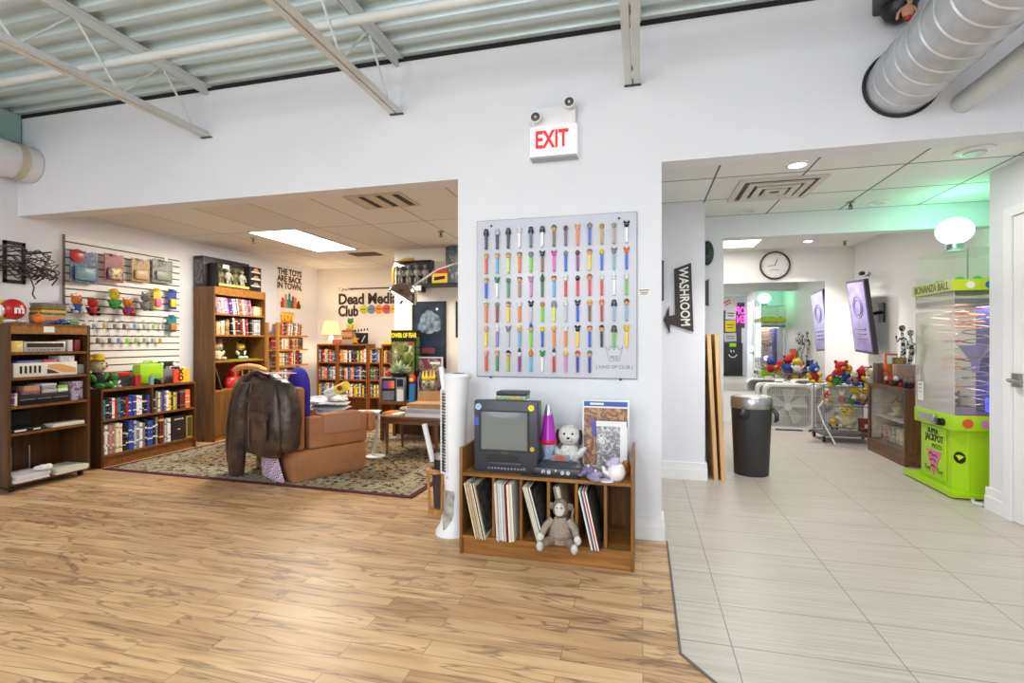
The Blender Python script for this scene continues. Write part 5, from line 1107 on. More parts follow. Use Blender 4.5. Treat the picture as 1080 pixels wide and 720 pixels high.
DC = dict(navy=(44, 46, 76), silver=(190, 192, 198), white=(236, 236, 236), slate=(96, 106, 124), taupe=(120, 96, 88), mauve=(110, 86, 98), orange=(230, 126, 40), tan=(224, 178, 130), blue=(30, 92, 200), grey=(140, 142, 146), gold=(184, 152, 84), greige=(164, 156, 140), black=(30, 30, 32), coral=(222, 92, 52), sky=(96, 176, 214), brown=(122, 74, 44), lime=(120, 204, 36), rust=(150, 86, 76), charcoal=(62, 62, 66), pink=(226, 90, 176), violet=(136, 44, 136), yellow=(236, 206, 40), steel=(136, 172, 190), green=(40, 150, 80), sage=(96, 144, 104), khaki=(160, 136, 98), lilac=(206, 140, 196), forest=(52, 112, 66), red=(206, 50, 58), leaf=(110, 176, 80), maroon=(150, 40, 58), chartreuse=(214, 226, 50), crimson=(190, 36, 48), amber=(206, 140, 50), lavender=(140, 130, 196), olive=(186, 182, 50), royal=(34, 50, 160))
DC['lime-pale'] = (206, 222, 120)
def dm(k): return mat('disp_'+k, DC[k], .35)
xa, xb = W(514, 300, WY).x, W(661, 300, WY).x
for r, row in enumerate(DIS):
    z0 = 1.80-.1585*r
    for c, sp in enumerate(row.split()):
        stem, head, style = sp.split(':')
        x = xa+(xb-xa)*c/12
        stn = stem.replace('lime-pale', 'pale lime')
        t = thing('candy_dispenser', '%s candy dispenser with %s head, %s in the %s row of the board' % (stn, head, ORD[c], ORD[r]), 'candy dispenser', (x, WY-.0165, z0), 0, 'candy dispensers on the pale board')
        part(t, 'stem', MB(dm(stem)).tbox((0, -.0095), .0068, .009, .008, .094, 1.18)); part(t, 'foot', MB(dm(stem)).box(-.0075, .0075, -.026, -.0005, .0, .0085, .002))
        hz = .112; hm = dm(head)
        skin = dm('tan') if style in ('hair', 'hat', 'tall') and head not in ('tan', 'white', 'grey') else hm
        hb = MB(skin).ell((0, -.011, hz), (.0145, .014, .017), 10, 7); hh_ = part(t, 'head', hb)
        if style == 'hair': part(hh_, 'hair', MB(dm(head) if head != 'tan' else dm('gold')).ell((0, -.008, hz+.009), (.0165, .0145, .0125), 10, 6))
        elif style == 'hat': part(hh_, 'hat', MB(hm).cyl((0, -.011, hz+.008), .0175, .005, n=12).cyl((0, -.011, hz+.012), .0125, .012, n=12, r2=.009))
        elif style == 'tall': part(hh_, 'hat', MB(dm('blue' if head == 'blue' else 'charcoal')).lathe([(.012, 0), (.009, .016), (.003, .028)], (0, -.011, hz+.012), 10))
        elif style == 'helmet': part(hh_, 'helmet', MB(hm).loft([(0, -.01, hz-.02, .019, .013), (0, -.01, hz, .0165, .0145), (0, -.01, hz+.018, .012, .0125), (0, -.01, hz+.022, .004, .004)], 12))
        elif style == 'ears':
            for q in (-1, 1): part(hh_, 'ear', MB(hm).ell((q*.013, -.009, hz+.017), (.0065, .005, .0085), 8, 5))
        elif style == 'pointed': part(hh_, 'tip', MB(hm).lathe([(.013, 0), (.003, .026)], (0, -.011, hz+.009), 10))
        for q in (-1, 1): part(hh_, 'eye', MB(eye_black if head not in ('black', 'navy', 'charcoal') else paper).ell((q*.0055, -.0245, hz+.003), .0022, 6, 4))
t = thing('notice_label', 'small white printed notice on the pier beside the board', 'label', W(679, 308, WY)); part(t, 'card', MB(paper).box(-.038, .038, -.003, 0, -.025, .025)); part(t, 'print_lines', MB(black_pl).box(-.028, .03, -.0036, -.0031, .009, .014).box(-.02, .026, -.0036, -.0031, -.004, 0).box(-.018, .02, -.0036, -.0031, -.014, -.01))
# --- record cabinet
RC = Vector((-1.006, 2.712, 0)); RW_, RD = .963, .40
cbw = wood('cabinet_oak', (166, 114, 56), (116, 73, 27), 'x'); cbv = wood('cabinet_oak_upright', (154, 105, 50), (106, 67, 26), 'z')
t = thing('record_cabinet', 'low oak record cabinet with six compartments below the board', 'cabinet', RC)
st = .018
part(t, 'side_panel', MB(cbv).box(0, st, 0, RD, 0, .6, .002)); part(t, 'side_panel', MB(cbv).box(RW_-st, RW_, 0, RD, 0, .6, .002))
part(t, 'top_board', MB(cbw).box(st, RW_-st, .004, RD, .442, .46)); part(t, 'bottom_shelf', MB(cbw).box(st, RW_-st, .004, RD, .088, .106)); part(t, 'kick_board', MB(cbw).box(st, RW_-st, .012, .03, .0, .0875)); part(t, 'back_panel', MB(cbv).box(st, RW_-st, RD-.008, RD, .106, .442))
divs = []
for px in (519.4, 548.5, 577.7, 607.4, 638.3):
    x = W(px, 530, RC.y).x-RC.x; divs.append(x); part(t, 'divider', MB(cbv).box(x-.008, x+.008, .02, RD-.008, .1065, .4415))
def onRC(x, y, z): return RC+Vector((x, y, z))
bays = [st]+[d for d in divs]
def records(bay, n, lean, x0, cols, last=None, yfront=.0, h=.312):
    xs = bays[bay]+.009
    for i in range(n):
        c = cols[i % len(cols)]; th = R.uniform(.0042, .0075)
        mb = MB(MATS['plain_'+c] if 'plain_'+c in MATS else solid(c, .5)).box(0, th, 0, .312, 0, h)
        o = solo('record_sleeve', mb, '%s record sleeve, %s from left in the %s compartment of the record cabinet' % (c, ORD[i], ORD[bay]), 'record', 'records in the oak cabinet', loc=onRC(xs+x0, yfront+R.uniform(-.012, .012), .1065))
        o.rotation_euler = (0, -lean, 0); x0 += th/math.cos(lean)+.0006
        if last and i == n-1:
            part(o, 'cover_print', MB(last).box(th+.0002, th+.0007, .02, .29, .02, .29))
    return x0
covb = mat('black_cover_print', (24, 24, 26), .4, noise=(30, .5, (120, 120, 116)))
lp = ['cream', 'white', 'silver', 'cream', 'black', 'cream', 'tan', 'white']
records(0, 10, .22, .075, ['black', 'cream', 'cream', 'white', 'tan', 'cream', 'black', 'white'], covb, yfront=-.03)
records(1, 16, .05, .022, ['cream', 'white', 'silver', 'white', 'cream', 'silver', 'white', 'grey', 'white', 'cream', 'maroon', 'red', 'white', 'cream'], None, yfront=-.03)
records(2, 8, .27, .083, ['black', 'cream', 'white', 'silver', 'cream', 'grey', 'white', 'black'], covb, yfront=-.02)
records(3, 5, .2, .07, ['grey', 'silver', 'tan', 'white', 'cream'], None, yfront=.055, h=.30)
records(4, 7, .22, .075, ['white', 'silver', 'navy', 'white', 'red', 'white', 'black', 'silver', 'white'], covb, yfront=-.03)
# monkey doll sitting on the bottom shelf edge
t = thing('monkey_doll', 'grey brown stuffed monkey doll sitting on the record cabinet shelf', 'soft toy', onRC(.575, .015, .107))
mk = fur('monkey_fur', (146, 124, 106)); mk2 = fur('monkey_vest', (168, 150, 134)); hide = fur('pale_hide', (226, 220, 212))
part(t, 'body', MB(mk2).loft([(0, 0, .01, .07, .055), (0, 0, .06, .075, .06), (0, 0, .12, .062, .05), (0, 0, .17, .035, .03)], 16))
part(t, 'belt', MB(mk).loft([(0, 0, .04, .079, .064), (0, 0, .06, .079, .064)], 16))
h = part(t, 'head', MB(mk).ell((0, -.0, .225), (.052, .048, .06), 14, 10)); part(h, 'face', MB(hide).ell((0, -.034, .225), (.034, .026, .042)))
part(h, 'muzzle', MB(hide).ell((0, -.05, .208), (.026, .022, .02)))
for q in (-1, 1):
    part(h, 'ear', MB(mk).ell((q*.06, 0, .235), (.022, .01, .024), 8, 6)); part(h, 'eye', MB(eye_black).ell((q*.014, -.058, .242), .005, 6, 5))
    a = part(t, 'arm', MB(mk2).tube([(q*.05, -.0, .15), (q*.09, -.02, .11), (q*.11, -.06, .07)], [.026, .024, .02], 10)); part(a, 'hand', MB(hide).ell((q*.115, -.068, .055), (.024, .022, .03)))
    l = part(t, 'leg', MB(mk).tube([(q*.04, -.02, .03), (q*.08, -.075, .03), (q*.1, -.125, .026)], [.032, .028, .022], 10)); part(l, 'foot', MB(hide).ell((q*.105, -.14, .03), (.022, .03, .03)))
part(t, 'tail', MB(mk).tube([(.05, .02, .03), (.085, .0, .1), (.075, -.02, .19), (.085, -.03, .235)], .008, 6))
for ch in t.children: ch.scale = (.86, .86, .86)
# --- television
t = thing('television', 'dark grey tube television with built in tape slot', 'television', onRC(.255, .05, .461))
tvm = mat('tv_plastic', (52, 55, 64), .4); tvd = mat('tv_dark', (34, 36, 42), .35)
tw, th_ = .186, .405
c = MB(tvm); c.box(-tw, tw, 0, .06, .0, th_, .01)
part(t, 'front_shell', c)
bk_ = MB(tvd); vs = []
for (y, k, zo) in ((.0605, .96, .0), (.20, .9, 0.004), (.32, .6, .04)):
    vs += [(-tw*k, y, .01+zo), (tw*k, y, .01+zo), (tw*k, y, th_*.98-zo*2), (-tw*k, y, th_*.98-zo*2)]
fs = [(3, 2, 1, 0), (8, 9, 10, 11)]
for q in (0, 4):
    for i in range(4): j = (i+1) % 4; fs.append((q+i, q+j, q+4+j, q+4+i))
bk_.add(vs, fs); part(t, 'rear_shell', bk_)
sx0, sx1, sz0, sz1 = -.142, .128, .128, .342
bz = MB(tvd)
bz.box(sx0-.012, sx1+.012, -.006, -.0003, sz0-.012, sz0).box(sx0-.012, sx1+.012, -.006, -.0003, sz1, sz1+.008).box(sx0-.012, sx0, -.006, -.0003, sz0, sz1).box(sx1, sx1+.012, -.006, -.0003, sz0, sz1); part(t, 'bezel', bz)
sc = MB(mat('crt_glass', (112, 118, 118), .14, spec=.6)); vs = []; fs = []; n = 10
for j in range(n+1):
    for i in range(n+1):
        u, v = i/n*2-1, j/n*2-1; vs.append(((sx0+sx1)/2+u*(sx1-sx0)/2, -.0008-.005*(1-u*u)*(1-v*v)**.5 if abs(v) < 1 else -.0008, (sz0+sz1)/2+v*(sz1-sz0)/2))
for j in range(n):
    for i in range(n): fs.append((j*(n+1)+i, j*(n+1)+i+1, (j+1)*(n+1)+i+1, (j+1)*(n+1)+i))
sc.add(vs, fs, True); part(t, 'screen', sc)
part(t, 'tape_slot', MB(black_pl).box(-.11, .08, -.003, -.0003, .07, .098)); part(t, 'slot_tray', MB(tvm).box(-.1, .1, -.012, -.0003, .042, .06, .004))
kb = MB(mat('tv_button', (150, 152, 158), .4))
for k in range(12): kb.box(-.1+k*.019, -.09+k*.019, -.003, -.0003, .02, .028)
kb.box(.105, .115, -.003, -.0003, .02, .034); part(t, 'button_row', kb); part(t, 'badge', MB(mat('badge_gold', (150, 120, 70), .4, .4)).box(-.02, .015, -.003, -.0003, .112, .118))
part(t, 'round_sticker', MB(mat('sticker_blue', (170, 200, 230), .4)).cyl((-.158, -.0005, .368), .018, .001, 'y', 20)); part(t, 'round_sticker', MB(mat('sticker_yellow', (236, 222, 30), .4)).cyl((.15, -.0005, .368), .017, .001, 'y', 20), 'yellow round sticker'); part(t, 'sticker', MB(mat('sticker_indigo', (70, 80, 190), .4)).box(-.182, -.153, -.0015, -.0005, .262, .308), 'indigo rectangular sticker'); part(t, 'sticker', MB(mat('sticker_gold', (200, 160, 60), .4)).cyl((.155, -.0005, .14), .014, .001, 'y', 7), 'gold star sticker')
for (dx, z) in ((-.158, .368), (.15, .368)): part(t, 'sticker_mark', MB(tvd).tube([(dx-.007, -.0018, z-.004), (dx, -.0018, z+.007), (dx+.007, -.0018, z-.005)], .0012, 5))
t = thing('game_cartridges', 'dark grey game case on top of the television', 'game case', onRC(.27, .11, .8665)); part(t, 'case', MB(tvd).box(-.085, .09, 0, .12, .0225, .045, .002))
t = thing('game_case', 'colourful green and orange game case directly on the television', 'game case', onRC(.27, .1, .8665)); part(t, 'case', MB(art('case_art', [(40, 60, 50), (230, 160, 50), (60, 160, 120), (230, 230, 226), (50, 120, 60)], 30, seed=3)).box(-.085, .09, 0, .12, 0, .022, .002))
# --- lava lamp
t = thing('lava_lamp', 'purple lava lamp with blue patterned base right of the television', 'lava lamp', onRC(.475, .2, .461))
blm = art('blue_base', [(30, 40, 70), (60, 110, 190), (200, 220, 240), (40, 60, 60), (90, 150, 90)], 40, seed=5)
part(t, 'base', MB(blm).lathe([(.052, 0), (.05, .02), (.03, .07), (.026, .09), (.042, .135), (.044, .145)], n=20)); liq = mat('lava_purple', (170, 40, 176), .15, emit=.1); part(t, 'globe', MB(liq).lathe([(.047, .172), (.03, .29), (.026, .315)], n=20)); part(t, 'red_wax', MB(mat('lava_red', (200, 30, 60), .2, emit=.2)).lathe([(.044, .146), (.05, .16), (.0475, .1715)], n=20)); part(t, 'cap', MB(mat('lava_cap', (196, 196, 204), .2, .7)).lathe([(.0262, .3155), (.014, .372), (.0, .373)], n=20))
# --- plush puppy
plush('plush_dog', 'white plush puppy with dark brown floppy ears behind the console', onRC(.588, .26, .461), .05, .31, f_white, f_white, 'floppy', ear=fur('dark_brown_fur', (52, 40, 36)))
# --- console
t = thing('game_console', 'charcoal game console with grey cartridge on the cabinet', 'console', onRC(.555, .02, .461), .0)
cm = mat('console_charcoal', (60, 62, 70), .4)
part(t, 'body', MB(cm).box(-.13, .13, .0, .17, .012, .05, .012).loft([(0, .085, .05, .128, .083), (0, .085, .06, .12, .075), (0, .09, .07, .09, .05)], 24)); part(t, 'foot_plate', MB(tvd).box(-.11, .11, .01, .16, 0, .0118))
for k, x in enumerate((-.075, -.045, .03, .06)): part(t, 'controller_port', MB(mat('port_grey', (176, 178, 186), .4)).cyl((x, .0005, .028), .0115, .005, 'y', 14))
cg = MB(mat('cartridge_grey', (124, 126, 134), .45)).box(-.058, .058, .075, .095, .0705, .105, .006); part(t, 'cartridge', cg); part(t, 'cartridge_label', MB(mat('cart_label', (190, 60, 60), .4)).box(-.025, .03, .0735, .0748, .078, .1)); part(t, 'switch', MB(black_pl).box(-.01, .008, .03, .05, .0605, .068)); part(t, 'logo_mark', MB(paper).prism([(-.008, .028), (-.001, .042), (-.012, .042)], -.002, -.0002))
cbm = MB(mat('cord_black', (30, 30, 34), .5)); cbm.tube([(-.07, -.003, .028), (-.08, -.018, .01), (-.14, -.016, .0045), (-.2, -.0, .0045)], .0035, 6); part(t, 'controller_cord', cbm)
# --- boxed poster & things at right
t = thing('boxed_print', 'large glossy boxed print of a crowded orange scene with blue header', 'box', onRC(.795, .30, .461))
bx = MB(mat('white_board', (232, 232, 236), .4)).box(-.135, .135, 0, .03, 0, .395, .002); bx = part(t, 'carton', bx)
part(t, 'scene_print', MB(art('crowd_print', [(150, 96, 60), (200, 130, 80), (90, 84, 90), (214, 160, 110), (120, 100, 140), (176, 100, 60)], 16, seed=8)).box(-.125, .125, -.002, -.0003, .015, .35)); part(t, 'blue_header', MB(mat('header_blue', (50, 96, 170), .4)).box(-.125, .125, -.003, -.0021, .36, .388)); part(t, 'header_text', MB(paper).box(-.09, -.01, -.0036, -.0031, .368, .38)); part(t, 'purple_figure', MB(mat('fig_purple', (104, 96, 190), .5)).prism([(-.075, .18), (-.05, .18), (-.06, .28), (-.085, .27)], -.0035, -.0021))
solo('plastic_bag', MB(art('foil_print', [(150, 150, 156), (230, 230, 232), (110, 104, 110), (206, 200, 206), (90, 90, 110)], 26, rough=.15, seed=4)).box(-.09, .08, -.01, .01, 0, .27, .004).use(white_pl).box(.045, .085, -.012, -.0102, .0, .25).box(-.09, .08, -.012, -.0102, .25, .28), 'shiny clear wrapped packet with white edge before the boxed print', 'packet', loc=onRC(.835, .27, .461))
t = thing('controller', 'purple grey game controllers with coiled cords beside the console', 'controller', onRC(.715, .10, .461), -.5); pc = mat('purple_grey', (120, 108, 146), .4)
part(t, 'shell', MB(pc).ell((0, 0, .03), (.06, .04, .02)).ell((-.055, -.04, .022), (.022, .05, .018)).ell((.055, -.04, .022), (.022, .05, .018)).ell((0, -.045, .022), (.018, .05, .018))); part(t, 'stick', MB(white_pl).cyl((0, -.0, .048), .007, .014, n=10)); part(t, 'button', MB(redp).ell((.04, .005, .048), (.006, .006, .004), 8, 5)); part(t, 'cord', MB(grey_pl).tube([(0, .04, .03), (.05, .07, .02), (.1, .04, .01), (.06, .0, .052), (0, .02, .054), (-.06, .04, .03)], .0035, 6))
t = thing('controller', 'second lilac controller tilted by the white mug', 'controller', onRC(.76, .045, .461), .9); part(t, 'shell', MB(mat('lilac_grey', (150, 140, 170), .4)).ell((0, 0, .022), (.055, .034, .018)).ell((-.05, -.035, .019), (.02, .045, .016)).ell((.05, -.035, .019), (.02, .045, .016))); part(t, 'stick', MB(white_pl).cyl((0, 0, .038), .006, .012, n=10))
t = thing('ceramic_mug', 'round white ceramic figure mug at right end of cabinet', 'mug', onRC(.87, .055, .461), .4)
cer = mat('glazed_white', (232, 230, 230), .15); part(t, 'mug_body', MB(cer).lathe([(.028, 0), (.045, .02), (.05, .045), (.042, .075), (.03, .085)], n=20)); part(t, 'spout', MB(cer).tube([(-.035, 0, .03), (-.07, 0, .05), (-.075, 0, .075)], [.014, .011, .009], 8)); part(t, 'ornament', MB(mat('lilac_glaze', (190, 180, 210), .2)).ell((-.01, 0, .1), (.03, .026, .02)).ell((-.04, 0, .088), (.02, .016, .016))); part(t, 'foot_rim', MB(cer).lathe([(.04, .0), (.036, .006)], (-.06, -.01, 0), 14))
solo('amber_jar', MB(mat('amber', (190, 110, 40), .2)).lathe([(.022, 0), (.024, .05), (.018, .07)], n=14), 'small amber jar at the right back of the cabinet top', 'jar', loc=onRC(.915, .2, .461))
# --- tower fan
t = thing('tower_fan', 'tall white tower fan standing left of the record cabinet', 'fan', (-1.16, 3.0, 0.0), math.radians(-9))
fw = mat('fan_white', (238, 239, 242), .35)
part(t, 'base', MB(fw).loft([(0, 0, 0, .105, .105), (0, 0, .02, .105, .103), (.008, .0, .06, .085, .08), (.014, .0, .14, .07, .064), (.018, 0, .26, .066, .058), (.02, 0, .31, .068, .06)], 28))
def base_r(z):
    st_ = [(0, 0, .105, .105), (.02, 0, .105, .103), (.06, .008, .085, .08), (.14, .014, .07, .064), (.26, .018, .066, .058), (.31, .02, .068, .06)]
    for p, q in zip(st_, st_[1:]):
        if p[0] <= z <= q[0]: f = (z-p[0])/(q[0]-p[0]); return [p[i]+(q[i]-p[i])*f for i in (1, 2, 3)]
rc_ = MB(mat('fan_recess', (128, 116, 110), .4, noise=(20, .3, (190, 186, 184)))); vs = []; fs = []
for j in range(13):
    z = .045+.235*j/12; cx_, rx_, ry_ = base_r(z); hw_ = .042*min(1, (j+.6)/4)*(1 if j < 12 else .9)
    for i in range(7): x_ = -.012+hw_*(i/3-1); vs.append((cx_+x_, -ry_*math.sqrt(max(.05, 1-(x_/rx_)**2))*1.02-.002, z))
for j in range(12):
    for i in range(6): fs.append((j*7+i, j*7+i+1, j*7+8+i, j*7+7+i))
rc_.add(vs, fs, True); part(t, 'stem_window', rc_)
sec = [(.02, 0, .3105, .07, .062), (.022, 0, .5, .072, .066), (.026, .0, .75, .074, .07), (.03, 0, .9, .076, .072), (.034, 0, .97, .084, .076)]
part(t, 'tower_body', MB(fw).loft(sec, 28)); part(t, 'top_cap', MB(fw).loft([(.036, 0, .9705, .088, .078), (.04, 0, .985, .096, .08), (.045, 0, 1.0, .084, .07)], 28)); part(t, 'control_panel', MB(mat('fan_panel', (110, 118, 130), .3)).ell((.045, 0, 1.0), (.042, .03, .006), 14, 6))
gr = MB(mat('fan_grille_dark', (70, 76, 86), .5))
for k in range(26): z = .40+k*.019; gr.tube([(-.044, -.0535, z), (-.024, -.063, z), (-.004, -.0685, z)], .0045, 5)
part(t, 'grille', gr); part(t, 'grille_frame', MB(fw).tube([(-.048, -.052, .385), (-.047, -.055, .9)], .006, 6).tube([(-.0, -.067, .385), (-.0, -.071, .9)], .006, 6).tube([(-.048, -.052, .385), (-.024, -.062, .385), (-.0, -.067, .385)], .006, 6).tube([(-.047, -.055, .9), (-.024, -.065, .9), (-.0, -.071, .9)], .006, 6)); part(t, 'carry_handle', MB(fw).tube([(-.04, -.02, .86), (-.055, -.02, .95), (-.068, -.02, 1.04)], [.016, .018, .016], 10)); part(t, 'button', MB(mat('fan_button', (196, 198, 204), .4)).ell((-.0, -.066, .36), (.008, .004, .008), 8, 5))
# ================================================================ CORRIDOR AND ARCADE ROOM
# --- washroom arrow sign
SY = 4.667
pts = [(711, 283.8), (728.7, 277.2), (731.4, 350), (706.8, 342), (706.4, 351.8), (699.6, 337.5), (705.7, 322.6), (705.8, 333), (712, 332)]
base = W(716, 352, SY); poly = [((W(x, y, SY)-base).x, (W(x, y, SY)-base).z) for x, y in pts]
t = thing('washroom_sign', 'dark brown arrow sign reading WASHROOM pointing left', 'sign', base)
part(t, 'arrow_board', MB(mat('sign_dark', (56, 48, 46), .6)).prism(poly, -.014, -.001))
tc_ = W(721.3, 313, SY)-base; up = (W(720.2, 285, SY)-W(722.4, 342, SY)).normalized()
part(t, 'lettering', text_mb('WASHROOM', .108, mat('sign_white', (240, 238, 234), .5), frame((tc_.x, -.0155, tc_.z), -up, (up.z, 0, -up.x)), .001, bold=.002, sx=.80))
t = thing('framed_picture', 'edge of dark framed picture beside the washroom sign', 'picture', (.0, SY, W(700, 317, SY).z)); hh = W(700, 275, SY).z-W(700, 317, SY).z
part(t, 'print', MB(mat('grey_print', (150, 150, 150), .4)).box(-.09, .165, -.012, -.001, .012, hh-.012)); part(t, 'frame', MB(black_pl).box(.165, .177, -.02, 0, 0, hh).box(-.1, -.09, -.02, 0, 0, hh).box(-.09, .165, -.02, 0, 0, .012).box(-.09, .165, -.02, 0, hh-.012, hh))
t = thing('wall_mask', 'dark green wall mask half hidden by the washroom corner', 'mask', (.6, 5.228, 1.93)); mm = mat('mask_green', (56, 72, 62), .5, noise=(30, .5)); part(t, 'face', MB(mm).ell((0, -.03, .12), (.06, .028, .12))); part(t, 'brow', MB(mm).ell((0, -.05, .17), (.045, .02, .02))); part(t, 'nose', MB(mm).ell((0, -.06, .12), (.014, .02, .03), 8, 6))
t = thing('framed_picture', 'dark framed picture below the green mask', 'picture', (.575, 5.228, 1.54)); part(t, 'print', MB(mat('dim_print2', (64, 60, 58), .4)).box(-.04, .03, -.01, -.001, .01, .25)); part(t, 'frame', MB(black_pl).box(.03, .04, -.016, 0, 0, .26).box(-.05, -.04, -.016, 0, 0, .26))
# --- leaning boards
bd = wood('leaning_board', (236, 196, 140), (206, 160, 106), 'z')
def leaner(x_top, x_bot, y0, y1, label):
    mb = MB(bd); th = .032; h = 1.265
    mb.add([(x_bot, y0, 0), (x_bot+th, y0, 0), (x_top+th, y0, h), (x_top, y0, h), (x_bot, y1, 0), (x_bot+th, y1, 0), (x_top+th, y1, h), (x_top, y1, h)], [(0, 1, 2, 3), (7, 6, 5, 4), (0, 4, 5, 1), (1, 5, 6, 2), (2, 6, 7, 3), (3, 7, 4, 0)])
    solo('table_leaf', mb, label, 'board', 'wooden table leaves leaning by the corridor')
leaner(.539, .60, 4.70, 5.19, 'wooden leaf leaning against the washroom wall, nearest the wall'); leaner(.60, .655, 4.69, 5.17, 'wooden leaf leaning against the other leaf, nearest the bin')
# --- bin
t = thing('waste_bin', 'round black waste bin with chrome rim in the corridor', 'bin', (.955, 5.02, 0)); part(t, 'bin_body', MB(mat('bin_black', (44, 44, 47), .5)).lathe([(.14, 0), (.145, .01), (.168, .58), (.168, .6)], n=32)); part(t, 'chrome_rim', MB(steel).lathe([(.172, .601), (.176, .61), (.176, .69), (.165, .705), (.15, .7), (.15, .62)], n=32, cap=False)); lb_ = MB(mat('bag_clear', (200, 198, 194), .4)); lb_.ell((0, 0, .69), (.15, .15, .03), 18, 6); part(t, 'bag_liner', lb_)
bg = mat('bin_bag', (30, 30, 32), .3); part(t, 'bag_tail', MB(bg).tube([(.17, -.03, .6), (.2, -.05, .55), (.2, -.06, .5), (.18, -.05, .48)], [.014, .02, .018, .008], 8)); part(t, 'bag_tail', MB(bg).ell((-.09, -.155, .56), (.05, .022, .05), 10, 6))
# --- ceiling things
t = thing('ceiling_diffuser', 'square stepped ceiling air diffuser in the corridor', 'vent', (1.0, 4.38, 2.375)); da = mat('diffuser_paint', (214, 208, 200), .5); dkm = mat('diffuser_dark', (90, 82, 76), .7)
part(t, 'backing', MB(dkm).box(-.28, .28, -.28, .28, .02, .0245))
for k, (r, z) in enumerate(((.3, .012), (.22, .004), (.15, -.002), (.08, -.006))):
    w = .045; fr_ = MB(da).box(-r, r, -r, -r+w, z, z+.012).box(-r, r, r-w, r, z, z+.012).box(-r, -r+w, -r+w, r-w, z, z+.012).box(r-w, r, -r+w, r-w, z, z+.012); part(t, 'frame_ring', fr_)
def ceil_pt(px, py, z=2.4): k = (z-EYE)/(360-py); dx, dy = ray(px); return dx*k, dy*k
def downlight(px, py, label, on, z=2.4):
    x, y = ceil_pt(px, py, z); t = thing('downlight', label, 'ceiling light', (x, y, z-.012)); part(t, 'trim_ring', MB(white_pl).lathe([(.07, .0115), (.075, .004), (.055, 0), (.05, .006)], n=24, cap=False)); part(t, 'lamp', MB(glow('spot_glow', (255, 250, 240), 30) if on else mat('spot_off', (200, 190, 170), .3)).cyl((0, 0, .006), .05, .004, n=20)); return x, y
DLP = downlight(841, 173, 'lit round downlight before the corridor air diffuser', True)
downlight(790, 222, 'unlit round downlight behind the corridor air diffuser', False); downlight(927, 213.5, 'unlit round downlight in the green lit corridor ceiling', False)
ADL = downlight(852, 254, 'lit round downlight in the arcade room ceiling', True, 2.55)
x, y = ceil_pt(1028, 158); t = thing('ceiling_speaker', 'round white detector on the corridor ceiling near right wall', 'detector', (x, y, 2.375)); part(t, 'rim', MB(white_pl).lathe([(.1, .0245), (.1, .015), (.07, .006)], n=28)); part(t, 'centre', MB(mat('detector_grey', (200, 200, 198), .4)).lathe([(.06, .0055), (.055, -.002)], n=24))
x, y = ceil_pt(897, 213); sprinkler(x, y, 2.4, 'sprinkler on the corridor ceiling right of the diffuser'); x, y = ceil_pt(891, 254, 2.55); sprinkler(x, y, 2.55, 'sprinkler on the arcade room ceiling')
# --- clock
cc = W(817, 280, 8.168); t = thing('wall_clock', 'round white wall clock with dark rim above the mirror', 'clock', (cc.x, 8.169, cc.z-.2)); part(t, 'rim', MB(mat('clock_rim', (62, 50, 46), .4)).lathe([(.18, .0), (.205, .0), (.205, .03), (.19, .035), (.182, .03)], (0, 0, .2), 40, 'y', cap=False)); part(t, 'dial', MB(mat('clock_face', (240, 238, 234), .4)).cyl((0, -.001, .2), .185, .012, 'y', 40))
hm_ = MB(black_pl); hm_.tube([(0, -.02, .2), (.03, -.02, .29)], .004, 6).tube([(0, -.021, .2), (-.1, -.021, .195)], .0035, 6); part(t, 'hands', hm_); tk = MB(grey_pl)
for k in range(12): a = k*PI/6; tk.box(.158*math.sin(a)-.003, .158*math.sin(a)+.003, -.018, -.0162, .2+.158*math.cos(a)-.008, .2+.158*math.cos(a)+.008)
tk.box(-.06, .06, -.018, -.0162, .13, .136); part(t, 'hour_marks', tk)
# --- mirror
mir = mat('mirror_silver', (240, 242, 243), .0, 1.0); mz = W(800, 298, 8.15).z
t = thing('wall_mirror', 'large wall mirror reflecting the lit vending tower', 'mirror', (1.65, 8.168, .48)); part(t, 'mirror_glass', MB(mir).box(-.85, W(870, 300, 8.15).x-1.65, -.006, -.001, 0, mz-.48))
# --- tall fluorescent in arcade (slanted panels at upper left)
t = thing('fluorescent_panel', 'bright fluorescent panel on arcade room ceiling at left', 'ceiling light', (1.2, 7.2, 2.535)); part(t, 'frame', MB(steel_white).box(-.31, .33, -.62, -.6, 0, .0145).box(-.31, .33, .6, .62, 0, .0145).box(-.31, -.29, -.6, .6, 0, .0145).box(.31, .33, -.6, .6, 0, .0145)); part(t, 'diffuser', MB(glow('arcade_panel_glow', (255, 252, 246), 5)).box(-.29, .31, -.6, .6, .003, .012))
# --- wall mounted display
P1, P2, P3, P4 = W(892.5, 297, 7.7), W(911, 294, 7.13), W(922, 374, 7.10), W(902, 370.5, 7.67)
t = thing('wall_display', 'upright lilac screen on a wall arm tilted downward', 'screen', (2.75, 7.4, 1.0)); u = (P2-P1).normalized(); v = (P4-P1).normalized(); nrm = u.cross(v).normalized()
if nrm.x > 0: nrm = -nrm
def slab(a, b, c, d, off0, off1): 
    vs = [p+nrm*off0 for p in (a, b, c, d)]+[p+nrm*off1 for p in (a, b, c, d)]; return vs, [(0, 1, 2, 3), (7, 6, 5, 4), (0, 4, 5, 1), (1, 5, 6, 2), (2, 6, 7, 3), (3, 7, 4, 0)]
q = MB(mat('screen_case', (50, 40, 56), .4)); q.add(*slab(P1, P2, P3, P4, -.05, 0)); part(t, 'casing', q, world=True)
ins = lambda k: (P1+(u+v)*k, P2+(v-u)*k, P3-(u+v)*k, P4+(u-v)*k)
q = MB(mat('lilac_screen', (122, 102, 164), .3, emit=.14, noise=(7, .3, (156, 142, 190)))); q.add(*slab(*ins(.03), .0005, .004)); part(t, 'screen', q, world=True)
ce = (P1+P2+P3+P4)/4
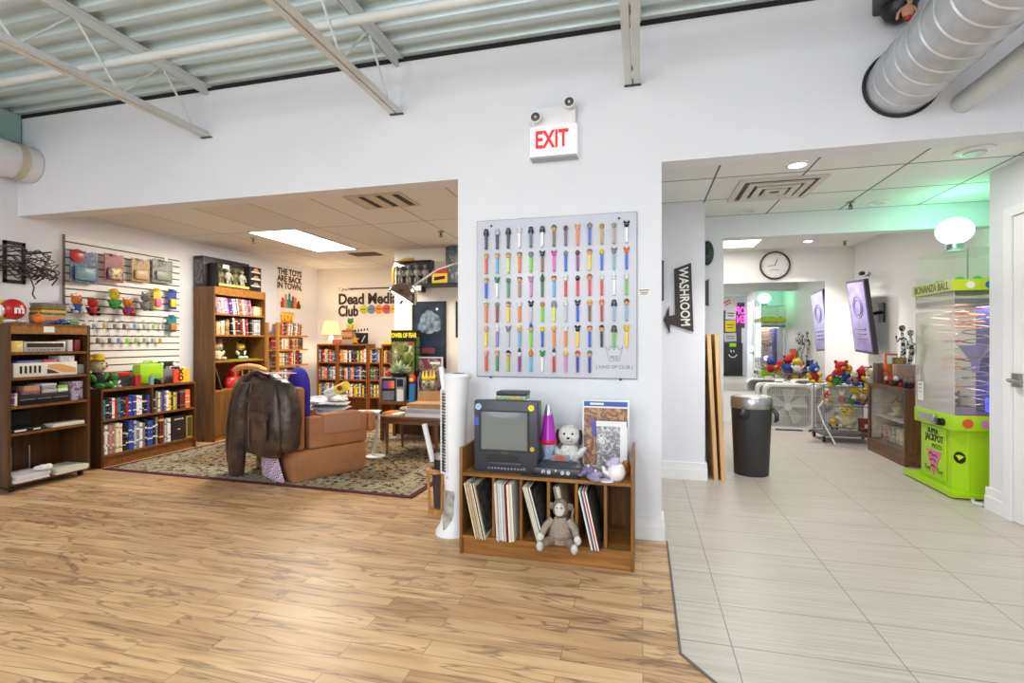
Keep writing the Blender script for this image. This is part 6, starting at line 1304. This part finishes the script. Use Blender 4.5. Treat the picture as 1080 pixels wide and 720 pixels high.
q = MB(mat('screen_print', (120, 110, 150), .4)); 
for r_ in (.1, .14): 
    ring = [ce-v*.12+nrm*.006+(u*math.cos(a)+v*math.sin(a))*r_ for a in [2*PI*k/20 for k in range(21)]]; q.tube(ring, .006, 5)
for k in range(3): q.tube([ce+v*(.16+.06*k)-u*.15+nrm*.006, ce+v*(.16+.06*k)+u*.15+nrm*.006], .008, 5)
part(t, 'screen_graphics', q, world=True)
q = MB(black_pl); q.tube([ce-nrm*.052, ce-nrm*.1+Vector((.03, 0, .02)), Vector((2.895, ce.y-.1, ce.z+.05))], .022, 8).box(2.88, 2.899, ce.y-.17, ce.y-.03, ce.z-.08, ce.z+.16); part(t, 'wall_arm', q, world=True)
c_ = W(913, 287, 8.1); t = thing('wall_spotlight', 'small chrome and black spotlight above the lilac screen', 'spotlight', LX(917, 289, 2.898)); part(t, 'bracket', MB(steel).tube([(0, 0, 0), (-.05, 0, -.02)], .01, 8).cyl((-.012, 0, 0), .03, .011, 'x', 16)); part(t, 'lamp_head', MB(black_pl).ell((-.08, .02, .015), (.035, .05, .03)))
# --- box fans
def box_fan(x, y, label, rz=0):
    t = thing('box_fan', label, 'fan', (x, y, 0), rz, 'white box fans on the arcade floor'); s = .3; bz = .02
    fm_ = mat('fan_cream', (232, 230, 224), .4); rp = .075
    outl = []
    for (cx, cz, a0) in ((s-rp, 2*s-rp, 0), (-s+rp, 2*s-rp, PI/2), (-s+rp, rp, PI), (s-rp, rp, 1.5*PI)):
        for k in range(5): a = a0+k*PI/8; outl.append((cx+rp*math.cos(a), cz+rp*math.sin(a)+bz))
    h = MB(fm_); n = len(outl); inn = [((x_)*.9, (z_-s-bz)*.9+s+bz) for x_, z_ in outl]; vs = []
    for yy in (-.07, .07): vs += [(p[0], yy, p[1]) for p in outl]+[(p[0], yy, p[1]) for p in inn]
    fs = []
    for i in range(n):
        j = (i+1) % n; fs += [(i, j, n+j, n+i), (2*n+i, 3*n+i, 3*n+j, 2*n+j), (i, 2*n+i, 2*n+j, j), (n+i, n+j, 3*n+j, 3*n+i)]
    h.add(vs, fs); part(t, 'housing', h)
    g = MB(fm_)
    for k in range(-9, 10): g.tube([(k*.027, -.066, bz+.03), (k*.027, -.066, bz+2*s-.03)], .0022, 4)
    for z in (.18, .32, .46): g.tube([(-s*.92, -.069, bz+z), (s*.92, -.069, bz+z)], .0025, 4)
    part(t, 'grille', g)
    f_ = MB(mat('fan_blade_grey', (206, 206, 204), .4))
    for k in range(5):
        a = PI/2+k*2*PI/5; ca_, sa_ = math.cos(a), math.sin(a); f_.add([(ca_*r-sa_*w, yv, bz+s+sa_*r+ca_*w) for yo in (0, .006) for (r, w, yv) in ((.04, -.03, -.01+yo), (.23, -.09, -.03+yo), (.24, .07, .02+yo), (.04, .03, .01+yo))], [(0, 1, 2, 3), (7, 6, 5, 4), (0, 4, 5, 1), (1, 5, 6, 2), (2, 6, 7, 3), (3, 7, 4, 0)])
    part(t, 'fan_blade_set', f_); part(t, 'hub', MB(fm_).cyl((0, .03, bz+s), .05, .07, 'y', 18)); part(t, 'back_plate', MB(mat('fan_back_grey', (196, 195, 192), .6)).box(-s*.9, s*.9, .06, .066, bz+.03, bz+2*s-.03))  # back plate in one even pale grey
    for q in (-1, 1): part(t, 'foot', MB(fm_).box(q*.2-.03, q*.2+.03, -.09, .09, 0, bz+.004))
    part(t, 'carry_grip', MB(fm_).tube([(-.06, 0, bz+2*s-.004), (-.05, 0, bz+2*s+.03), (.05, 0, bz+2*s+.03), (.06, 0, bz+2*s-.004)], .01, 6))
    return t
fx = W(832, 430, 7.55).x; box_fan(fx, 7.62, 'white box fan at the front centre of the arcade floor'); box_fan(W(882, 430, 7.6).x+.02, 7.64, 'white box fan half hidden by the toy rack'); box_fan(fx-.05, 7.83, 'white box fan standing behind the front box fan'); box_fan(W(882, 430, 7.6).x-.0, 7.85, 'white box fan at the back behind the half hidden one')
# --- toy rack
RKX, RKY = 2.36, 6.98
t = thing('wire_rack', 'wire basket rack on castors loaded with soft toys', 'rack', (RKX, RKY, 0)); wr = mat('rack_wire', (150, 152, 156), .3, .8)
for x in (-.27, .27):
    for y in (-.18, .18): part(t, 'post', MB(wr).cyl((x, y, .07), .009, .62, n=10)); part(t, 'castor', MB(black_pl).cyl((x-.012, y, .035), .034, .024, 'x', 12))
for z in (.12, .43, .66):
    g = MB(wr)
    for k in range(13): g.tube([(-.27+k*.045, -.18, z), (-.27+k*.045, .18, z)], .0025, 4)
    for y in (-.18, .18): g.tube([(-.27, y, z), (.27, y, z)], .005, 5).tube([(-.27, y, z+.06), (.27, y, z+.06)], .004, 5)
    part(t, 'wire_shelf', g)
part(t, 'base_tray', MB(mat('rack_base', (110, 108, 106), .5)).box(-.28, .28, -.2, .2, .075, .095))
cdr = MB(white_pl).tube([(2.06, 6.72, .5), (2.0, 6.7, .42), (2.05, 6.68, .25), (2.14, 6.66, .06), (2.16, 6.63, .008)], .009, 6); solo('power_cord', cdr, 'white cord hanging down in front of the toy rack', 'cord')
toys = [(-.2, -.06, .67, .27, f_red, f_red, 'round', 'red plush bird at the left top of toy rack'), (-.02, .02, .67, .34, f_blue, f_red, 'round', 'red headed blue plush toy at the top centre of toy rack'), (.16, .04, .67, .31, f_red, f_red, 'floppy', 'bright red floppy plush at the top right of toy rack'), (.24, -.13, .67, .3, f_white, f_cream, 'round', 'cream plush with dark cap at right end of toy rack top'), (-.12, -.14, .67, .19, f_green, f_blue, 'round', 'small blue and green plush on the toy rack top'), (.06, -.14, .67, .2, f_orange, f_cream, 'round', 'small orange plush in front on the toy rack top'),
 (-.24, -.15, .44, .17, f_white, f_red, 'pointed', 'white plush with red head at front left of middle rack shelf'), (.0, -.15, .44, .15, f_green, f_white, 'round', 'small green and white plush in front on middle rack shelf'), (.15, -.15, .44, .16, f_orange, f_cream, 'floppy', 'orange plush with floppy ears in front on middle shelf'), (-.3, .08, .67, .3, f_red, f_blue, 'pointed', 'blue headed red plush at back left of toy rack top'), (.08, .16, .67, .3, f_white, f_yellow, 'floppy', 'yellow and white plush at the back of toy rack top'), (.28, .1, .67, .26, f_cream, f_black, 'round', 'black headed cream plush at back right of toy rack top'),
 (-.2, -.04, .44, .22, f_white, f_cream, 'floppy', 'cream plush at left of the toy rack middle shelf'), (-.05, -.08, .44, .21, f_pink, f_white, 'round', 'pink and white plush on the toy rack middle shelf'), (.1, -.05, .44, .26, f_yellow, f_yellow, 'pointed', 'yellow plush chick on the toy rack middle shelf'), (.22, -.02, .44, .22, f_black, f_yellow, 'round', 'black and yellow plush at right of toy rack middle shelf'), (.04, .0, .13, .36, f_cream, fur('butter_fur', (236, 212, 130)), 'round', 'large butter yellow plush on the toy rack bottom shelf'), (-.14, -.09, .13, .17, f_yellow, f_yellow, 'round', 'small yellow plush at left of toy rack bottom shelf')]
for k, (x, y, z, s, b, h, e, lbl) in enumerate(toys):
    o = plush('plush_toy', lbl, (RKX+x, RKY+y, z+.012), R.uniform(-.9, .9), s, b, h, e, group='soft toys on the wire rack', limb=(f_yellow, b, f_blue)[k % 3], muzzle=(f_white, f_yellow, None)[k % 3])
    if k in (0, 2, 3, 7): o.rotation_euler = (R.uniform(.5, .9), 0, R.uniform(-1.4, 1.4)); o.location.z += .1*s
t = thing('toy_box', 'maroon box beside the butter yellow plush', 'box', (RKX+.2, RKY-.1, .125)); part(t, 'carton', MB(mat('brick_box', (130, 56, 46), .5)).box(-.06, .07, -.05, .06, 0, .16, .003)); part(t, 'label', MB(paper).box(-.03, .04, -.053, -.0505, .05, .1))
# --- glass showcase
SC = Vector((2.425, 5.64, 0)); 
t = thing('glass_showcase', 'brown wood and glass showcase beside the vending tower', 'showcase', SC); sw = wood('showcase_brown', (122, 82, 54), (84, 52, 34), 'y'); L_ = .83; D_ = .44; Hh = .74
part(t, 'plinth', MB(sw).box(0, D_, 0, L_, 0, .14)); part(t, 'end_panel', MB(wood('showcase_brown_v', (116, 78, 52), (80, 50, 34), 'z')).box(0, D_, 0, .02, .1405, Hh)); part(t, 'end_panel', MB(sw).box(0, D_, L_-.02, L_, .1405, Hh)); part(t, 'top', MB(sw).box(0, D_, .0205, L_-.0205, Hh-.03, Hh)); part(t, 'back', MB(mat('showcase_pale', (214, 206, 194), .5)).box(D_-.01, D_, .0205, L_-.0205, .1405, Hh-.0305)); part(t, 'corner_post', MB(sw).box(.0, .02, L_-.045, L_-.0205, .1405, Hh-.0305))
part(t, 'glass_pane', MB(pane).box(.004, .008, .0215, L_-.046, .141, Hh-.031)); part(t, 'inner_lining', MB(mat('showcase_pale', (214, 206, 194), .5)).box(.03, D_-.0105, L_-.0212, L_-.0206, .1412, Hh-.0308).box(.03, D_-.0105, .0207, .0213, .1412, Hh-.0308)); part(t, 'glass_shelf', MB(mat('shelf_pale', (206, 196, 180), .3)).box(.03, D_-.011, .0215, L_-.0215, .4, .408))
def onSC(x, y, z): return SC+Vector((x, y, z))
plush('plush_toy', 'yellow toy in the glass showcase', onSC(.18, .2, .409), -PI/2, .2, f_yellow, f_yellow, 'round'); plush('plush_toy', 'tan toy on the glass showcase shelf', onSC(.18, .55, .409), -PI/2, .24, f_cream, fur('fawn_fur', (196, 160, 110)), 'round')
for k, (y, c) in enumerate(((.15, 'orange'), (.34, 'tan'), (.52, 'teal'), (.68, 'red'))): solo('toy_box', MB(art('scbox%d' % k, [C[c], C['cream'], C[c], C['brown']], 24, seed=k)).box(0, .12, 0, .12, 0, .16, .003), '%s boxed toy on the floor of the glass showcase' % c, 'box', 'boxed toys in the showcase', loc=onSC(.12, y, .141))
# things on the showcase
def upright(x, y, z, w, h, d, label, m, name='toy_box', cat='box'): return solo(name, MB(m).box(-d/2, d/2, -w/2, w/2, 0, h, .003), label, cat, loc=onSC(x, y, z))
solo('wood_board', MB(wood('grey_board', (110, 92, 76), (76, 62, 50), 'z')).box(-.012, .012, -.06, .06, 0, .22), 'narrow brown board standing on far end of showcase', 'board', 'brown boards on the showcase', loc=onSC(.06, .76, Hh+.001)); solo('wood_board', MB(MATS['grey_board']).box(-.012, .012, -.06, .06, 0, .225), 'second brown board standing at far end of showcase', 'board', 'brown boards on the showcase', loc=onSC(.12, .74, Hh+.001))
t = thing('toy_box', 'orange red toy box with white badge on the showcase', 'box', onSC(.16, .66, Hh+.001)); part(t, 'carton', MB(art('orangebox', [(196, 70, 40), (226, 120, 50), (170, 50, 40), (216, 150, 90)], 14, seed=2)).box(-.06, .05, -.02, .05, 0, .33, .003)); part(t, 'badge', MB(paper).box(-.05, .04, -.0225, -.0205, .22, .31))
t = thing('toy_box', 'grey and orange picture box on the showcase', 'box', onSC(.21, .47, Hh+.001)); part(t, 'carton', MB(art('greybox', [(150, 150, 150), (190, 120, 80), (120, 130, 150), (180, 170, 140)], 14, seed=6)).box(-.1, .1, -.04, .05, .06, .22, .003)); part(t, 'red_base', MB(redp).box(-.1, .1, -.04, .05, 0, .0595, .003))
upright(.2, .58, Hh+.001, .04, .29, .12, 'olive brown picture box at back of the showcase', art('olivebox', [(70, 64, 40), (150, 130, 70), (60, 50, 36), (170, 90, 60)], 20, seed=7))
for k, (y, c, h) in enumerate(((.62, 'maroon', f_white), (.5, 'brown', f_red), (.41, 'black', f_white), (.3, 'red', f_black), (.2, 'navy', f_grey), (.1, 'black', f_grey))):
    plush('toy_figure', '%s figurine, %s from the far end along the showcase front' % (c, ORD[k]), onSC(.1, y, Hh+.001), -PI/2, .1+.01*(k % 3), fur('fig_'+c, C[c]), h, 'round', group='figurines along the showcase front', cat='figurine')
# black and white twisted sculpture
t = thing('wire_sculpture', 'tall black and white twisted figure sculpture behind the boxes', 'sculpture', onSC(.35, .62, Hh+.001), PI/2-.4); bw = art('bw_art', [(20, 20, 20), (24, 24, 24), (236, 236, 232), (22, 22, 22), (20, 20, 20)], 30, kind='const', seed=3)
part(t, 'base', MB(black_pl).box(-.03, .03, -.1, .12, 0, .0299))
for k, y in enumerate((-.07, .03, .1)):
    s_ = MB(bw); h_ = .62-.05*(k % 2); s_.tube([(0, y, .03), (0, y+.012, .2), (0, y-.012, .34), (0, y, h_-.06)], [.02, .018, .026, .012], 8).ell((0, y, h_-.02), (.03, .03, .036), 10, 7).tube([(0, y, h_-.1), (0, y-.05, h_-.16), (0, y-.045, h_-.24)], .011, 6).tube([(0, y, h_-.1), (0, y+.045, h_-.17), (0, y+.05, h_-.1)], .011, 6); part(t, 'figure', s_)
# --- vending tower
VM = Vector((2.3, 4.60, 0)); vd, vl = .46, .575      # x depth, y length
lime = mat('machine_lime', (170, 214, 20), .35); lime2 = mat('machine_lime_band', (206, 220, 40), .4)
t = thing('ball_vending_tower', 'lime green ball vending tower with clear upper case and green lamp', 'vending machine', VM)
ch = .1
part(t, 'base_plate', MB(lime).prism([(-.02, -.02), (vd, -.02), (vd, vl+.17), (-.02, vl+.17)], .012, .045, 'xy')); part(t, 'foot', MB(black_pl).box(.03, vd-.03, .02, vl+.1, 0, .0118))
part(t, 'cabinet', MB(lime).prism([(.05+ch*.6, .03), (vd, .03), (vd, vl), (.05, vl), (.05, .03+ch)], .0455, .515, 'xy')); part(t, 'control_band', MB(lime).box(0, vd, 0, vl+.01, .516, .635, .004))
part(t, 'cabinet_door', MB(lime).box(.038, .0495, .19, vl-.02, .07, .5, .003)); part(t, 'coin_plate', MB(steel).box(-.006, -.0003, .28, .5, .545, .6)); part(t, 'coin_slot', MB(steel).box(-.03, -.0003, .22, .27, .53, .61, .004)); part(t, 'knob', MB(black_pl).cyl((-.0305, .14, .565), .03, .03, 'x', 16).box(-.045, -.03, .13, .15, .54, .59))
tri = MB(mat('sign_pink', (222, 110, 150), .4)).prism([(.24, .3), (.46, .3), (.36, .09)], .0335, .0375, 'yz'); part(t, 'pink_triangle', tri); tg = MB(mat('mark_dark', (60, 40, 60), .5))
for (y, z, w) in ((.39, .26, .03), (.33, .25, .03), (.36, .21, .045), (.36, .16, .03)): tg.tube([(.032, y-w, z), (.032, y, z+.018), (.032, y+w, z)], .004, 5)
part(t, 'triangle_marks', tg)
part(t, 'lettering', text_mb('SUPER', .055, black_pl, facing_nx((.0365, .37, .455)), .0012, bold=.001)); part(t, 'lettering', text_mb('JACKPOT', .078, black_pl, facing_nx((.0365, .35, .4)), .0012, bold=.002, sx=.8)); part(t, 'lettering', text_mb('Toy', .06, mat('mark_green', (70, 110, 20), .5), facing_nx((.0365, .45, .14)), .0012)); part(t, 'lettering', text_mb('Toy', .06, MATS['mark_green'], facing_nx((.0365, .27, .14)), .0012)); part(t, 'lettering', text_mb('PRIZES', .05, MATS['mark_green'], facing_nx((.0365, .31, .335)), .0012))
# oval emblem on the chamfer
cd0, cd1 = Vector((.05, .03+ch, 0)), Vector((.05+ch*.6, .03, 0)); um = (cd1-cd0).normalized(); nm_ = Vector((um.y, -um.x, 0)); nm_ = nm_ if nm_.x < 0 else -nm_
em = MB(black_pl); cm_ = (cd0+cd1)/2+Vector((0, 0, .3)); ring = [(cm_+nm_*.002+um*(.042*math.cos(a))+Vector((0, 0, .045*math.sin(a)))) for a in [2*PI*k/24 for k in range(24)]]; em.add(ring+[p+nm_*.002 for p in ring], [tuple(range(24)), tuple(range(47, 23, -1))]+[(i, (i+1) % 24, 24+(i+1) % 24, 24+i) for i in range(24)]); part(t, 'oval_emblem', em)
em = MB(lime2); em.add([cm_+nm_*.0045+um*a+Vector((0, 0, b)) for a, b in ((-.03, .012), (.0, .022), (.032, .012), (.015, -.004), (-.005, -.022), (-.012, -.002))], [(0, 1, 2, 3, 4, 5)]); part(t, 'emblem_mark', em)
for k, (x, c) in enumerate(((.09, (224, 90, 40)), (.2, (206, 130, 190)), (.33, (40, 50, 90)))): part(t, 'front_dot', MB(mat('dot_%d' % k, c, .4)).cyl((x, -.0003, .575), .036 if k != 1 else .028, .002, 'y', 24))
# clear case
acr = glass('acrylic_case', (252, 252, 250), .5, .05)
z0, z1 = .636, 1.588
part(t, 'side_pane', MB(glass('acrylic_side', (252, 252, 248), .7, .3)).box(.004, .01, .004, vl, z0, z1)); part(t, 'clear_case', MB(acr).box(.011, vd, .004, .01, z0, z1).box(.011, vd, vl-.006, vl, z0, z1).box(vd-.006, vd, .0105, vl-.007, z0, z1)); part(t, 'name_band', MB(lime2).box(-.015, vd, -.015, vl+.01, z1+.001, z1+.085)); part(t, 'name_plate', MB(mat('plate_pale_yellow', (214, 216, 150), .35)).box(-.0165, -.0152, -.012, vl+.007, z1+.004, z1+.082)); part(t, 'upper_case', MB(acr).box(.004, .01, .004, vl, z1+.086, 1.92).box(.011, vd, .004, .01, z1+.086, 1.92).box(.011, vd, vl-.006, vl, z1+.086, 1.92).box(.011, vd, .011, vl-.007, 1.914, 1.92))  # side pane whitened with diffuse colour, standing for its pale reflection
part(t, 'lettering', text_mb('BONANZA BALL', .085, mat('band_text', (120, 132, 60), .5), facing_nx((-.0178, vl/2, z1+.042)), .0012, bold=.002, sx=.80))
for k, (x, c) in enumerate(((.1, (240, 240, 236)), (.22, (50, 110, 180)), (.35, (210, 50, 50)))): part(t, 'band_dot', MB(mat('bdot_%d' % k, c, .4)).cyl((x, -.0153, z1+.04), .028, .002, 'y', 22))
tin = MB(mat('tinsel_green', (60, 190, 70), .4))
for k in range(14): tin.ell((.05+R.random()*.36, .03+R.random()*.45, z1+.1), .024, 7, 5)
part(t, 'green_tinsel', tin)
part(t, 'inner_core', MB(mat('core_indigo', (58, 52, 130), .3)).box(.3, .36, .12, .3, z0+.005, z1-.1)); part(t, 'inner_floor', MB(mat('violet_floor', (110, 60, 120), .3)).box(.015, vd-.01, .015, vl-.01, z0+.001, z0+.006)); part(t, 'inner_roof', MB(grey_pl).box(.012, vd-.008, .012, vl-.01, z1-.1, z1-.06))
spi = MB(mat('spiral_cream', (226, 214, 190), .4))
def helix(cx, cy, r, za, zb, turns, n=18): return [(cx+r*math.cos(2*PI*k/n), cy+r*math.sin(2*PI*k/n), za+(zb-za)*k/(n*turns)) for k in range(n*turns+1)]
spi.tube(helix(.12, .38, .085, z0+.05, z1-.15, 13), .006, 5); part(t, 'ball_spiral', spi)
spi = MB(mat('spiral_wire', (150, 140, 120), .3, .6)); spi.tube(helix(.2, .12, .08, z0+.03, z1-.2, 10), .005, 5); part(t, 'ball_spiral', spi)
spi = MB(mat('spiral_orange', (236, 130, 90), .4)); spi.tube(helix(.15, .12, .1, 1.3, 1.46, 3), .006, 5); part(t, 'ball_track', spi)
for k, (z, c) in enumerate(((.83, (240, 180, 60)), (.98, (236, 190, 90)), (1.05, (230, 120, 90)), (1.2, (220, 60, 140)), (1.42, (230, 150, 130)))): part(t, 'ring_tray', MB(mat('tray_%d' % k, c, .4)).lathe([(.06, z), (.085, z+.012), (.06, z+.02)], (.12, .3-.02*k, 0), 18))
part(t, 'light_strip', MB(glow('strip_white', (236, 240, 255), 2.2)).box(.37, .375, .04, .1, z0+.2, z1-.15)); part(t, 'funnel', MB(mat('funnel_lilac', (150, 140, 190), .3)).lathe([(.02, .96), (.03, 1.05), (.1, 1.16), (.105, 1.17)], (.2, .12, 0), 20, cap=False))
bl_ = MB(mat('blue_lamp_box', (70, 80, 220), .3, emit=1.2)); bl_.box(.26, .42, .04, .12, z0+.02, z0+.13, .01); part(t, 'blue_lamp', bl_)
part(t, 'notice_card', MB(paper).box(-.0, .0035, .44, .53, .7, .86)); part(t, 'notice_print', MB(grey_pl).box(-.0015, -.0002, .46, .51, .83, .84).box(-.0015, -.0002, .46, .51, .8, .806).box(-.0015, -.0002, .46, .51, .77, .776))
part(t, 'chrome_rod', MB(steel).tube([(.12, .06, z1+.087), (.12, .06, 1.912)], .006, 6)); 
lc = (.13, .25)
part(t, 'lamp_neck', MB(steel).lathe([(.07, 1.921), (.06, 1.93), (.06, 1.985)], (lc[0], lc[1], 0), 24)); glb = part(t, 'lamp_globe', MB(glow('green_globe_glow', (140, 255, 200), 12)).ell((lc[0], lc[1], 2.09), (.122, .122, .105), 28, 16))
GLAMP = VM+Vector((lc[0], lc[1], 2.09))
solo('floor_cable', MB(steel_white).tube([(2.40, 4.56, .012), (2.36, 4.47, .012), (2.38, 4.43, .012), (2.48, 4.42, .012), (2.6, 4.45, .012)], .012, 8), 'white cable looped on the floor at the foot of the vending tower', 'cable')
# --- projector like black speaker with little figure on the main wall
p = W(943, 29, DY-.02); t = thing('wall_speaker', 'black speaker bracket high on the wall by the spiral duct', 'speaker', (p.x, WY, p.z)); part(t, 'hood', MB(mat('hood_black', (30, 34, 34), .4)).box(-.1, .09, -.16, -.0, .08, .24, .012)); part(t, 'rounded_body', MB(black_pl).loft([(0, -.07, .0, .035, .03), (0, -.07, .02, .065, .05), (0, -.075, .05, .08, .065), (0, -.075, .079, .082, .07)], 20))
t = thing('toy_figure', 'tiny bare chested wrestler figure perched on the black speaker', 'toy', (p.x+.0, WY-.165, p.z-.03)); sk = mat('toy_skin', (206, 150, 124), .5); part(t, 'body', MB(sk).loft([(0, 0, .0, .022, .014), (0, 0, .03, .03, .018), (0, 0, .05, .026, .016), (0, 0, .06, .01, .01)], 12).tube([(-.026, 0, .045), (-.045, -.005, .02), (-.05, -.005, -.012)], .007, 6).tube([(.026, 0, .045), (.04, -.005, .02), (.036, -.005, -.016)], .007, 6)); part(t, 'head', MB(sk).ell((.01, 0, .074), (.012, .012, .015), 10, 7)); part(t, 'headband', MB(mat('bandana', (224, 190, 120), .6)).ell((.01, .002, .083), (.0125, .0125, .008), 10, 6)); part(t, 'legs', MB(redp).loft([(0, -.0, -.02, .012, .012), (0, 0, -.001, .02, .013)], 10))
# --- things reflected in the mirror: front of the shop
FX = 3.17
t = thing('smile_cabinet', 'black cabinet with white smiling face seen in the mirror', 'cabinet', (3.02, FYW+.32, 0), PI); part(t, 'cabinet_body', MB(mat('cab_black', (40, 42, 42), .4)).box(-.32, .32, -.02, .3, 0, 1.15, .01)); sm = MB(white_pl)
sm.tube([(.13*math.cos(a), -.024, .78+.13*math.sin(a)) for a in [PI+.25+(PI-.5)*k/12 for k in range(13)]], .014, 6).tube([(-.05, -.024, .83), (-.02, -.024, .9)], .016, 6).tube([(.04, -.024, .83), (.07, -.024, .9)], .016, 6); part(t, 'smile_mark', sm); part(t, 'green_tag', MB(solid('lime')).box(-.11, .1, -.026, -.0205, 1.02, 1.14))
for k, (x, z, w, h, c, lbl) in enumerate(((2.98, 2.42, .36, .36, (238, 224, 220), 'tilted white flyer with red writing'), (3.0, 1.98, .34, .36, (232, 232, 236), 'white flyer with dark writing'), (3.0, 1.55, .34, .4, (238, 206, 40), 'bright yellow notice'), (3.0, 1.2, .4, .3, (206, 204, 200), 'pale grey notice'))):
    t = thing('wall_notice', lbl+' on the shop front seen in the mirror', 'notice', (x, FYW+.004, z), PI); q = MB(mat('notice_%d' % k, c, .6)); q.M = Matrix.Rotation(.5 if k == 0 else .05*(k-2), 4, 'Y'); q.box(-w/2, w/2, -.006, 0, 0, h); part(t, 'sheet', q); q2 = MB(mat('ink_%d' % k, ((190, 60, 60), (60, 60, 70), (150, 120, 30), (120, 120, 120))[k], .6)); q2.M = q.M; q2.box(-w*.3, w*.3, -.0075, -.0062, h*.3, h*.4).box(-w*.35, w*.35, -.0075, -.0062, h*.55, h*.66); part(t, 'printed_lines', q2)
t = thing('door_panel', 'dark shop door panel behind the notices seen in the mirror', 'panel', (3.02, FYW+.001, .001)); part(t, 'panel', MB(mat('dark_panel', (70, 70, 74), .5)).box(-.32, .34, .0, .0025, 0, 2.3))
t = thing('neon_sign', 'pink neon sign glowing in the mirror', 'neon sign', (2.72, 2.2, 1.6), PI)
# neon sign hangs on a post-free wire from the joist line near the opening, letters face the arcade
for o in list(bpy.data.objects):
    if o.name == 'neon_sign': bpy.data.objects.remove(o)
t = thing('neon_sign', 'pink neon lettering sign on the shop front seen in the mirror', 'neon sign', (3.33, FYW+.03, 1.70), PI)
part(t, 'backing', MB(mat('neon_back', (90, 60, 80), .4)).box(-.12, .12, -.012, .0, -.02, .86)); part(t, 'lettering', text_mb('OP\nEN', .36, glow('neon_pink', (255, 60, 170), 6), facing((0, -.02, .42)), .006, sx=.62))
# ================================================================ CAMERA AND LIGHT
cam = bpy.data.cameras.new('camera'); co = bpy.data.objects.new('camera', cam); COL.objects.link(co)
cam.sensor_width = 36; cam.lens = FPX/1080*36; cam.clip_start = .05
co.location = (0, 0, EYE); co.rotation_euler = (PI/2, 0, YAW); S.camera = co
w = bpy.data.worlds.new('daylight'); S.world = w; w.use_nodes = True
bg = w.node_tree.nodes['Background']; bg.inputs[0].default_value = (.80, .88, 1, 1); bg.inputs[1].default_value = 1.2
def area(name, loc, rot, sx, sy, power, col):
    l = bpy.data.lights.new(name, 'AREA'); l.shape = 'RECTANGLE'; l.size = sx; l.size_y = sy; l.energy = power; l.color = col
    o = bpy.data.objects.new(name, l); COL.objects.link(o); o.location = loc; o.rotation_euler = rot; return o
def point(name, loc, power, col, r=.05):
    l = bpy.data.lights.new(name, 'POINT'); l.energy = power; l.color = col; l.shadow_soft_size = r
    o = bpy.data.objects.new(name, l); COL.objects.link(o); o.location = loc; return o
cool = (.93, .96, 1); warm = (1, .80, .56); neutral = (1, .96, .92)
def spot(name, loc, power, col, ang=2.2):
    l = bpy.data.lights.new(name, 'SPOT'); l.energy = power; l.color = col; l.spot_size = ang; l.spot_blend = .6; l.shadow_soft_size = .05
    o = bpy.data.objects.new(name, l); COL.objects.link(o); o.location = loc; return o
area('window_daylight', (-3.1, -2.9, 1.6), (PI/2+.12, 0, 0), 2.8, 1.9, 50, (.87, .945, 1))
area('window_daylight', (.25, -2.9, 1.6), (PI/2+.12, 0, 0), 2.8, 1.9, 50, (.87, .945, 1))
for x in (-2.44, -.85, 1.0):                       # added overhead fill out of view, no fixtures; upward ones brighten the deck
    area('overhead_fill', (x, -1.4, 2.72), (.5, 0, 0), .3, 2.2, 44, (.98, .99, 1)); area('deck_fill', (x, -1.2, 2.76), (PI, 0, 0), .3, 2.6, 42, (.88, .98, 1))
area('overhead_fill', (3.2, -.6, 2.72), (0, 0, 0), .3, 2.2, 44, (.98, .99, 1))  # added overhead fill, out of view on the right
area('club_light', (-3.87, 5.25, 2.375), (0, 0, 0), .56, 1.18, 60, (1, .94, .86))
area('club_light', (-1.6, 5.3, 2.37), (0, 0, 0), .5, .5, 26, (1, .92, .8))  # added fill hidden behind the pier, no ceiling fixture here
point('table_lamp_bulb', (-4.78, 7.08, 1.40), 20, (1, .70, .40), .06)
lp_ = W(424, 314, 4.6); point('arc_lamp_bulb', (lp_.x-.03, lp_.y-.02, lp_.z-.1), .8, (1, .86, .68), .03)
spot('corridor_spot', (DLP[0], DLP[1], 2.37), 75, (1, .97, .93), 2.1)
area('corridor_fill', (1.7, 4.0, 2.385), (0, 0, 0), .3, .3, 7, (1, .97, .93))  # added fill under the corridor ceiling, apart from the downlights
spot('arcade_spot', (ADL[0], ADL[1], 2.52), 120, (1, .97, .94), 2.0)
area('arcade_light', (1.2, 7.1, 2.52), (0, 0, 0), .58, 1.18, 15, (1, .98, .95))
point('tower_violet', (2.5, 4.72, .85), 1.2, (.5, .4, 1), .05)
area('tower_strip', (2.52, 4.88, 1.48), (0, 0, 0), .3, .4, 4, (1, .98, .96))
S.view_settings.view_transform = 'Standard'; S.view_settings.look = 'None'; S.view_settings.gamma = 1; S.view_settings.use_curve_mapping = False
S.view_settings.exposure = 0
try:
    S.cycles.max_bounces = 8; S.cycles.diffuse_bounces = 4; S.cycles.glossy_bounces = 4; S.cycles.transparent_max_bounces = 12; S.cycles.sample_clamp_indirect = 6; S.cycles.use_denoising = True; S.cycles.caustics_reflective = False; S.cycles.caustics_refractive = False
except Exception: pass
